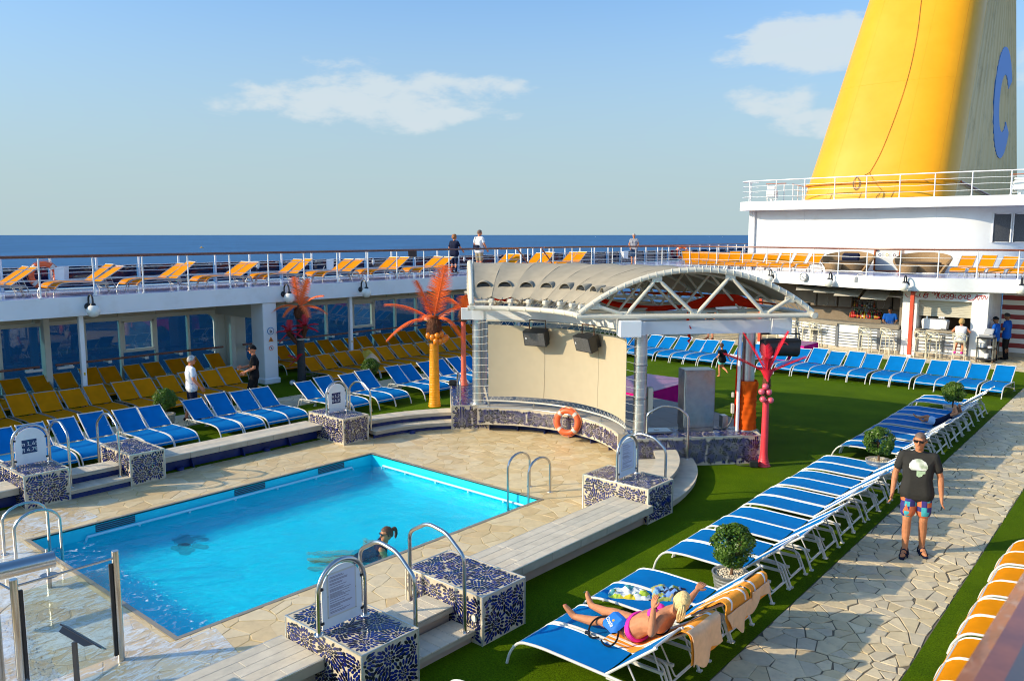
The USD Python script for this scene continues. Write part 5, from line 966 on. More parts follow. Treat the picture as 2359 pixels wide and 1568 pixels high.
yl_ = pairs([3.72, 4.92, 6.12, 7.38]) + pairs([9.0, 10.18]) + pairs([12.08, 13.42]) + pairs([15.02, 16.3, 17.55, 18.8, 20.05, 21.3])
row('blue', [(-16.32, y) for y in yl_], PI / 2, .003, 'blue lounger in the left row behind the benches, {} from the near end', 'blue loungers in the left row')
ym_ = [5.5, 6.08, 6.72, 7.28, 7.90, 8.44, 9.14, 9.70, 10.35, 10.93, 11.56, 12.1]
row('yellow', [(-19.80, y - .02) for y in ym_], PI / 2, .003, 'yellow lounger in the front row by the left windows, {} from the near end', 'yellow loungers in the front row before the windows')
yb_ = [5.1, 5.72, 6.36, 7.0, 7.42, 8.12, 8.72, 9.38, 9.96, 10.64, 11.22, 11.90, 12.46, 13.2]
yb_ = [4.85, 5.45, 6.15, 6.75, 7.40, 8.10, 8.72, 9.38, 9.96, 10.64, 11.22, 11.90, 12.46, 13.2]
row('yellow', [(-22.6, y) for y in yb_], PI / 2, .003, 'yellow lounger in the back row at the left windows, {} from the near end', 'yellow loungers in the back row at the windows')
ym2 = pairs([14.7, 15.95, 17.2 - .1, 18.05 + .25, 19.5, 20.7, 21.9, 23.1, 24.3])
row('yellow', [(-19.95, y) for y in ym2], PI / 2, .003, 'yellow lounger beyond the broad pillar, front row, {} from the pillar', 'yellow loungers beyond the broad pillar, front row')
yb2 = pairs([14.9, 16.1, 17.3, 18.5, 19.75, 21.0, 22.2, 23.4, 24.6])
row('yellow', [(-22.75, y) for y in yb2], PI / 2, .003, 'yellow lounger beyond the broad pillar, back row, {} from the pillar', 'yellow loungers beyond the broad pillar, back row')
tops = [5.5, 7.62, 9.74, 11.81, 13.87, 15.82, 17.91, 19.99, 22.2, 26.35, 28.44, 30.86]
for i, ty in enumerate(tops):
    for x, w_ in ((-22.62, 'right'), (-23.20, 'left')): lounger('yellow_long', x, ty - 1.80 + jit(), UD, jit(.02), f'yellow upper deck lounger, {w_} one of the {ORD[i]} pair from the near end', 'yellow lounger pairs on the left upper deck')
for i in range(12):
    x = -13.45 - .615 * i * (1 - .012 * i); a = .09 * i; y = 33.6 + .02 * i ** 2 * .4 + .03 * i
    lounger('yellow_long', x, y + .0, UD, a * .62, f'yellow lounger on the stern upper deck left of the sofas, {ORD[i]} from the sofa', 'yellow loungers on the stern upper deck')
for i in range(7): lounger('yellow_long', -7.62 + .60 * i, 33.5 + .1 * i, UD, -.05 * i, f'yellow lounger on the stern upper deck right of the sofas, {ORD[i]} from the sofa', 'yellow loungers right of the sofas')
row('yellow_white', [(-1.95 - .034 * (y - 9), y) for y in pairs([4.45, 5.7, 6.95, 8.2, 9.4, 10.6, 11.8])], -PI / 2 + .034, .003, 'yellow lounger under the right upper deck, {} from the near end', 'yellow loungers at the right edge')

# ------------------------------------------------------------------ stage
def wedge(name, corners, label, seed, sides, parts):
    c = np.array(corners); ctr = c.mean(0); t = thing(name, label, 'mosaic block', 'mosaic stage blocks', (*ctr, 0)); obj(t, 'core', prism(c, .001, BH - .001), grout, False)
    e = MB(); k = len(c)
    for i in range(k):
        a, b = c[i], c[(i + 1) % k]; d = b - a; L = np.hypot(*d); e.add(bbox((L, .014, .014)), tr((*(a + b) / 2, BH), math.atan2(d[1], d[0]))); e.box((*a, BH / 2 - .01), (.013, .013, BH - .022), math.atan2(d[1], d[0]))
    obj(t, 'edge_trim', e, trim_m, False)
    a, b, d_ = c[0], c[1], c[3]; u, v = (b - a) / np.linalg.norm(b - a), (d_ - a) / np.linalg.norm(d_ - a); u3, v3 = np.r_[u, 0], np.r_[v, 0]
    w_, h_ = np.linalg.norm(b - a) - .02, np.linalg.norm(d_ - a) - .02; mosaic(t, quadmap(np.r_[a + (u + v) * .01, BH - .001], u3, v3), w_, h_, seed, parts[0])
    for q, i in enumerate(sides):
        a, b = c[i], c[(i + 1) % k]; d = (b - a) / np.linalg.norm(b - a); n_ = np.array([d[1], -d[0]]); mosaic(t, quadmap(np.r_[a + d * .01 + n_ * -.001, .004], np.r_[d, 0], (0, 0, 1)), np.linalg.norm(b - a) - .02, BH - .015, seed + 1 + q, parts[1 + q], hole=(lambda x, y: x < .75 and y < .34 and False))
    return t
LB = [(-13.37, 13.14), (-12.77, 13.78), (-14.72, 15.70), (-15.37, 15.06)]
RB = [(-8.47, 13.24), (-6.74, 15.18), (-7.28, 15.82), (-9.07, 13.80)]
wedge('stage_block', LB, 'mosaic block under the left stage column', 70, (0,), (60, 120)); wedge('stage_block', RB, 'long mosaic block under the steel cabinet and right stage columns', 73, (0,), (60, 240))
st = thing('stage', 'round stage with mosaic front under the fabric canopy', 'stage', None, (OC[0], 14.2, 0))
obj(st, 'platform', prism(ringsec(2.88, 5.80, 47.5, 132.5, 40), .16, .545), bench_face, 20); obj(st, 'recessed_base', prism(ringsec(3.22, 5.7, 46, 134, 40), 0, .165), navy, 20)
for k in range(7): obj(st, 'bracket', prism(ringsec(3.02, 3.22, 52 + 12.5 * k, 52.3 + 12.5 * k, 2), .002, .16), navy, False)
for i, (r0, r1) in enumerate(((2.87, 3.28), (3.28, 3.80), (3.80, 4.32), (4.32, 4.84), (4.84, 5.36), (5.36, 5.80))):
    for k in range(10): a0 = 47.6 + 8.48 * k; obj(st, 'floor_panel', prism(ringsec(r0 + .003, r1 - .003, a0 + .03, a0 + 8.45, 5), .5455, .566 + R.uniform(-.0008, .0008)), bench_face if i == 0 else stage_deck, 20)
obj(st, 'front_trim', MB().tube(arcpts(2.876, 132.4, 47.6, .566, 50), .010, 6), trim_m); obj(st, 'front_panel', prism(ringsec(2.866, 2.8795, 47.6, 132.4, 50), .165, .545), grout, 30)
Lb = 2.866 * rad(84.6); mosaic(st, lambda a, b: pol(2.8655, 132.3 - math.degrees(a / 2.866), .172 + b), Lb, .37, 80, 280, pitch=.40)
# screen
sc = thing('projection_screen', 'large curved beige canvas screen laced between the stage columns', 'screen', None, pol(3.0, 88, .57)); nz = 14; aa = np.linspace(127.6, 46.6, 60)
G = np.array([[pol(3.0, a + (1.1 if a > 100 else -1.0) * (1 - (2 * k - 1) ** 2) * (-1) * (1 if a > 126 or a < 48.5 else 0) * 0, .80 + 1.67 * k + .03 * sin(PI * (127.6 - a) / 81.) * (2 * k - 1) * -1) for a in aa] for k in np.linspace(0, 1, nz)])
obj(sc, 'canvas', thick(G, .006), screen_m, 40)
for a in (102.2, 72.6): obj(sc, 'seam', MB().tube([pol(2.992, a - .5 * sin(k * 3), .80 + 1.66 * k) for k in np.linspace(0, 1, 14)], .004, 5), screen_seam)
obj(sc, 'bottom_tube', MB().tube(arcpts(3.0, 128.5, 45.8, .70, 50), .019, 8), cream_white); obj(sc, 'top_tube', MB().tube(arcpts(3.0, 128.5, 45.8, 2.56, 50), .019, 8), cream_white)
for a in (127.5, 107, 70, 47.5): obj(sc, 'post', MB().cyl(pol(3.0, a, .566), pol(3.0, a, .71), .018, 8).cyl(pol(3.0, a, .566), pol(3.0, a, .575), .04, 10), steel)
zig = lambda a0, a1, n, z0, z1, r0=3.0, r1=3.0: [pol(r0 if k % 2 else r1, a0 + (a1 - a0) * k / n, z0 if k % 2 else z1) for k in range(n + 1)]
obj(sc, 'lacing', MB().tube(zig(127, 47, 58, .805, .69, 2.99, 3.02), .0055, 4), rope_m); obj(sc, 'lacing', MB().tube(zig(127, 47, 50, 2.455, 2.57, 2.99, 3.02), .0055, 4), rope_m)
COLS = [pol(3.3, 132.3), pol(3.3, 47.7), pol(5.55, 48.5), pol(5.55, 131.5)]
for (cpt, a_) in ((COLS[0], 127.7), (COLS[1], 46.6)):
    zz = np.linspace(.66, 2.48, 12)
    for k, z in enumerate(zz):
        q = [cpt + np.array([.133 * cos(b), .133 * sin(b), z + .01 * cos(b)]) for b in np.linspace(0, 2 * PI, 14, endpoint=False)]; obj(sc, 'lashing', MB().tube(q, .0035, 4, closed=True), rope_m)
        e = pol(3.0, a_, z + .05); obj(sc, 'lashing', MB().tube([e, cpt + np.array([0, -.13, z])], .0045, 4), rope_m)
for a, lab in ((103.5, 'black loudspeaker hanging before the screen, left one'), (74.5, 'black loudspeaker hanging before the screen, right one')):
    p = pol(2.80, a, 2.26); q = thing('stage_speaker', lab, 'loudspeaker', 'loudspeakers above the screen', p); dx = np.array([sin(rad(a)), -cos(rad(a)), 0]); T = face_T(p, (dx[0], dx[1], 0)) @ tr((0, 0, 0), rx=.32)
    obj(q, 'cabinet', MB().add(prism([(-.27, -.17), (.27, -.17), (.27, .17), (-.27, .17)], -.02, .16), T).add(prism([(-.18, -.14), (.22, -.14), (.22, .14), (-.18, .14)], -.15, -.02), T), black); gr = obj(q, 'grille', MB().add(bbox((.50, .30, .012), .003), T @ tr((0, 0, .166))), mesh_m); obj(gr, 'badge', MB().add(bbox((.03, .04, .004)), T @ tr((-.2, .02, .175))), sign_white); obj(q, 'bracket', MB().tube([p + dx * -.2 + [0, 0, .16], p + dx * -.2 + [0, 0, .36], p + dx * .2 + [0, 0, .36], p + dx * .2 + [0, 0, .16]], .014, 6), bark)
# canopy frame
cn = thing('stage_canopy', 'beige fabric canopy on white tubular arches over the stage', 'canopy', None, pol(4.3, 90, 2.5))
for c_ in COLS: obj(cn, 'column', MB().add(lathe([(.19, 0), (.19, .02), (.135, .022), (.13, .06), (.128, 2.0)], 24, (c_[0], c_[1], BH))), alu, 35)
def beam(p, z0, z1, w_): return prism(Polygon(p).buffer(w_ / 2, cap_style=2) if False else __import__('shapely.geometry', fromlist=['LineString']).LineString(p).buffer(w_ / 2, cap_style=2, join_style=2), z0, z1)
obj(cn, 'front_beam', MB().add(beam([tuple(pol(3.22, a)[:2]) for a in np.linspace(139, 43, 30)], 2.57, 2.83, .20)), white, 25)
for a in (131.9, 48.1): obj(cn, 'side_beam', MB().add(beam([tuple(pol(r, a)[:2]) for r in (3.1, 6.1)], 2.565, 2.825, .24)), white, False)
for r, a in ((3.02, 45.2), (6.12, 48.1), (6.12, 131.9)): obj(cn, 'beam_box', MB().box((*pol(r, a)[:2], 2.70), (.42, .40, .32), rad(a), .012), white, False)
RC, ZC, RA = 4.36, .19, 3.62
def az_(r, dz=0.): return ZC + math.sqrt(max(.01, (RA + dz) ** 2 - (r - RC) ** 2))
R0, R1 = 2.05, 6.67
obj(cn, 'inner_ring_tube', MB().tube(arcpts(R0, 137.5, 44.0, 2.93, 40), .055, 12), cream_white); obj(cn, 'outer_ring_tube', MB().tube(arcpts(R1, 136, 44.0, 2.93, 40), .055, 12), cream_white)
for r in (3.6, 5.2): obj(cn, 'ring_purlin', MB().tube(arcpts(r, 134, 46, 2.93, 30), .04, 8), cream_white)
bot = [2.95, 4.33, 5.72]; topn = [2.35, 3.55, 5.0, 6.2]
AR = list(np.linspace(135.0, 45.0, 9))
for i, a in enumerate(AR):
    end = i in (0, 8); rt_ = .052 if end else .036
    rr = np.linspace(R0, R1, 34); obj(cn, 'arch_tube', MB().tube([pol(r, a, az_(r) + (.02 if end else -.06)) for r in rr], rt_, 12), cream_white)
    obj(cn, 'bottom_chord', MB().tube([pol(R0 - .06, a, 2.93), pol(R1 + .1, a, 2.93)], rt_ * .95, 12), cream_white)
    for b_, (t0, t1) in zip(bot, zip(topn[:-1], topn[1:])):
        for t_ in (t0, t1):
            A_, B_ = pol(b_, a, 2.95), pol(t_, a, az_(t_) - .05); d = B_ - A_; obj(cn, 'brace', MB().tube([A_, A_ + d * .10, A_ + d * .13, B_ - d * .13, B_ - d * .10, B_], [.02, .024, rt_ * .72, rt_ * .72, .024, .02], 10), cream_white)
        if end: obj(cn, 'gusset', MB().box(pol(b_, a, 2.985), (.22, .03, .09), rad(a), .01), cream_white)
    if end:
        for t_ in topn: obj(cn, 'gusset', MB().box(pol(t_, a, az_(t_) - .07), (.20, .03, .12), rad(a), .01), cream_white)
        P_ = []
        for r in np.linspace(R0 + .1, R1 - .1, 30):
            obj(cn, 'lashing', MB().tube([pol(r, a, az_(r) + .02) + np.array([0, 0, 0]) + .058 * (np.array([0, 0, 1.]) * cos(b) + np.array([-sin(rad(a)), cos(rad(a)), 0]) * sin(b)) for b in np.linspace(0, 2 * PI, 8, endpoint=False)], .006, 4, closed=True), rope_m)
    if not end: p = pol(R0 + .14, a, 3.06); obj(cn, 'bearing', MB().cyl(p - [0, 0, .12], p + [0, 0, .05], .05, 10).box(p + [0, 0, .02], (.13, .11, .09), rad(a), .02), cream_white)
# fabric panels between the arches, valley between, hooded vents
r_in, r_out = R0 + .20, R1 - .18
for i in range(8):
    a0, a1 = AR[i] - (1.0 if i == 0 else 0), AR[i + 1] + (.8 if i == 7 else 0); g = []
    for k in np.linspace(0, 1, 26):
        r = r_in + (r_out - r_in) * k; rowp = []
        for q in np.linspace(0, 1, 9):
            a = a0 + (a1 - a0) * q; sag = .035 * sin(PI * q) * (.35 + .65 * sin(PI * k)); wr_ = .012 * (meshkit.noise([[r * 3.1, a * .35, 1.7 + i]])[0] - .5) * 2
            rowp.append(pol(r, a, az_(r) + .035 - sag + wr_ - (.05 * sin(PI * q) if k == 0 else 0)))
        g.append(rowp)
    pn = obj(cn, 'canvas_panel', thick(np.array(g), .006), canvas, 60)
    obj(pn, 'seam', MB().tube([pol(r, a1, az_(r) + .037) for r in np.linspace(r_in, r_out, 30)], .004, 5), screen_seam)
    am, rv = (a0 + a1) / 2, 2.56; hood = []
    for k in np.linspace(0, 1, 7):
        rowp = []
        for q in np.linspace(-1, 1, 11):
            r = rv + .30 * k - .02; rowp.append(pol(r, am + q * 3.9 * (1 - .88 * k ** 1.3), az_(r) + .035 - .04 + 0.15 * (1 - k) ** .8 * math.sqrt(max(0, 1 - q * q)) + .012))
        hood.append(rowp)
    vt = obj(pn, 'vent_hood', thick(np.array(hood), .006), canvas, 50); v_ = MB(); v_.add(sheet(np.array([[pol(rv + .015, am + q * 3.4, az_(rv) - .005 + .105 * k * math.sqrt(max(0, 1 - q * q))) for q in np.linspace(-1, 1, 9)] for k in (0, 1)]))); obj(pn, 'vent_opening', v_, black, False)
L_ = []
for k in range(46): a = 134 - 88. * k / 45; L_.append(pol(r_in + .02, a, az_(r_in) + .02) if k % 2 == 0 else pol(R0 - .05, a, 2.93))
obj(cn, 'lacing', MB().tube(L_, .0065, 5), rope_m)
obj(cn, 'lacing', MB().tube([pol(r_out - .02, 134 - 88. * k / 45, az_(r_out) + .02) if k % 2 == 0 else pol(R1 + .05, 134 - 88. * k / 45, 2.93) for k in range(46)], .0065, 5), rope_m)
# drapes under the canopy and round the column
def swag(pts, drop, wdt, name, label, mat_, n=18):
    P_ = spline(pts, n); q = thing(name, label, 'drape', 'red and orange drapes under the canopy', pts[0]); g = np.array([[p + np.array([0, 0, -wdt * k * (.35 + .65 * sin(PI * i / (n - 1))) - drop * 0]) + np.array([.03 * sin(9 * k + i * .7), .03 * cos(7 * k + i), 0]) for k in np.linspace(0, 1, 7)] for i, p in enumerate(P_)]); obj(q, 'cloth', thick(g, .008), mat_, 60)
swag([pol(4.5, 60, 3.06), pol(5.0, 58, 3.22), pol(5.6, 56, 3.26), pol(6.0, 54, 3.06)], 0, .26, 'drape', 'large red drape sagging inside the canopy at its right end', red_cloth)
swag([pol(3.0, 75, 3.20), pol(3.9, 68, 3.02), pol(4.7, 60, 3.05)], 0, .14, 'drape', 'narrow red drape in the middle of the canopy', red_cloth)
swag([pol(5.0, 90, 3.16), pol(5.5, 75, 3.2), pol(6.0, 60, 3.15), pol(6.3, 52, 3.1)], 0, .07, 'drape', 'thin orange drape along the rear canopy frame', orange_cloth); swag([pol(4.2, 47.5, 3.0), pol(4.25, 47, 2.85), pol(4.25, 46.6, 2.5)], 0, .3, 'drape', 'red cloth strip tied over the right canopy chord', red_cloth)
swag([pol(2.4, 125, 3.16), pol(2.5, 118, 3.14), pol(2.6, 110, 3.14)], 0, .10, 'drape', 'red cloth showing under the left front canopy edge', red_cloth)
c_ = COLS[2]; q = thing('column_drape', 'orange cloth wound round the right outer stage column', 'drape', None, (c_[0], c_[1], BH)); pr = []
v, f = lathe([(.185 + .010 * sin(k * 2.3) + (.02 if k > 20 else 0), .02 + 1.0 * k / 24) for k in range(25)], 30, (c_[0], c_[1], BH)); ang = np.arctan2(v[:, 1] - c_[1], v[:, 0] - c_[0]); s_ = 1 + .06 * np.sin(ang * 4 + v[:, 2] * 9) + .04 * np.sin(ang * 7 - v[:, 2] * 14); v[:, 0] = c_[0] + (v[:, 0] - c_[0]) * s_; v[:, 1] = c_[1] + (v[:, 1] - c_[1]) * s_; obj(q, 'cloth', (v, f), orange_cloth, 60)
obj(q, 'hanging_strip', MB().tube([c_ + np.array([-.10, -.2, 2.55]), c_ + np.array([-.12, -.19, 1.6]), c_ + np.array([-.13, -.18, .65])], [.03, .05, .045], 7), red_cloth)
q = thing('white_pole', 'white pole with cable boxes in front of the orange draped column', 'pole', None, (-7.29, 15.24, BH)); obj(q, 'pipe', MB().cyl((-7.27, 15.22, BH), (-7.27, 15.22, 2.57), .034, 12), white_rail); obj(q, 'socket_box', MB().box((-7.38, 15.2, 1.02), (.06, .09, .2), .7, .01).box((-7.38, 15.2, 1.3), (.05, .06, .1), .7, .01), cream_white); obj(q, 'cable', MB().tube(spline([(-7.36, 15.2, .92), (-7.4, 15.15, .72), (-7.52, 15.1, .59), (-7.75, 15.05, .585)], 16), .012, 5), black)
a_ = math.atan2(1.94, 1.73); q = thing('steel_cabinet', 'tall stainless steel cabinet standing on the stage block', 'cabinet', None, (-7.98, 14.82, BH)); obj(q, 'body', MB().box((-7.98, 14.80, BH + .66), (.64, .40, 1.18), a_, .012), steel_dull); obj(q, 'plinth', MB().box((-7.98, 14.80, BH + .035), (.60, .38, .07), a_), steel_dull); obj(q, 'front_panel', MB().add(bbox((.58, .012, 1.1), .003), tr((-7.98, 14.80, BH + .67), a_) @ tr((0, -.204, 0))), steel_dull); obj(q, 'side_box', MB().box((-7.58, 15.24, BH + .15), (.12, .2, .26), a_, .01), steel_dull)
for sx in (-.25, .25):
    for sz in (.12, 1.17): obj(q, 'screw', MB().add(trimesh.creation.icosphere(1, .008), tr((-7.98, 14.80, BH + .02 + sz), a_) @ tr((sx, -.212, 0))), steel)
q = thing('floor_plate', 'flat steel plate lying on the mosaic stage block', 'plate', None, (-8.4, 14.05, BH)); obj(q, 'plate', MB().box((-8.42, 14.02, BH + .035), (.55, .34, .05), a_, .01), steel_dull); obj(q, 'handle', MB().box((-8.42, 14.02, BH + .065), (.1, .03, .015), a_), steel)
q = thing('switch_box', 'beige switch box on the back of the right inner stage column', 'switch box', None, (COLS[1][0] + .1, COLS[1][1] + .14, 1.0)); obj(q, 'box', MB().box((COLS[1][0] + .14, COLS[1][1] + .15, 1.24), (.10, .16, .52), .75, .012), beige_panel); obj(q, 'hinge', MB().box((COLS[1][0] + .205, COLS[1][1] + .15, 1.36), (.03, .05, .04), .75).box((COLS[1][0] + .205, COLS[1][1] + .15, 1.10), (.03, .05, .04), .75), black)
for c0, z in ((COLS[1], 1.95), (COLS[1], 1.28)): obj(q, 'clamp_band', MB().tube([c0 + np.array([.136 * cos(b), .136 * sin(b), z]) for b in np.linspace(0, 2 * PI, 20, endpoint=False)], .012, 5, closed=True), steel_dull)
hp = pol(6.15, 47.2, 2.27); q = thing('stage_projector', 'black barrel shaped stage light hanging under the right beam box', 'stage light', None, hp); dx = np.array([sin(rad(47)), -cos(rad(47)), 0]) * -1; dx = RT * np.array([1, 1, 0])
obj(q, 'barrel', MB().cyl(hp - dx * .36, hp + dx * .34, .17, 18, .19), black); obj(q, 'front_plate', MB().add(bbox((.74, .06, .34), .02), tr(hp + FW * -.1 + [0, 0, .0], math.atan2(dx[1], dx[0]), rx=.2)), black); obj(q, 'yoke', MB().tube([hp - dx * .40 + [0, 0, -.1], hp - dx * .40 + [0, 0, .27], hp + dx * .38 + [0, 0, .27], hp + dx * .38 + [0, 0, -.1]], .018, 6), black_iron)
obj(q, 'lamp_ring', MB().tube([hp - FW * .16 + dx * (.03 + .07 * cos(b)) + np.array([0, 0, .07 * sin(b) + .02]) for b in np.linspace(0, 2 * PI, 18, endpoint=False)], .014, 6, closed=True), scroll_red)
t, circ = lifebuoy(onz(1307, 971, .452), (.25, -.95, .1), .240, .061, 'large orange lifebuoy hanging before the mosaic stage front')
for k in (-1, 1): obj(t, 'hanging_cord', MB().tube([circ(.29, PI / 2 + k * .15) + [0, 0, 0], pol(2.98, 86 + k * .3, .72)], .008, 5), rope_m)
# pink draped tables
def pink_table(x0, x1, y0, y1, z, label, seed):
    q = thing('pink_table', label, 'table', 'pink draped tables', ((x0 + x1) / 2, (y0 + y1) / 2, 0)); rg = np.random.default_rng(seed)
    per = [(x0, y0), (x1, y0), (x1, y1), (x0, y1), (x0, y0)]; P_ = along(per, n=120); g = np.array([[(p[0] + (.03 + .012 * sin(i * 1.3)) * (1 - k) * np.sign(p[0] - (x0 + x1) / 2) * (abs(p[0] - (x0 + x1) / 2) > (x1 - x0) / 2 - .02), p[1] + (.03 + .012 * sin(i * 1.7)) * (1 - k) * np.sign(p[1] - (y0 + y1) / 2) * (abs(p[1] - (y0 + y1) / 2) > (y1 - y0) / 2 - .02), .02 + (z - .02) * k) for k in np.linspace(0, 1, 6)] for i, p in enumerate(P_)])
    obj(q, 'skirt', thick(g[:, ::-1], .006), pink_cloth, 60); obj(q, 'table_top', MB().box(((x0 + x1) / 2, (y0 + y1) / 2, z - .015), (x1 - x0 - .02, y1 - y0 - .02, .025)), pinkc, False); obj(q, 'film', MB().box(((x0 + x1) / 2, (y0 + y1) / 2, z + .012), (x1 - x0 + .01, y1 - y0 + .01, .008)), film, False)
pink_table(-12.3, -10.62, 16.95, 19.6, .62, 'pink draped table with violet film top behind the stage', 1); pink_table(-12.0, -10.7, 27.25, 28.5, .76, 'pink draped table with violet film behind the blue bar row', 2)

# ------------------------------------------------------------------ artificial palms
AW = np.array([-RT[1], RT[0], 0.])
def frond(root, off_, rise, leaf, n, mat_, parent, name='frond', spine_m=None, taper=.35, droop=.25):
    """root to root + off_ (right, away, up); leaflets as thin flat blades on both sides of the rib"""
    e = np.array(root) + RT * off_[0] + AW * off_[1] + np.array([0, 0, off_[2]]); mid = (np.array(root) + e) / 2 + np.array([0, 0, rise]); ts = np.linspace(0, 1, 14)
    S_ = np.array([(1 - t) ** 2 * np.array(root) + 2 * t * (1 - t) * mid + t * t * e for t in ts]); m = MB(); m.tube(S_, np.linspace(.016, .005, 14), 6)
    T_ = np.gradient(S_, axis=0); T_ /= np.linalg.norm(T_, axis=1, keepdims=True); hd = np.cross(T_[4], [0, 0, 1.]); hd = hd / max(np.linalg.norm(hd), 1e-6)
    if np.linalg.norm(np.cross(T_[4], [0, 0, 1.])) < .35: hd = RT
    for k in range(n):
        t = .14 + .86 * k / n; p = np.array([np.interp(t, ts, S_[:, q]) for q in range(3)]); d = np.array([np.interp(t, ts, T_[:, q]) for q in range(3)]); L = leaf * (1 - taper * abs(2 * t - .9)) * (.55 if t > .93 else 1)
        for s in (-1, 1):
            w = hd * s * .75 + d * .62 + np.array([0, 0, -droop - .12 * R.random()]); w /= np.linalg.norm(w); tip = p + w * L; u = np.cross(w, hd); u /= max(np.linalg.norm(u), 1e-6); b = .017
            m.add((np.array([p + d * b + u * .004, p - d * b + u * .004, tip, p - u * .006]), np.array([[0, 1, 2], [1, 3, 2], [3, 0, 2], [0, 3, 1]])))
    return obj(parent, name, m, mat_, False)
def fibre_ball(parent, p, r, h, seed, name='fibre_collar'):
    v, f = arr(trimesh.creation.icosphere(3, 1.)); nz = meshkit.fbm(v * 5 + seed, 3); v = v * (1 + .55 * (nz - .5))[:, None] * np.array([r, r, h]) + np.array(p); m = MB().add((v, f)); rg = np.random.default_rng(seed)
    for _ in range(90): d = rg.normal(size=3); d /= np.linalg.norm(d); s = np.array(p) + d * np.array([r, r, h]) * .9; m.cyl(s, s + d * r * .5 + np.array([0, 0, -.05]), .006, 4, .001)
    obj(parent, name, m, fibre, 40)
def trunk(parent, base, r0, r1, h, mat_, flare=0., rings=26):
    pr = []
    for k in range(rings * 3 + 1):
        z = h * k / (rings * 3); r = r0 + (r1 - r0) * k / (rings * 3) + flare * max(0, 1 - z / .3) ** 2; pr.append((r * (1 + .05 * (1 if k % 3 == 1 else 0) + R.uniform(-.012, .012)), z))
    obj(parent, 'trunk', MB().add(lathe([(0, 0)] + pr + [(0, h)], 18, base)), mat_, 35)
b = np.array([-15.59, 14.70, 0]); t = thing('artificial_palm', 'artificial palm with orange trunk, orange fronds and orange coconuts', 'palm', None, b); trunk(t, b, .145, .115, 1.68, trunk_or, .02); hd_ = b + np.array([0, 0, 2.28])
obj(t, 'neck', MB().cyl(b + [0, 0, 1.66], b + [0, 0, 1.85], .05, 10), bark); fibre_ball(t, b + [0, 0, 2.08], .20, .34, 3)
for o, r_, lf, n in (((.32, 0, 1.45), .10, .40, 34), ((-.45, .15, 1.05), .12, .40, 30), ((.15, .3, 1.1), .1, .40, 30), ((-1.30, .1, .42), .28, .32, 30), ((-1.22, -.25, -.50), .50, .36, 30), ((.82, -.15, -.55), .62, .42, 26), ((.75, .3, .35), .2, .3, 24), ((-.2, -.6, .1), .3, .3, 20)): frond(hd_, o, r_, lf, n, frond_or, t)
for k, (dr, da, dz) in enumerate(((-.13, -.12, 1.90), (-.02, -.17, 1.86), (.10, -.16, 1.90), (.20, -.08, 1.93), (.07, -.2, 1.76), (.17, -.15, 1.75), (.27, -.1, 1.79), (.32, -.02, 1.83), (.22, .05, 1.84))): obj(t, 'coconut', MB().ball(b + RT * dr + AW * da + np.array([0, 0, dz]), .078, 2, (1, 1, 1.18)), nut_or)
obj(t, 'stalk', MB().tube([hd_, hd_ + RT * .1 - AW * .12 + [0, 0, -.25]], .012, 6).tube([hd_ + [0, 0, -.05], hd_ + RT * -.25 + AW * -.1 + [0, 0, .02]], .018, 6), yellow_ink)
b = np.array([-15.02, 15.22, BH]); t = thing('artificial_palm', 'artificial palm with thin coral trunk half hidden behind the left stage column', 'palm', None, b); trunk(t, b, .07, .06, 1.75, trunk_cor, .05); fibre_ball(t, b + [0, 0, 1.85], .12, .2, 5)
for o, r_ in (((.6, 0, -.55), .45), ((.9, .1, -.25), .5), ((-.5, .3, .35), .2), ((.3, .5, .3), .25), ((.1, -.3, .45), .2)): frond(b + [0, 0, 1.95], o, r_, .3, 24, frond_or, t)
q = thing('black_spotlight', 'small black spotlight on the mosaic block beside the coral palm', 'spotlight', None, b + [-.15, -.2, 0]); obj(q, 'housing', MB().box(b + [-.18, -.22, .08], (.2, .16, .13), .6, .03), black); obj(q, 'foot', MB().box(b + [-.18, -.22, .01], (.22, .18, .015), .6), black)
b = np.array([-21.25, 14.46, 0]); t = thing('artificial_palm', 'artificial palm with black trunk, orange crown and crimson side tufts', 'palm', None, b); trunk(t, b, .125, .10, 2.1, trunk_blk, .02, 40); hd_ = b + np.array([0, 0, 2.3]); fibre_ball(t, b + [-.0, 0, 2.15], .17, .22, 7)
for o, r_ in (((-.15, 0, .95), .05), ((.28, 0, .88), .08), ((.75, 0, .38), .22), ((.88, -.1, -.18), .32), ((-1.0, -.1, -.28), .42), ((.40, -.45, -.25), .35), ((-.4, -.4, -.25), .35), ((.1, .6, .3), .2)): frond(hd_, o, r_, .25, 26, frond_or, t)
for dx_, dz in ((-.30, 1.55), (.18, 1.72)):
    c_ = b + RT * dx_ - AW * .1 + np.array([0, 0, dz]); obj(t, 'side_branch', MB().tube([b + [0, 0, dz - .45], b + RT * dx_ * .6 + np.array([0, 0, dz - .25]), c_], [.05, .07, .09], 8), fibre); fibre_ball(t, c_, .09, .1, int(dz * 100))
    for o in ((-.4, 0, .02), (-.30, -.1, -.3), (.05, -.1, .40), (.4, 0, .10), (.42, -.1, -.12), (0, -.35, .15), (-.15, -.2, .25)): frond(c_, o, .1, .15, 20, frond_crim, t)
c_ = b + RT * -.08 - AW * .1 + np.array([0, 0, .72])
for o in ((-.28, 0, .15), (-.26, 0, -.18), (.1, -.1, .2)): frond(c_, o, .06, .13, 16, frond_crim, t)
obj(t, 'tape_band', MB().add(lathe([(.118, 1.33), (.12, 1.36)], 18, b)), rope_m)
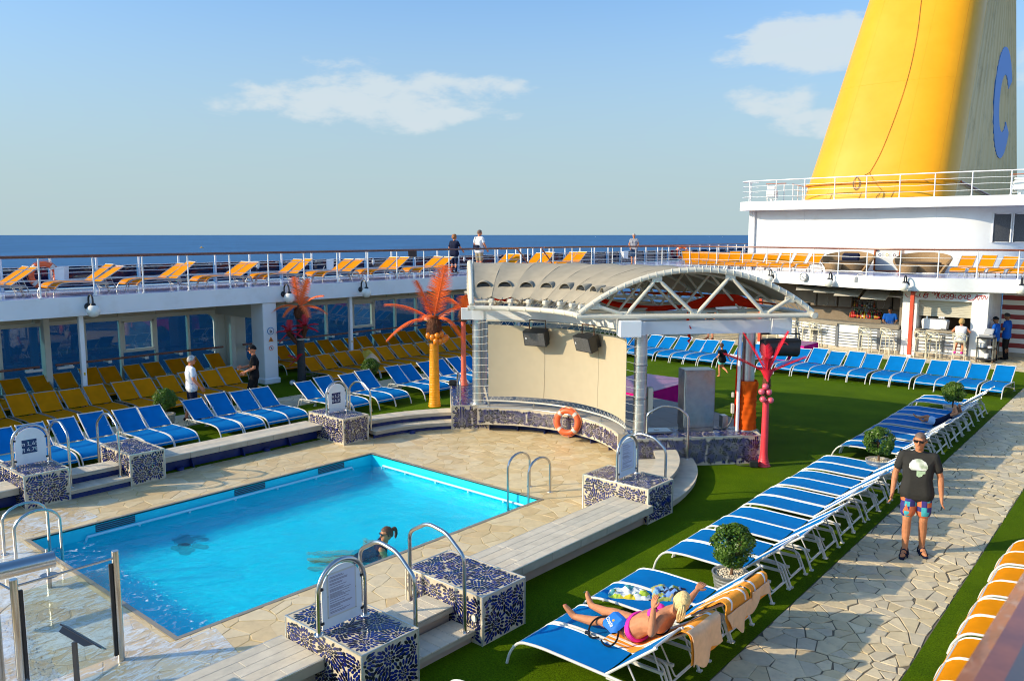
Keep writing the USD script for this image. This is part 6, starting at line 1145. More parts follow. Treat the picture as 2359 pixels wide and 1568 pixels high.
q = thing('floor_spotlight', 'small pale spotlight lying on the turf at the black palm', 'spotlight', None, b + [.2, -.45, 0]); obj(q, 'housing', MB().ball(b + [.25, -.5, .09], .11, 2, (1, .8, .8)), grey_metal); obj(q, 'glass', MB().ball(b + [.30, -.57, .10], .08, 2, (.6, .6, .8)), globe_m)
b = np.array([-6.61, 15.05, 0]); t = thing('artificial_palm', 'artificial red palm with pink coconuts at the corner of the stage block', 'palm', None, b); trunk(t, b, .075, .058, 1.32, trunk_red, .055, 30); hd_ = b + np.array([0, 0, 1.86]); fibre_ball(t, b + [0, 0, 1.62], .075, .22, 9)
for dr, dz in ((-.05, 1.60), (-.12, 1.50), (.02, 1.49), (-.09, 1.35), (.06, 1.33)): obj(t, 'coconut', MB().ball(b + RT * dr - AW * .09 + np.array([0, 0, dz]), .062, 2), nut_pk)
g = np.array([[hd_ + RT * (x * .17 * (1 - .75 * k)) - AW * (.02 + .07 * (1 - x * x)) + np.array([0, 0, .06 - .24 * k + .05 * abs(x)]) for x in np.linspace(-1, 1, 9)] for k in np.linspace(0, 1, 7)]); obj(t, 'crown_cup', thick(g, .008), frond_red, 50)
for o, r_ in (((-.50, 0, .80), .02), ((-.86, -.05, .38), .05), ((.38, 0, .82), .02), ((.74, -.05, .32), .02), ((-.1, -.4, .35), .1), ((.1, .5, .5), .1)): frond(hd_ + [0, 0, -.02], o, r_, .22, 24, frond_red, t, taper=.5, droop=-.35)
q = thing('garden_spotlight', 'small black spotlight with cable on the turf at the red palm', 'spotlight', None, b + [-.15, -.2, 0]); obj(q, 'housing', MB().box(b + [-.1, -.22, .075], (.16, .13, .13), .5, .015), black); obj(q, 'cable', MB().tube(spline([b + [-.16, -.2, .02], b + [-.4, -.3, .012], b + [-.55, -.1, .012], b + [-.35, -.05, .012], b + [-.6, .1, .012]], 26), .010, 5), black)

# ------------------------------------------------------------------ potted box trees
def make_plant(loc, label):
    t = thing('potted_box_tree', label, 'potted tree', 'round potted box trees', loc); pr = [(0, 0), (.15, 0)]
    for k in range(40): z = .01 + .36 * k / 39; pr.append((.155 + .065 * z / .37 + .004 * sin(k * 1.35), z))
    pr += [(.228, .375), (.228, .39), (.212, .39), (.205, .33), (0, .33)]
    obj(t, 'pot', MB().add(lathe(pr, 36)), galv, 50, world=False); rg = np.random.default_rng(5); m = MB()
    for _ in range(420):
        a, r = rg.uniform(0, 2 * PI), .205 * math.sqrt(rg.uniform()); s = rg.uniform(.008, .015); m.ball((r * cos(a), r * sin(a), .335 + rg.uniform(0, .03)), s, 0, (1.2, .9, .8))
    obj(t, 'pebbles', m, pebble_m, 60, world=False, kind='stuff')
    tk = MB().tube(spline([(0, 0, .33), (.01, .01, .45), (-.01, 0, .55), (0, 0, .72)], 10), np.linspace(.022, .012, 10), 8)
    for _ in range(14): d = rg.normal(size=3); d[2] = abs(d[2]) * .6; d /= np.linalg.norm(d); tk.cyl((0, 0, .56), np.array([0, 0, .68]) + d * .2, .008, 5, .003)
    obj(t, 'trunk', tk, bark, 40, world=False); ms = [MB(), MB(), MB()]; cl = [(rg.normal(size=3)) for _ in range(46)]; cl = np.array([c / np.linalg.norm(c) for c in cl]); n = 6500; V = [[], [], []]
    for i in range(n):
        c = cl[rg.integers(len(cl))] ; d = c + rg.normal(size=3) * .22; d /= np.linalg.norm(d); lump = 1 + .11 * (sin(d[0] * 7 + 1) * sin(d[1] * 6) + sin(d[2] * 8 + 2) * sin(d[0] * 5)) + .05 * max(0, d @ c - .9) * 10; r = .255 * lump * (1 - .34 * rg.uniform() ** 2.0); p = np.array([0, 0, .735]) + d * r * np.array([1, 1, .96])
        nd = d * .7 + rg.normal(size=3) * .55; nd /= np.linalg.norm(nd); u, w = frame_of(nd); a = rg.uniform(0, 2 * PI); u2 = u * cos(a) + w * sin(a); w2 = np.cross(nd, u2); L = rg.uniform(.028, .044); k = 0 if r < .215 else (1 if rg.uniform() < .62 else 2); V[k].append(np.array([p - u2 * L * .5, p + w2 * L * .30 + nd * .002, p + u2 * L * .5 + nd * .004, p - w2 * L * .30 + nd * .002]))
    for k in range(3): v = np.array(V[k]).reshape(-1, 3); f = np.arange(len(v)).reshape(-1, 4); obj(t, 'foliage', (v, f), leaf_m[k], False, world=False)
    return t
pl = [(-4.33, 9.03, 'round potted box tree between the towels and the next loungers on the right'), (-4.62, 15.55, 'round potted box tree behind the walking man'), (-4.80, 21.68, 'round potted box tree near the child on the lounger'), (-18.30, 8.72, 'round potted box tree in the left lounger row near the man in white'), (-18.35, 14.78, 'round potted box tree in the left row beside the orange palm trunk')]
P0 = make_plant((*pl[0][:2], .003), pl[0][2])
for k, (x, y, lab) in enumerate(pl[1:]): copy_of(P0, 'potted_box_tree', lab, 'potted tree', 'round potted box trees', (x, y, .003), k * 1.9 + 1)

# ------------------------------------------------------------------ bar stools
def make_stool(loc, rz, label):
    t = thing('bar_stool', label, 'bar stool', 'ivory bar stools', loc, rz)
    for sx in (-1, 1):
        for sy in (-1, 1): obj(t, 'leg', MB().tube([(sx * .20, sy * .19, 0), (sx * .155, sy * .15, .72)], [.014, .016], 7), stool_m, world=False)
    for sx in (-1, 1): obj(t, 'foot_rail', MB().tube([(sx * .188, -.176, .24), (sx * .188, .176, .24)], .011, 6), stool_m, world=False)
    for sy in (-1, 1): obj(t, 'foot_rail', MB().tube([(-.19, sy * .178, .22), (.19, sy * .178, .22)], .011, 6), stool_m, world=False)
    obj(t, 'seat', MB().add(prism(Polygon([(.2 * np.sign(cos(a)) * abs(cos(a)) ** .6, .19 * np.sign(sin(a)) * abs(sin(a)) ** .6) for a in np.linspace(0, 2 * PI, 28)[:-1]]), .715, .745)), stool_m, world=False)
    for pts in ([(-.2, .16, .74), (-.23, -.05, .88), (-.18, -.22, 1.0), (0, -.26, 1.02), (.18, -.22, 1.0), (.23, -.05, .88), (.2, .16, .74)], [(-.19, -.1, .74), (-.22, -.16, .86), (-.1, -.25, .96), (.05, -.26, .9), (.2, -.19, .97), (.21, -.12, .74)], [(.14, -.17, .74), (.1, -.24, .85), (-.06, -.27, .92), (-.21, -.18, .98), (-.23, .02, .86)], [(-.12, -.18, .74), (-.05, -.25, .86), (.1, -.27, .98)]): obj(t, 'back_loop', MB().tube(spline(pts, 22), .0125, 6), stool_m, 50, world=False)
    return t
sp = [(-10.35, 32.35, .0, 'ivory bar stool before the curved bar, in front of the bottles'), (-9.58, 32.5, -.25, 'ivory bar stool at the right end of the bar beside the column'), (-8.42, 32.55, .15, 'ivory bar stool just right of the red post'), (-8.02, 32.6, -.1, 'ivory bar stool between the red post and the seated woman'), (-7.15, 32.6, .1, 'ivory bar stool carrying the seated woman'), (-13.5, 33.15, .35, 'ivory bar stool at the left end of the bar, left of a pair'), (-12.85, 32.95, .3, 'ivory bar stool at the left end of the bar, right of a pair'), (-12.45, 32.85, .1, 'ivory bar stool partly hidden behind the pair at the left end of the bar'), (-14.6, 33.6, .5, 'ivory bar stool seen under the stage beam')]
S0 = make_stool((*sp[0][:2], 0), sp[0][2], sp[0][3])
for x, y, rz, lab in sp[1:]: copy_of(S0, 'bar_stool', lab, 'bar stool', 'ivory bar stools', (x, y, 0), rz)
# ------------------------------------------------------------------ people
V3 = lambda *a: np.array(a, float)
def nrm(v): v = np.asarray(v, float); return v / max(np.linalg.norm(v), 1e-9)
def sp_(p, r, n=12): return Manifold.sphere(float(r), n).translate([float(x) for x in p])
def hl(*prs, n=12): return Manifold.batch_hull([sp_(p, r, n) for p, r in prs])
def melt(ms, edge, it=8):
    m = Manifold.batch_boolean(ms, m3.OpType.Add).refine_to_length(edge); v, f = arr(m); t = trimesh.Trimesh(v, f, process=True)
    trimesh.smoothing.filter_taubin(t, lamb=.5, nu=.52, iterations=it); return np.array(t.vertices), np.array(t.faces)
def stand(h, facing, pos, **kw):
    """joints of a standing figure; overrides are (right, forward, up) in metres of a 1.75 m body"""
    s = h / 1.75; f = nrm([facing[0], facing[1], 0]); r = V3(f[1], -f[0], 0); o = np.asarray(pos, float)
    J = dict(pelvis=(0, 0, .93), chest=(0, -.01, 1.27), neck=(0, -.005, 1.475), head=(0, .03, 1.615), elL=(-.245, -.03, 1.14), elR=(.245, -.03, 1.14), wrL=(-.265, .06, .90), wrR=(.265, .06, .90), knL=(-.095, .02, .50), knR=(.095, .02, .50), anL=(-.10, -.02, .085), anR=(.10, -.02, .085), toL=(-.12, .14, .028), toR=(.12, .14, .028))
    J.update(kw); J = {k: o + s * (r * a + f * b + V3(0, 0, c)) for k, (a, b, c) in J.items()}; J['lat'] = r; J['fwd'] = f; J['s'] = s; return J
def person(label, J, skin_m, top_=None, bottom=None, hair=None, look=None, fat=0., shoes=None, glasses=None, women=False, hands=True, head_up=None, extra_low=True):
    s, lat = J['s'], nrm(J['lat']); t = thing('person', label, 'person', None, J.get('base', (*((J['anL'] + J['anR']) / 2)[:2], min(J['toL'][2], J['toR'][2])))); B = []
    pel, ch, nk, hd = J['pelvis'], J['chest'], J['neck'], J['head']; up = nrm(ch - pel); fw = nrm(np.cross(up, lat)); fw = fw if fw @ J['fwd'] > 0 else -fw; la = lat
    sw = (.165 if women else .185) * s; hw = (.098 if women else .088) * s
    shp = nk - up * .088 * s; shL, shR = shp - la * sw, shp + la * sw; hiL, hiR = pel - la * hw - up * .02 * s, pel + la * hw - up * .02 * s
    w0 = pel + (ch - pel) * .45 + fw * fat * .03; rw = (.098 + fat * .03) * s; rh = (.107 + fat * .02) * s; rc = (.108 + fat * .015) * s
    tors = lambda e: [hl((hiL, rh + e), (hiR, rh + e), (w0 - la * .06 * s, rw + e), (w0 + la * .06 * s, rw + e)), hl((w0 - la * .06 * s, rw + e), (w0 + la * .06 * s, rw + e), (ch - la * .078 * s, rc + e), (ch + la * .078 * s, rc + e)), hl((ch - la * .078 * s, rc + e), (ch + la * .078 * s, rc + e), (shL + la * .015 * s, .056 * s + e), (shR - la * .015 * s, .056 * s + e)), hl((nk - up * .045 * s, .055 * s + e * .6), (shp - la * .10 * s, .052 * s + e), (shp + la * .10 * s, .052 * s + e))]
    arm = lambda sh, el, e, k=1.: hl((sh, .058 * s + e), (sh + (el - sh) * k, (.058 + (.041 - .058) * k) * s + e * (1.15 if k < 1 else 1)))
    leg = lambda hi, kn, e, k=1., fl=0.: hl((hi, .090 * s + e), (hi + (kn - hi) * k, (.090 + (.057 - .090) * k) * s + e + fl))
    B += tors(0) + [hl((nk - up * .03 * s, .055 * s), (hd - nrm(hd - nk) * .03 * s, .05 * s))]
    if women: B += [sp_(ch + la * q * .075 * s + fw * .085 * s, .062 * s) for q in (-1, 1)]
    for sd, sh, hi, q in (('L', shL, hiL, -1), ('R', shR, hiR, 1)):
        el, wr, kn, an, to = J['el' + sd], J['wr' + sd], J['kn' + sd], J['an' + sd], J['to' + sd]
        B += [arm(sh, el, 0), hl((el, .040 * s), (el + (wr - el) * .3, .041 * s)), hl((el + (wr - el) * .3, .041 * s), (wr, .027 * s))]
        fwdk = nrm(np.cross(nrm(kn - hi), la)); calf = kn + (an - kn) * .35 - fw * .02 * s
        B += [leg(hi, kn, 0), hl((kn, .055 * s), (calf, .056 * s)), hl((calf, .056 * s), (an, .036 * s)), hl((an, .038 * s), (an + (to - an) * .25 - V3(0, 0, .02) * s, .034 * s), (to - (to - an) * .15, .026 * s), (to + la * q * .02 * s, .02 * s))]
        if hands:                                                # palm, four fingers, thumb
            d = nrm(wr - el); d = nrm(J.get('hd' + sd, d)); ref = nrm(np.cross(d, J.get('pn' + sd, la * q))); pn = nrm(np.cross(ref, d)); k0 = wr + d * .082 * s; kn_ = [k0 + ref * (i - 1.5) * .0215 * s for i in range(4)]
            B.append(hl((wr + d * .01 * s, .024 * s), (kn_[0], .0135 * s), (kn_[3], .0135 * s), (wr + d * .03 * s + ref * .02 * s, .018 * s)))
            for i, L in enumerate((.062, .072, .068, .052)):
                c1 = kn_[i] + nrm(d - pn * -.25) * L * .55 * s; c2 = c1 + nrm(d * .8 + pn * .6) * L * .5 * s; B += [hl((kn_[i], .0105 * s), (c1, .0095 * s), n=8), hl((c1, .0095 * s), (c2, .008 * s), n=8)]
            tb = wr + d * .03 * s + ref * -.028 * s; tm = tb + nrm(d * .7 - ref * .7 + pn * .2) * .04 * s; B += [hl((tb, .014 * s), (tm, .011 * s), n=8), hl((tm, .011 * s), (tm + nrm(d - ref * .2 + pn * .3) * .03 * s, .0095 * s), n=8)]
    lk = nrm(look if look is not None else J['fwd']); hu = nrm(head_up if head_up is not None else nrm(hd - nk)); hr = nrm(np.cross(lk, hu)); hu = np.cross(hr, lk); HM = np.eye(4); HM[:3, 0], HM[:3, 1], HM[:3, 2], HM[:3, 3] = hr, lk, hu, hd
    def hp(a, b, c): return hd + s * (hr * a + lk * b + hu * c)
    HMs = HM.copy(); HMs[:3, :3] *= s
    v, f = arr(Manifold.sphere(1., 20).scale([.077, .098, .112])); B.append(Manifold(m3.Mesh((v @ HMs[:3, :3].T + HMs[:3, 3]).astype(np.float32), f.astype(np.uint32))))
    B += [hl((hp(0, .055, -.075), .042 * s), (hp(0, .03, -.03), .06 * s), (hp(0, .075, -.092), .02 * s)), hl((hp(0, .098, .012), .008 * s), (hp(0, .112, -.022), .012 * s), (hp(0, .09, -.03), .012 * s), n=8), hl((hp(-.04, .08, .03), .012 * s), (hp(.04, .08, .03), .012 * s), n=8)]
    for q in (-1, 1): B.append(hl((hp(q * .078, -.005, .015), .012 * s), (hp(q * .082, -.015, -.02), .010 * s), n=8))
    bd = obj(t, 'body', melt(B, .024 * s, 6), skin_m, 60)
    for q in (-1, 1): obj(bd, 'eye', MB().ball(hp(q * .032, .088, .014), .009 * s, 1), black)
    obj(bd, 'mouth', MB().add(bbox((.042 * s, .008 * s, .007 * s), .002), HM @ tr(V3(0, .094, -.055) * s)), P('lip_' + t[-3:] + 'x', (.32, .09, .06), .5))
    if glasses:
        g_ = obj(t, 'sunglasses', MB().add(bbox((.058 * s, .010 * s, .036 * s), .008), HM @ tr(V3(-.033, .103, .014) * s)).add(bbox((.058 * s, .010 * s, .036 * s), .008), HM @ tr(V3(.033, .103, .014) * s)).add(bbox((.02 * s, .008 * s, .006 * s)), HM @ tr(V3(0, .106, .02) * s)), lens_m, False)
        for q in (-1, 1): obj(g_, 'temple', MB().cyl(hp(q * .062, .1, .02), hp(q * .08, -.01, .02), .0035 * s, 5), lens_m)
    if hair:
        hm_, kind = hair; e = {'cropped': .004, 'cap': .018, 'short': .014, 'curly': .03, 'bob': .022, 'pony': .014}[kind]; v, f = arr(trimesh.creation.icosphere(subdivisions=4, radius=1.)); low = {'cropped': .1, 'cap': .16, 'short': -.1, 'curly': -.25, 'bob': -.55, 'pony': -.2}[kind]
        keep = (v[:, 2] > .50) | ((v[:, 1] < .30 + .4 * np.maximum(0, v[:, 2])) & (v[:, 2] > low - .35 * np.maximum(0, -v[:, 1]))); keepf = keep[f].all(1); nz = meshkit.fbm(v * (6 if kind == 'curly' else 4), 3) - .5; w = v * np.array([.077 + e, .098 + e, .112 + e]) * (1 + nz[:, None] * (.30 if kind == 'curly' else .10 if kind != 'cap' else 0))
        hr_ = obj(t, 'cap' if kind == 'cap' else 'hair', (w @ HMs[:3, :3].T + HMs[:3, 3], f[keepf]), hm_, 60)
        if kind == 'cap': obj(hr_, 'peak', MB().add(thick(np.array([[hp(x * .075, .09 + .075 * k * (1 - .35 * x * x), .055 - .02 * k - .012 * x * x) for x in np.linspace(-1, 1, 9)] for k in (0, .5, 1)]), .006)), hm_)
        if kind == 'pony':
            tl = MB(); 
            for q in range(9): a = rad(40 * q); o_ = hr * cos(a) * .018 * s + lk * 0 + hu * sin(a) * .018 * s; tl.tube(spline([hp(0, -.10, .05) + o_ * .5, hp(0, -.15, .05) + o_ * 1.5, hp(.02, -.18, -.02) + o_ * 2, hp(.03, -.17, -.10) + o_], 12), np.linspace(.016, .006, 12) * s, 6)
            obj(hr_, 'ponytail', tl, hm_, 60)
    if top_:
        m_, sl, hem = top_; C_ = tors(.015 * s); C_ += [hl((hiL - up * .03 * s, rh + hem * s), (hiR - up * .03 * s, rh + hem * s), (w0 - la * .06 * s, rw + .015 * s), (w0 + la * .06 * s, rw + .015 * s))]
        if sl > 0: C_ += [arm(shL, J['elL'], .016 * s, sl), arm(shR, J['elR'], .016 * s, sl)]
        if women: C_ += [sp_(ch + la * q * .075 * s + fw * .085 * s, .074 * s) for q in (-1, 1)]
        m = Manifold.batch_boolean(C_, m3.OpType.Add)
        m = m.trim_by_plane([float(x) for x in -up], float(-up @ (nk + up * .0 * s)))        # neckline
        sc_ = obj(t, 'shirt', melt([m], .026 * s, 6), m_, 50); J['shirt'] = sc_
    if bottom:
        m_, kind, k = bottom
        if kind == 'shorts': C_ = [hl((hiL, rh + .012 * s), (hiR, rh + .012 * s), (pel + up * .05 * s - la * .05 * s, rw + .012 * s), (pel + up * .05 * s + la * .05 * s, rw + .012 * s)), leg(hiL, J['knL'], .020 * s, k, .012 * s), leg(hiR, J['knR'], .020 * s, k, .012 * s)]
        elif kind == 'skirt': C_ = [hl((hiL, rh + .014 * s), (hiR, rh + .014 * s), (hiL + (J['knL'] - hiL) * k, .095 * s), (hiR + (J['knR'] - hiR) * k, .095 * s))]
        else: C_ = [hl((hiL, rh + .010 * s), (hiR, rh + .010 * s)), leg(hiL, J['knL'], .014 * s), leg(hiR, J['knR'], .014 * s)] + [hl((J['kn' + q], .066 * s), (J['an' + q] + V3(0, 0, .03 * s), .056 * s)) for q in 'LR']
        obj(t, {'shorts': 'shorts', 'skirt': 'skirt'}.get(kind, 'trousers'), melt(C_, .028 * s, 6), m_, 50)
    if shoes:
        m_, kind = shoes
        for sd, q in (('L', -1), ('R', 1)):
            an, to = J['an' + sd], J['to' + sd]; d = nrm((to - an) * V3(1, 1, 0)); sole = an * V3(1, 1, 0) + V3(0, 0, to[2] - .018 * s)
            m = MB().add(hl((sole - d * .045 * s, .030 * s), (sole + d * .19 * s + la * q * .012 * s, .036 * s), (sole + d * .10 * s + la * q * .018 * s, .040 * s)).trim_by_plane([0., 0., -1.], float(-(to[2] - .006 * s))))
            if kind == 'sandal':
                sd_ = nrm(np.cross(d, V3(0, 0, 1)))
                for dd, zz, w_ in ((.12, .052, .05), (.06, .088, .046), (-.01, .125, .047)): m.tube([sole + d * dd * s + sd_ * w_ * cos(a) * s + V3(0, 0, zz * max(0, sin(a)) * s) for a in np.linspace(0, PI, 11)], .011 * s, 6)
                obj(t, 'sandal', m, m_, 50)
            else: obj(t, 'shoe', MB().add(hl((an - d * .03 * s + V3(0, 0, -.03) * s, .046 * s), (to + d * .03 * s, .036 * s), (to - d * .05 * s + V3(0, 0, .02) * s, .042 * s))), m_, 60)
    return t, hp, fw, up, la
# the walking man
J = stand(1.80, (.26, -.97), (-3.08, 12.17, 0), knL=(-.10, .0, .50), anL=(-.105, -.10, .085), toL=(-.14, .06, .028), knR=(.10, .06, .50), anR=(.105, .07, .085), toR=(.12, .23, .028), elL=(-.275, -.02, 1.13), elR=(.275, -.03, 1.13), wrL=(-.30, .05, .87), wrR=(.30, .07, .87))
man, hp, fw, up, la = person('man in charcoal T-shirt, patchwork shorts and sandals standing on the walkway', J, skin[0], (charcoal, .60, .022), (swim_short, 'shorts', .70), (hair_m['cropped'], 'cropped'), look=nrm(V3(.10, -1, -.08)), fat=.45, shoes=(navy_c, 'sandal'), glasses=True)
sv_, sf_, _ = meshkit.arrays(trimesh.Trimesh(*[np.array(q) for q in ([[0, 0, 0]], [[0, 0, 0]])], process=False)) if False else (None, None, None)
sm_ = UsdGeom.Mesh(stage.GetPrimAtPath(J['shirt'])); so = ORG[man][0]; SV = np.array(sm_.GetPointsAttr().Get(), float) + so; SF = np.array(sm_.GetFaceVertexIndicesAttr().Get()).reshape(-1, 3); shm = trimesh.Trimesh(SV, SF, process=False)
def on_shirt(a, b):
    """point of the shirt front at (right, up) of the chest"""
    o = J['chest'] + la * a + up * b + fw * .6; l_, _, tri = shm.ray.intersects_location([o], [-fw], multiple_hits=False)
    return (l_[0] if len(l_) else o - fw * .45) + fw * .003
def patch(poly, name, m_):
    v, f = trimesh.triangulate_polygon if False else (None, None), None
    P_ = Polygon(poly); g = trimesh.creation.extrude_polygon(P_.segmentize(.02), .001, engine='earcut'); vv = np.array(g.vertices); pts = MultiPoint([]) ; xs, ys = np.arange(P_.bounds[0], P_.bounds[2], .018), np.arange(P_.bounds[1], P_.bounds[3], .018); cells = MB()
    for x in xs:
        for y in ys:
            c = sbox(x, y, x + .018, y + .018).intersection(P_)
            for q in getattr(c, 'geoms', [c]):
                if q.is_empty or q.geom_type != 'Polygon': continue
                k = np.array(q.exterior.coords)[:-1]; w = np.array([on_shirt(*p) for p in k]); cells.add((w, np.array([[0, i, i + 1] for i in range(1, len(k) - 1)])))
    obj(man, name, cells, m_, False)
patch([(-.115, .02), (-.09, .065), (-.03, .10), (.02, .105), (.08, .08), (.115, .03), (.12, -.02), (.085, -.055), (.0, -.05), (-.095, -.05), (-.12, -.01)], 'shirt_print', tee_print); patch([(-.09, -.058), (.02, -.058), (.018, -.13), (-.01, -.145), (-.05, -.13), (-.06, -.10), (-.09, -.09)], 'shirt_print', P('tee_green', (.35, .48, .30), .8, vary=.3, vs=30.))
# man in white T-shirt, man with cap
J = stand(1.63, RT * .75 + AW * .55, (-18.75, 9.62, 0), anL=(-.1, -.15, .09), toL=(-.11, .0, .03), knL=(-.1, .0, .5), wrR=(.24, .16, .92), elR=(.24, .0, 1.14))
person('grey haired man in blotched white T-shirt behind the left blue loungers', J, skin[1], (tee_blot, .6, .02), (navy_c, 'shorts', .75), (hair_m['grey'], 'short'), look=RT * .8 + AW * .45 + V3(0, 0, -.1), fat=.25, shoes=(black_c, 'shoe'), glasses=True)
J = stand(1.68, -RT * .93 - AW * .30, (-19.0, 11.48, 0), elR=(.23, .05, 1.13), wrR=(.12, .30, 1.12), elL=(-.25, .0, 1.14), wrL=(-.14, .24, 1.02), anL=(-.1, .12, .09), toL=(-.11, .27, .03), knL=(-.1, .14, .5))
person('man in black clothes and black cap walking by the broad pillar', J, skin[1], (black_c, .6, .02), (black_c, 'shorts', .8), (black_c, 'cap'), look=-RT * .95 - AW * .2 + V3(0, 0, -.15), fat=.35, shoes=(black_c, 'shoe'), glasses=True)
q_ = J['wrR'] + nrm(-RT) * .1; q = thing('paper_tissue', 'white paper in the hand of the man in black', 'tissue', None, q_); obj(q, 'sheet', MB().add(thick(np.array([[q_ + RT * (x * .04) + np.array([0, 0, -.07 * k + .01 * sin(5 * x)]) + AW * .012 * sin(6 * k + 3 * x) for x in np.linspace(-1, 1, 5)] for k in np.linspace(0, 1, 5)]), .003)), white_tee)
# upper deck passengers
J = stand(1.56, AW * .8 + RT * .45, (-23.5, 23.33, UD), wrR=(.26, .28, 1.02), elR=(.27, .06, 1.18), wrL=(-.2, .2, 1.0))
person('woman with ginger curls and navy top on the upper deck', J, skin[1], (navy_c, .7, .03), (navy_c, 'trousers', 1), (hair_m['ginger'], 'curly'), look=AW * .6 + RT * .8, fat=.35, shoes=(black_c, 'shoe'), women=True)
J = stand(1.75, AW * .75 + RT * .65, (-23.5, 24.78, UD), wrR=(.26, .18, .95), elR=(.27, .03, 1.15))
wm, hp, fw, up, la = person('man in white shirt and khaki shorts with a shoulder bag on the upper deck', J, skin[1], (white_tee, .6, .02), (khaki, 'shorts', .95), (hair_m['cropped'], 'short'), look=RT * .95 + AW * .35 + V3(0, 0, -.15), fat=.35, shoes=(white_tee, 'shoe'))
c_ = J['pelvis'] - fw * .17 + np.array([0, 0, .10]) - la * .02; q = thing('shoulder_bag', 'dark grey shoulder bag on the back of the man in the white shirt', 'bag', None, c_); obj(q, 'pouch', MB().add(bbox((.30, .09, .20), .03), face_T(c_, la) @ tr((0, 0, 0), rx=-PI / 2)), navy_c); obj(q, 'strap', MB().tube(spline([c_ + la * -.13 + [0, 0, .09], J['chest'] - fw * .14 - la * .12, J['neck'] - la * .13 + [0, 0, .0], J['chest'] + fw * .13 + la * .03, J['pelvis'] + fw * .1 + la * .17, c_ + la * .15 + [0, 0, .05]], 40, ), .010, 6), black_c)
J = stand(1.62, -AW * .85 - RT * .3, (-22.69, 35.2, UD), wrL=(-.16, .12, .95), wrR=(.16, .12, .95), elL=(-.26, .0, 1.15), elR=(.26, 0, 1.15))
person('woman with short grey hair, grey top and denim skirt on the upper deck', J, skin[0], (greyc, .35, .015), (denim, 'skirt', .85), (hair_m['grey'], 'short'), look=-AW * .9 - RT * .1 + V3(0, 0, -.25), fat=.1, shoes=(black_c, 'shoe'), women=True)
# running girl
J = stand(1.08, -RT * .25 + AW * .9, (-11.95, 23.8, 0), chest=(0, .03, 1.25), neck=(0, .07, 1.45), head=(0, .11, 1.64), anL=(-.08, .10, .09), toL=(-.09, .26, .03), knL=(-.09, .14, .5), knR=(.09, .16, .52), anR=(.10, -.24, .40), toR=(.11, -.36, .30), elL=(-.27, -.12, 1.2), wrL=(-.22, .10, 1.10), elR=(.27, .05, 1.16), wrR=(.32, -.12, .98))
person('small girl in black T-shirt and aqua shorts running on the turf', J, skin[1], (black_c, .6, .02), (aqua, 'shorts', .4), (hair_m['brown'], 'curly'), look=RT * .6 + AW * .7, women=False)
# sunbathing woman on the nearest lounger row
J = dict(pelvis=V3(-4.36, 6.97, .445), chest=V3(-4.09, 6.97, .60), neck=V3(-3.93, 6.98, .745), head=V3(-3.865, 6.99, .865), lat=V3(0, -1, 0), fwd=V3(-.55, 0, .83), s=.93, elR=V3(-4.02, 6.68, .60), wrR=V3(-4.03, 6.73, .83), elL=V3(-3.98, 7.27, .70), wrL=V3(-3.95, 7.46, .80), knR=V3(-4.74, 6.86, .43), anR=V3(-5.08, 6.84, .375), toR=V3(-5.19, 6.82, .475), knL=V3(-4.76, 7.10, .43), anL=V3(-5.09, 7.17, .38), toL=V3(-5.19, 7.20, .49), base=(-4.4, 6.97, .3), pnR=V3(.3, .9, 0))
wo, hp, fw, up, la = person('blonde woman in pink bikini sunbathing on the nearest blue lounger', J, skin[0], None, None, (hair_m['blonde'], 'pony'), look=nrm(V3(-.35, .8, .35)), fat=.75, women=True, head_up=nrm(V3(.45, .05, .9)))
def hoop(c, rx_, ry_, r, m_, name, fr=0., to=2 * PI): obj(wo, name, MB().tube([c + la * rx_ * cos(a) + fw * ry_ * sin(a) for a in np.linspace(fr, to, 30, endpoint=to < 6)], r, 6, closed=to > 6), m_)
hoop(J['pelvis'] + up * .03, .205, .128, .018, pinkc, 'bikini_bottom'); hoop(J['pelvis'] + up * .005, .208, .130, .014, pinkc, 'bikini_bottom'); hoop(J['chest'] + up * .0, .188, .128, .008, black_c, 'bikini_strap')
for q in (-1, 1): obj(wo, 'bikini_cup', MB().ball(J['chest'] + la * q * .07 + fw * .098, .058, 2, (1, 1, 1)), pinkc)
for sd, q in (('R', 0), ('L', 1)):
    for k in range(5): obj(wo, 'toe_nail', MB().ball(J['to' + sd] + V3(-.012, (k - 2) * .013, .012 - .003 * abs(k - 1)), .005, 1), nail if q else nail_p)
# swimmer
J = {k_: (v_ + V3(0, 0, -.055) if isinstance(v_, np.ndarray) and k_ not in ('lat', 'fwd') else v_) for k_, v_ in dict(pelvis=V3(-9.66, 7.52, -.40), chest=V3(-9.47, 7.74, -.27), neck=V3(-9.385, 7.80, -.10), head=V3(-9.37, 7.80, .035), lat=nrm(V3(.75, -.66, 0)) * 1., fwd=nrm(V3(-.66, -.6, .5)), s=.95, elR=V3(-9.20, 7.66, -.34), wrR=V3(-9.23, 7.48, -.43), elL=V3(-9.72, 7.98, -.29), wrL=V3(-9.95, 7.92, -.33), knR=V3(-9.72, 7.20, -.40), anR=V3(-9.98, 6.98, -.43), toR=V3(-10.1, 6.88, -.42), knL=V3(-9.98, 7.35, -.38), anL=V3(-10.25, 7.15, -.42), toL=V3(-10.36, 7.05, -.41), base=(-9.4, 7.75, -.3)).items()}
sw_, hp, fw, up, la = person('woman with sunglasses and dark swimsuit floating in the pool', J, skin[0], (navy_c, 0, .012), None, (hair_m['brown'], 'pony'), look=nrm(-RT * .75 - AW * .55), fat=.15, glasses=True, women=True, head_up=V3(0, 0, 1))
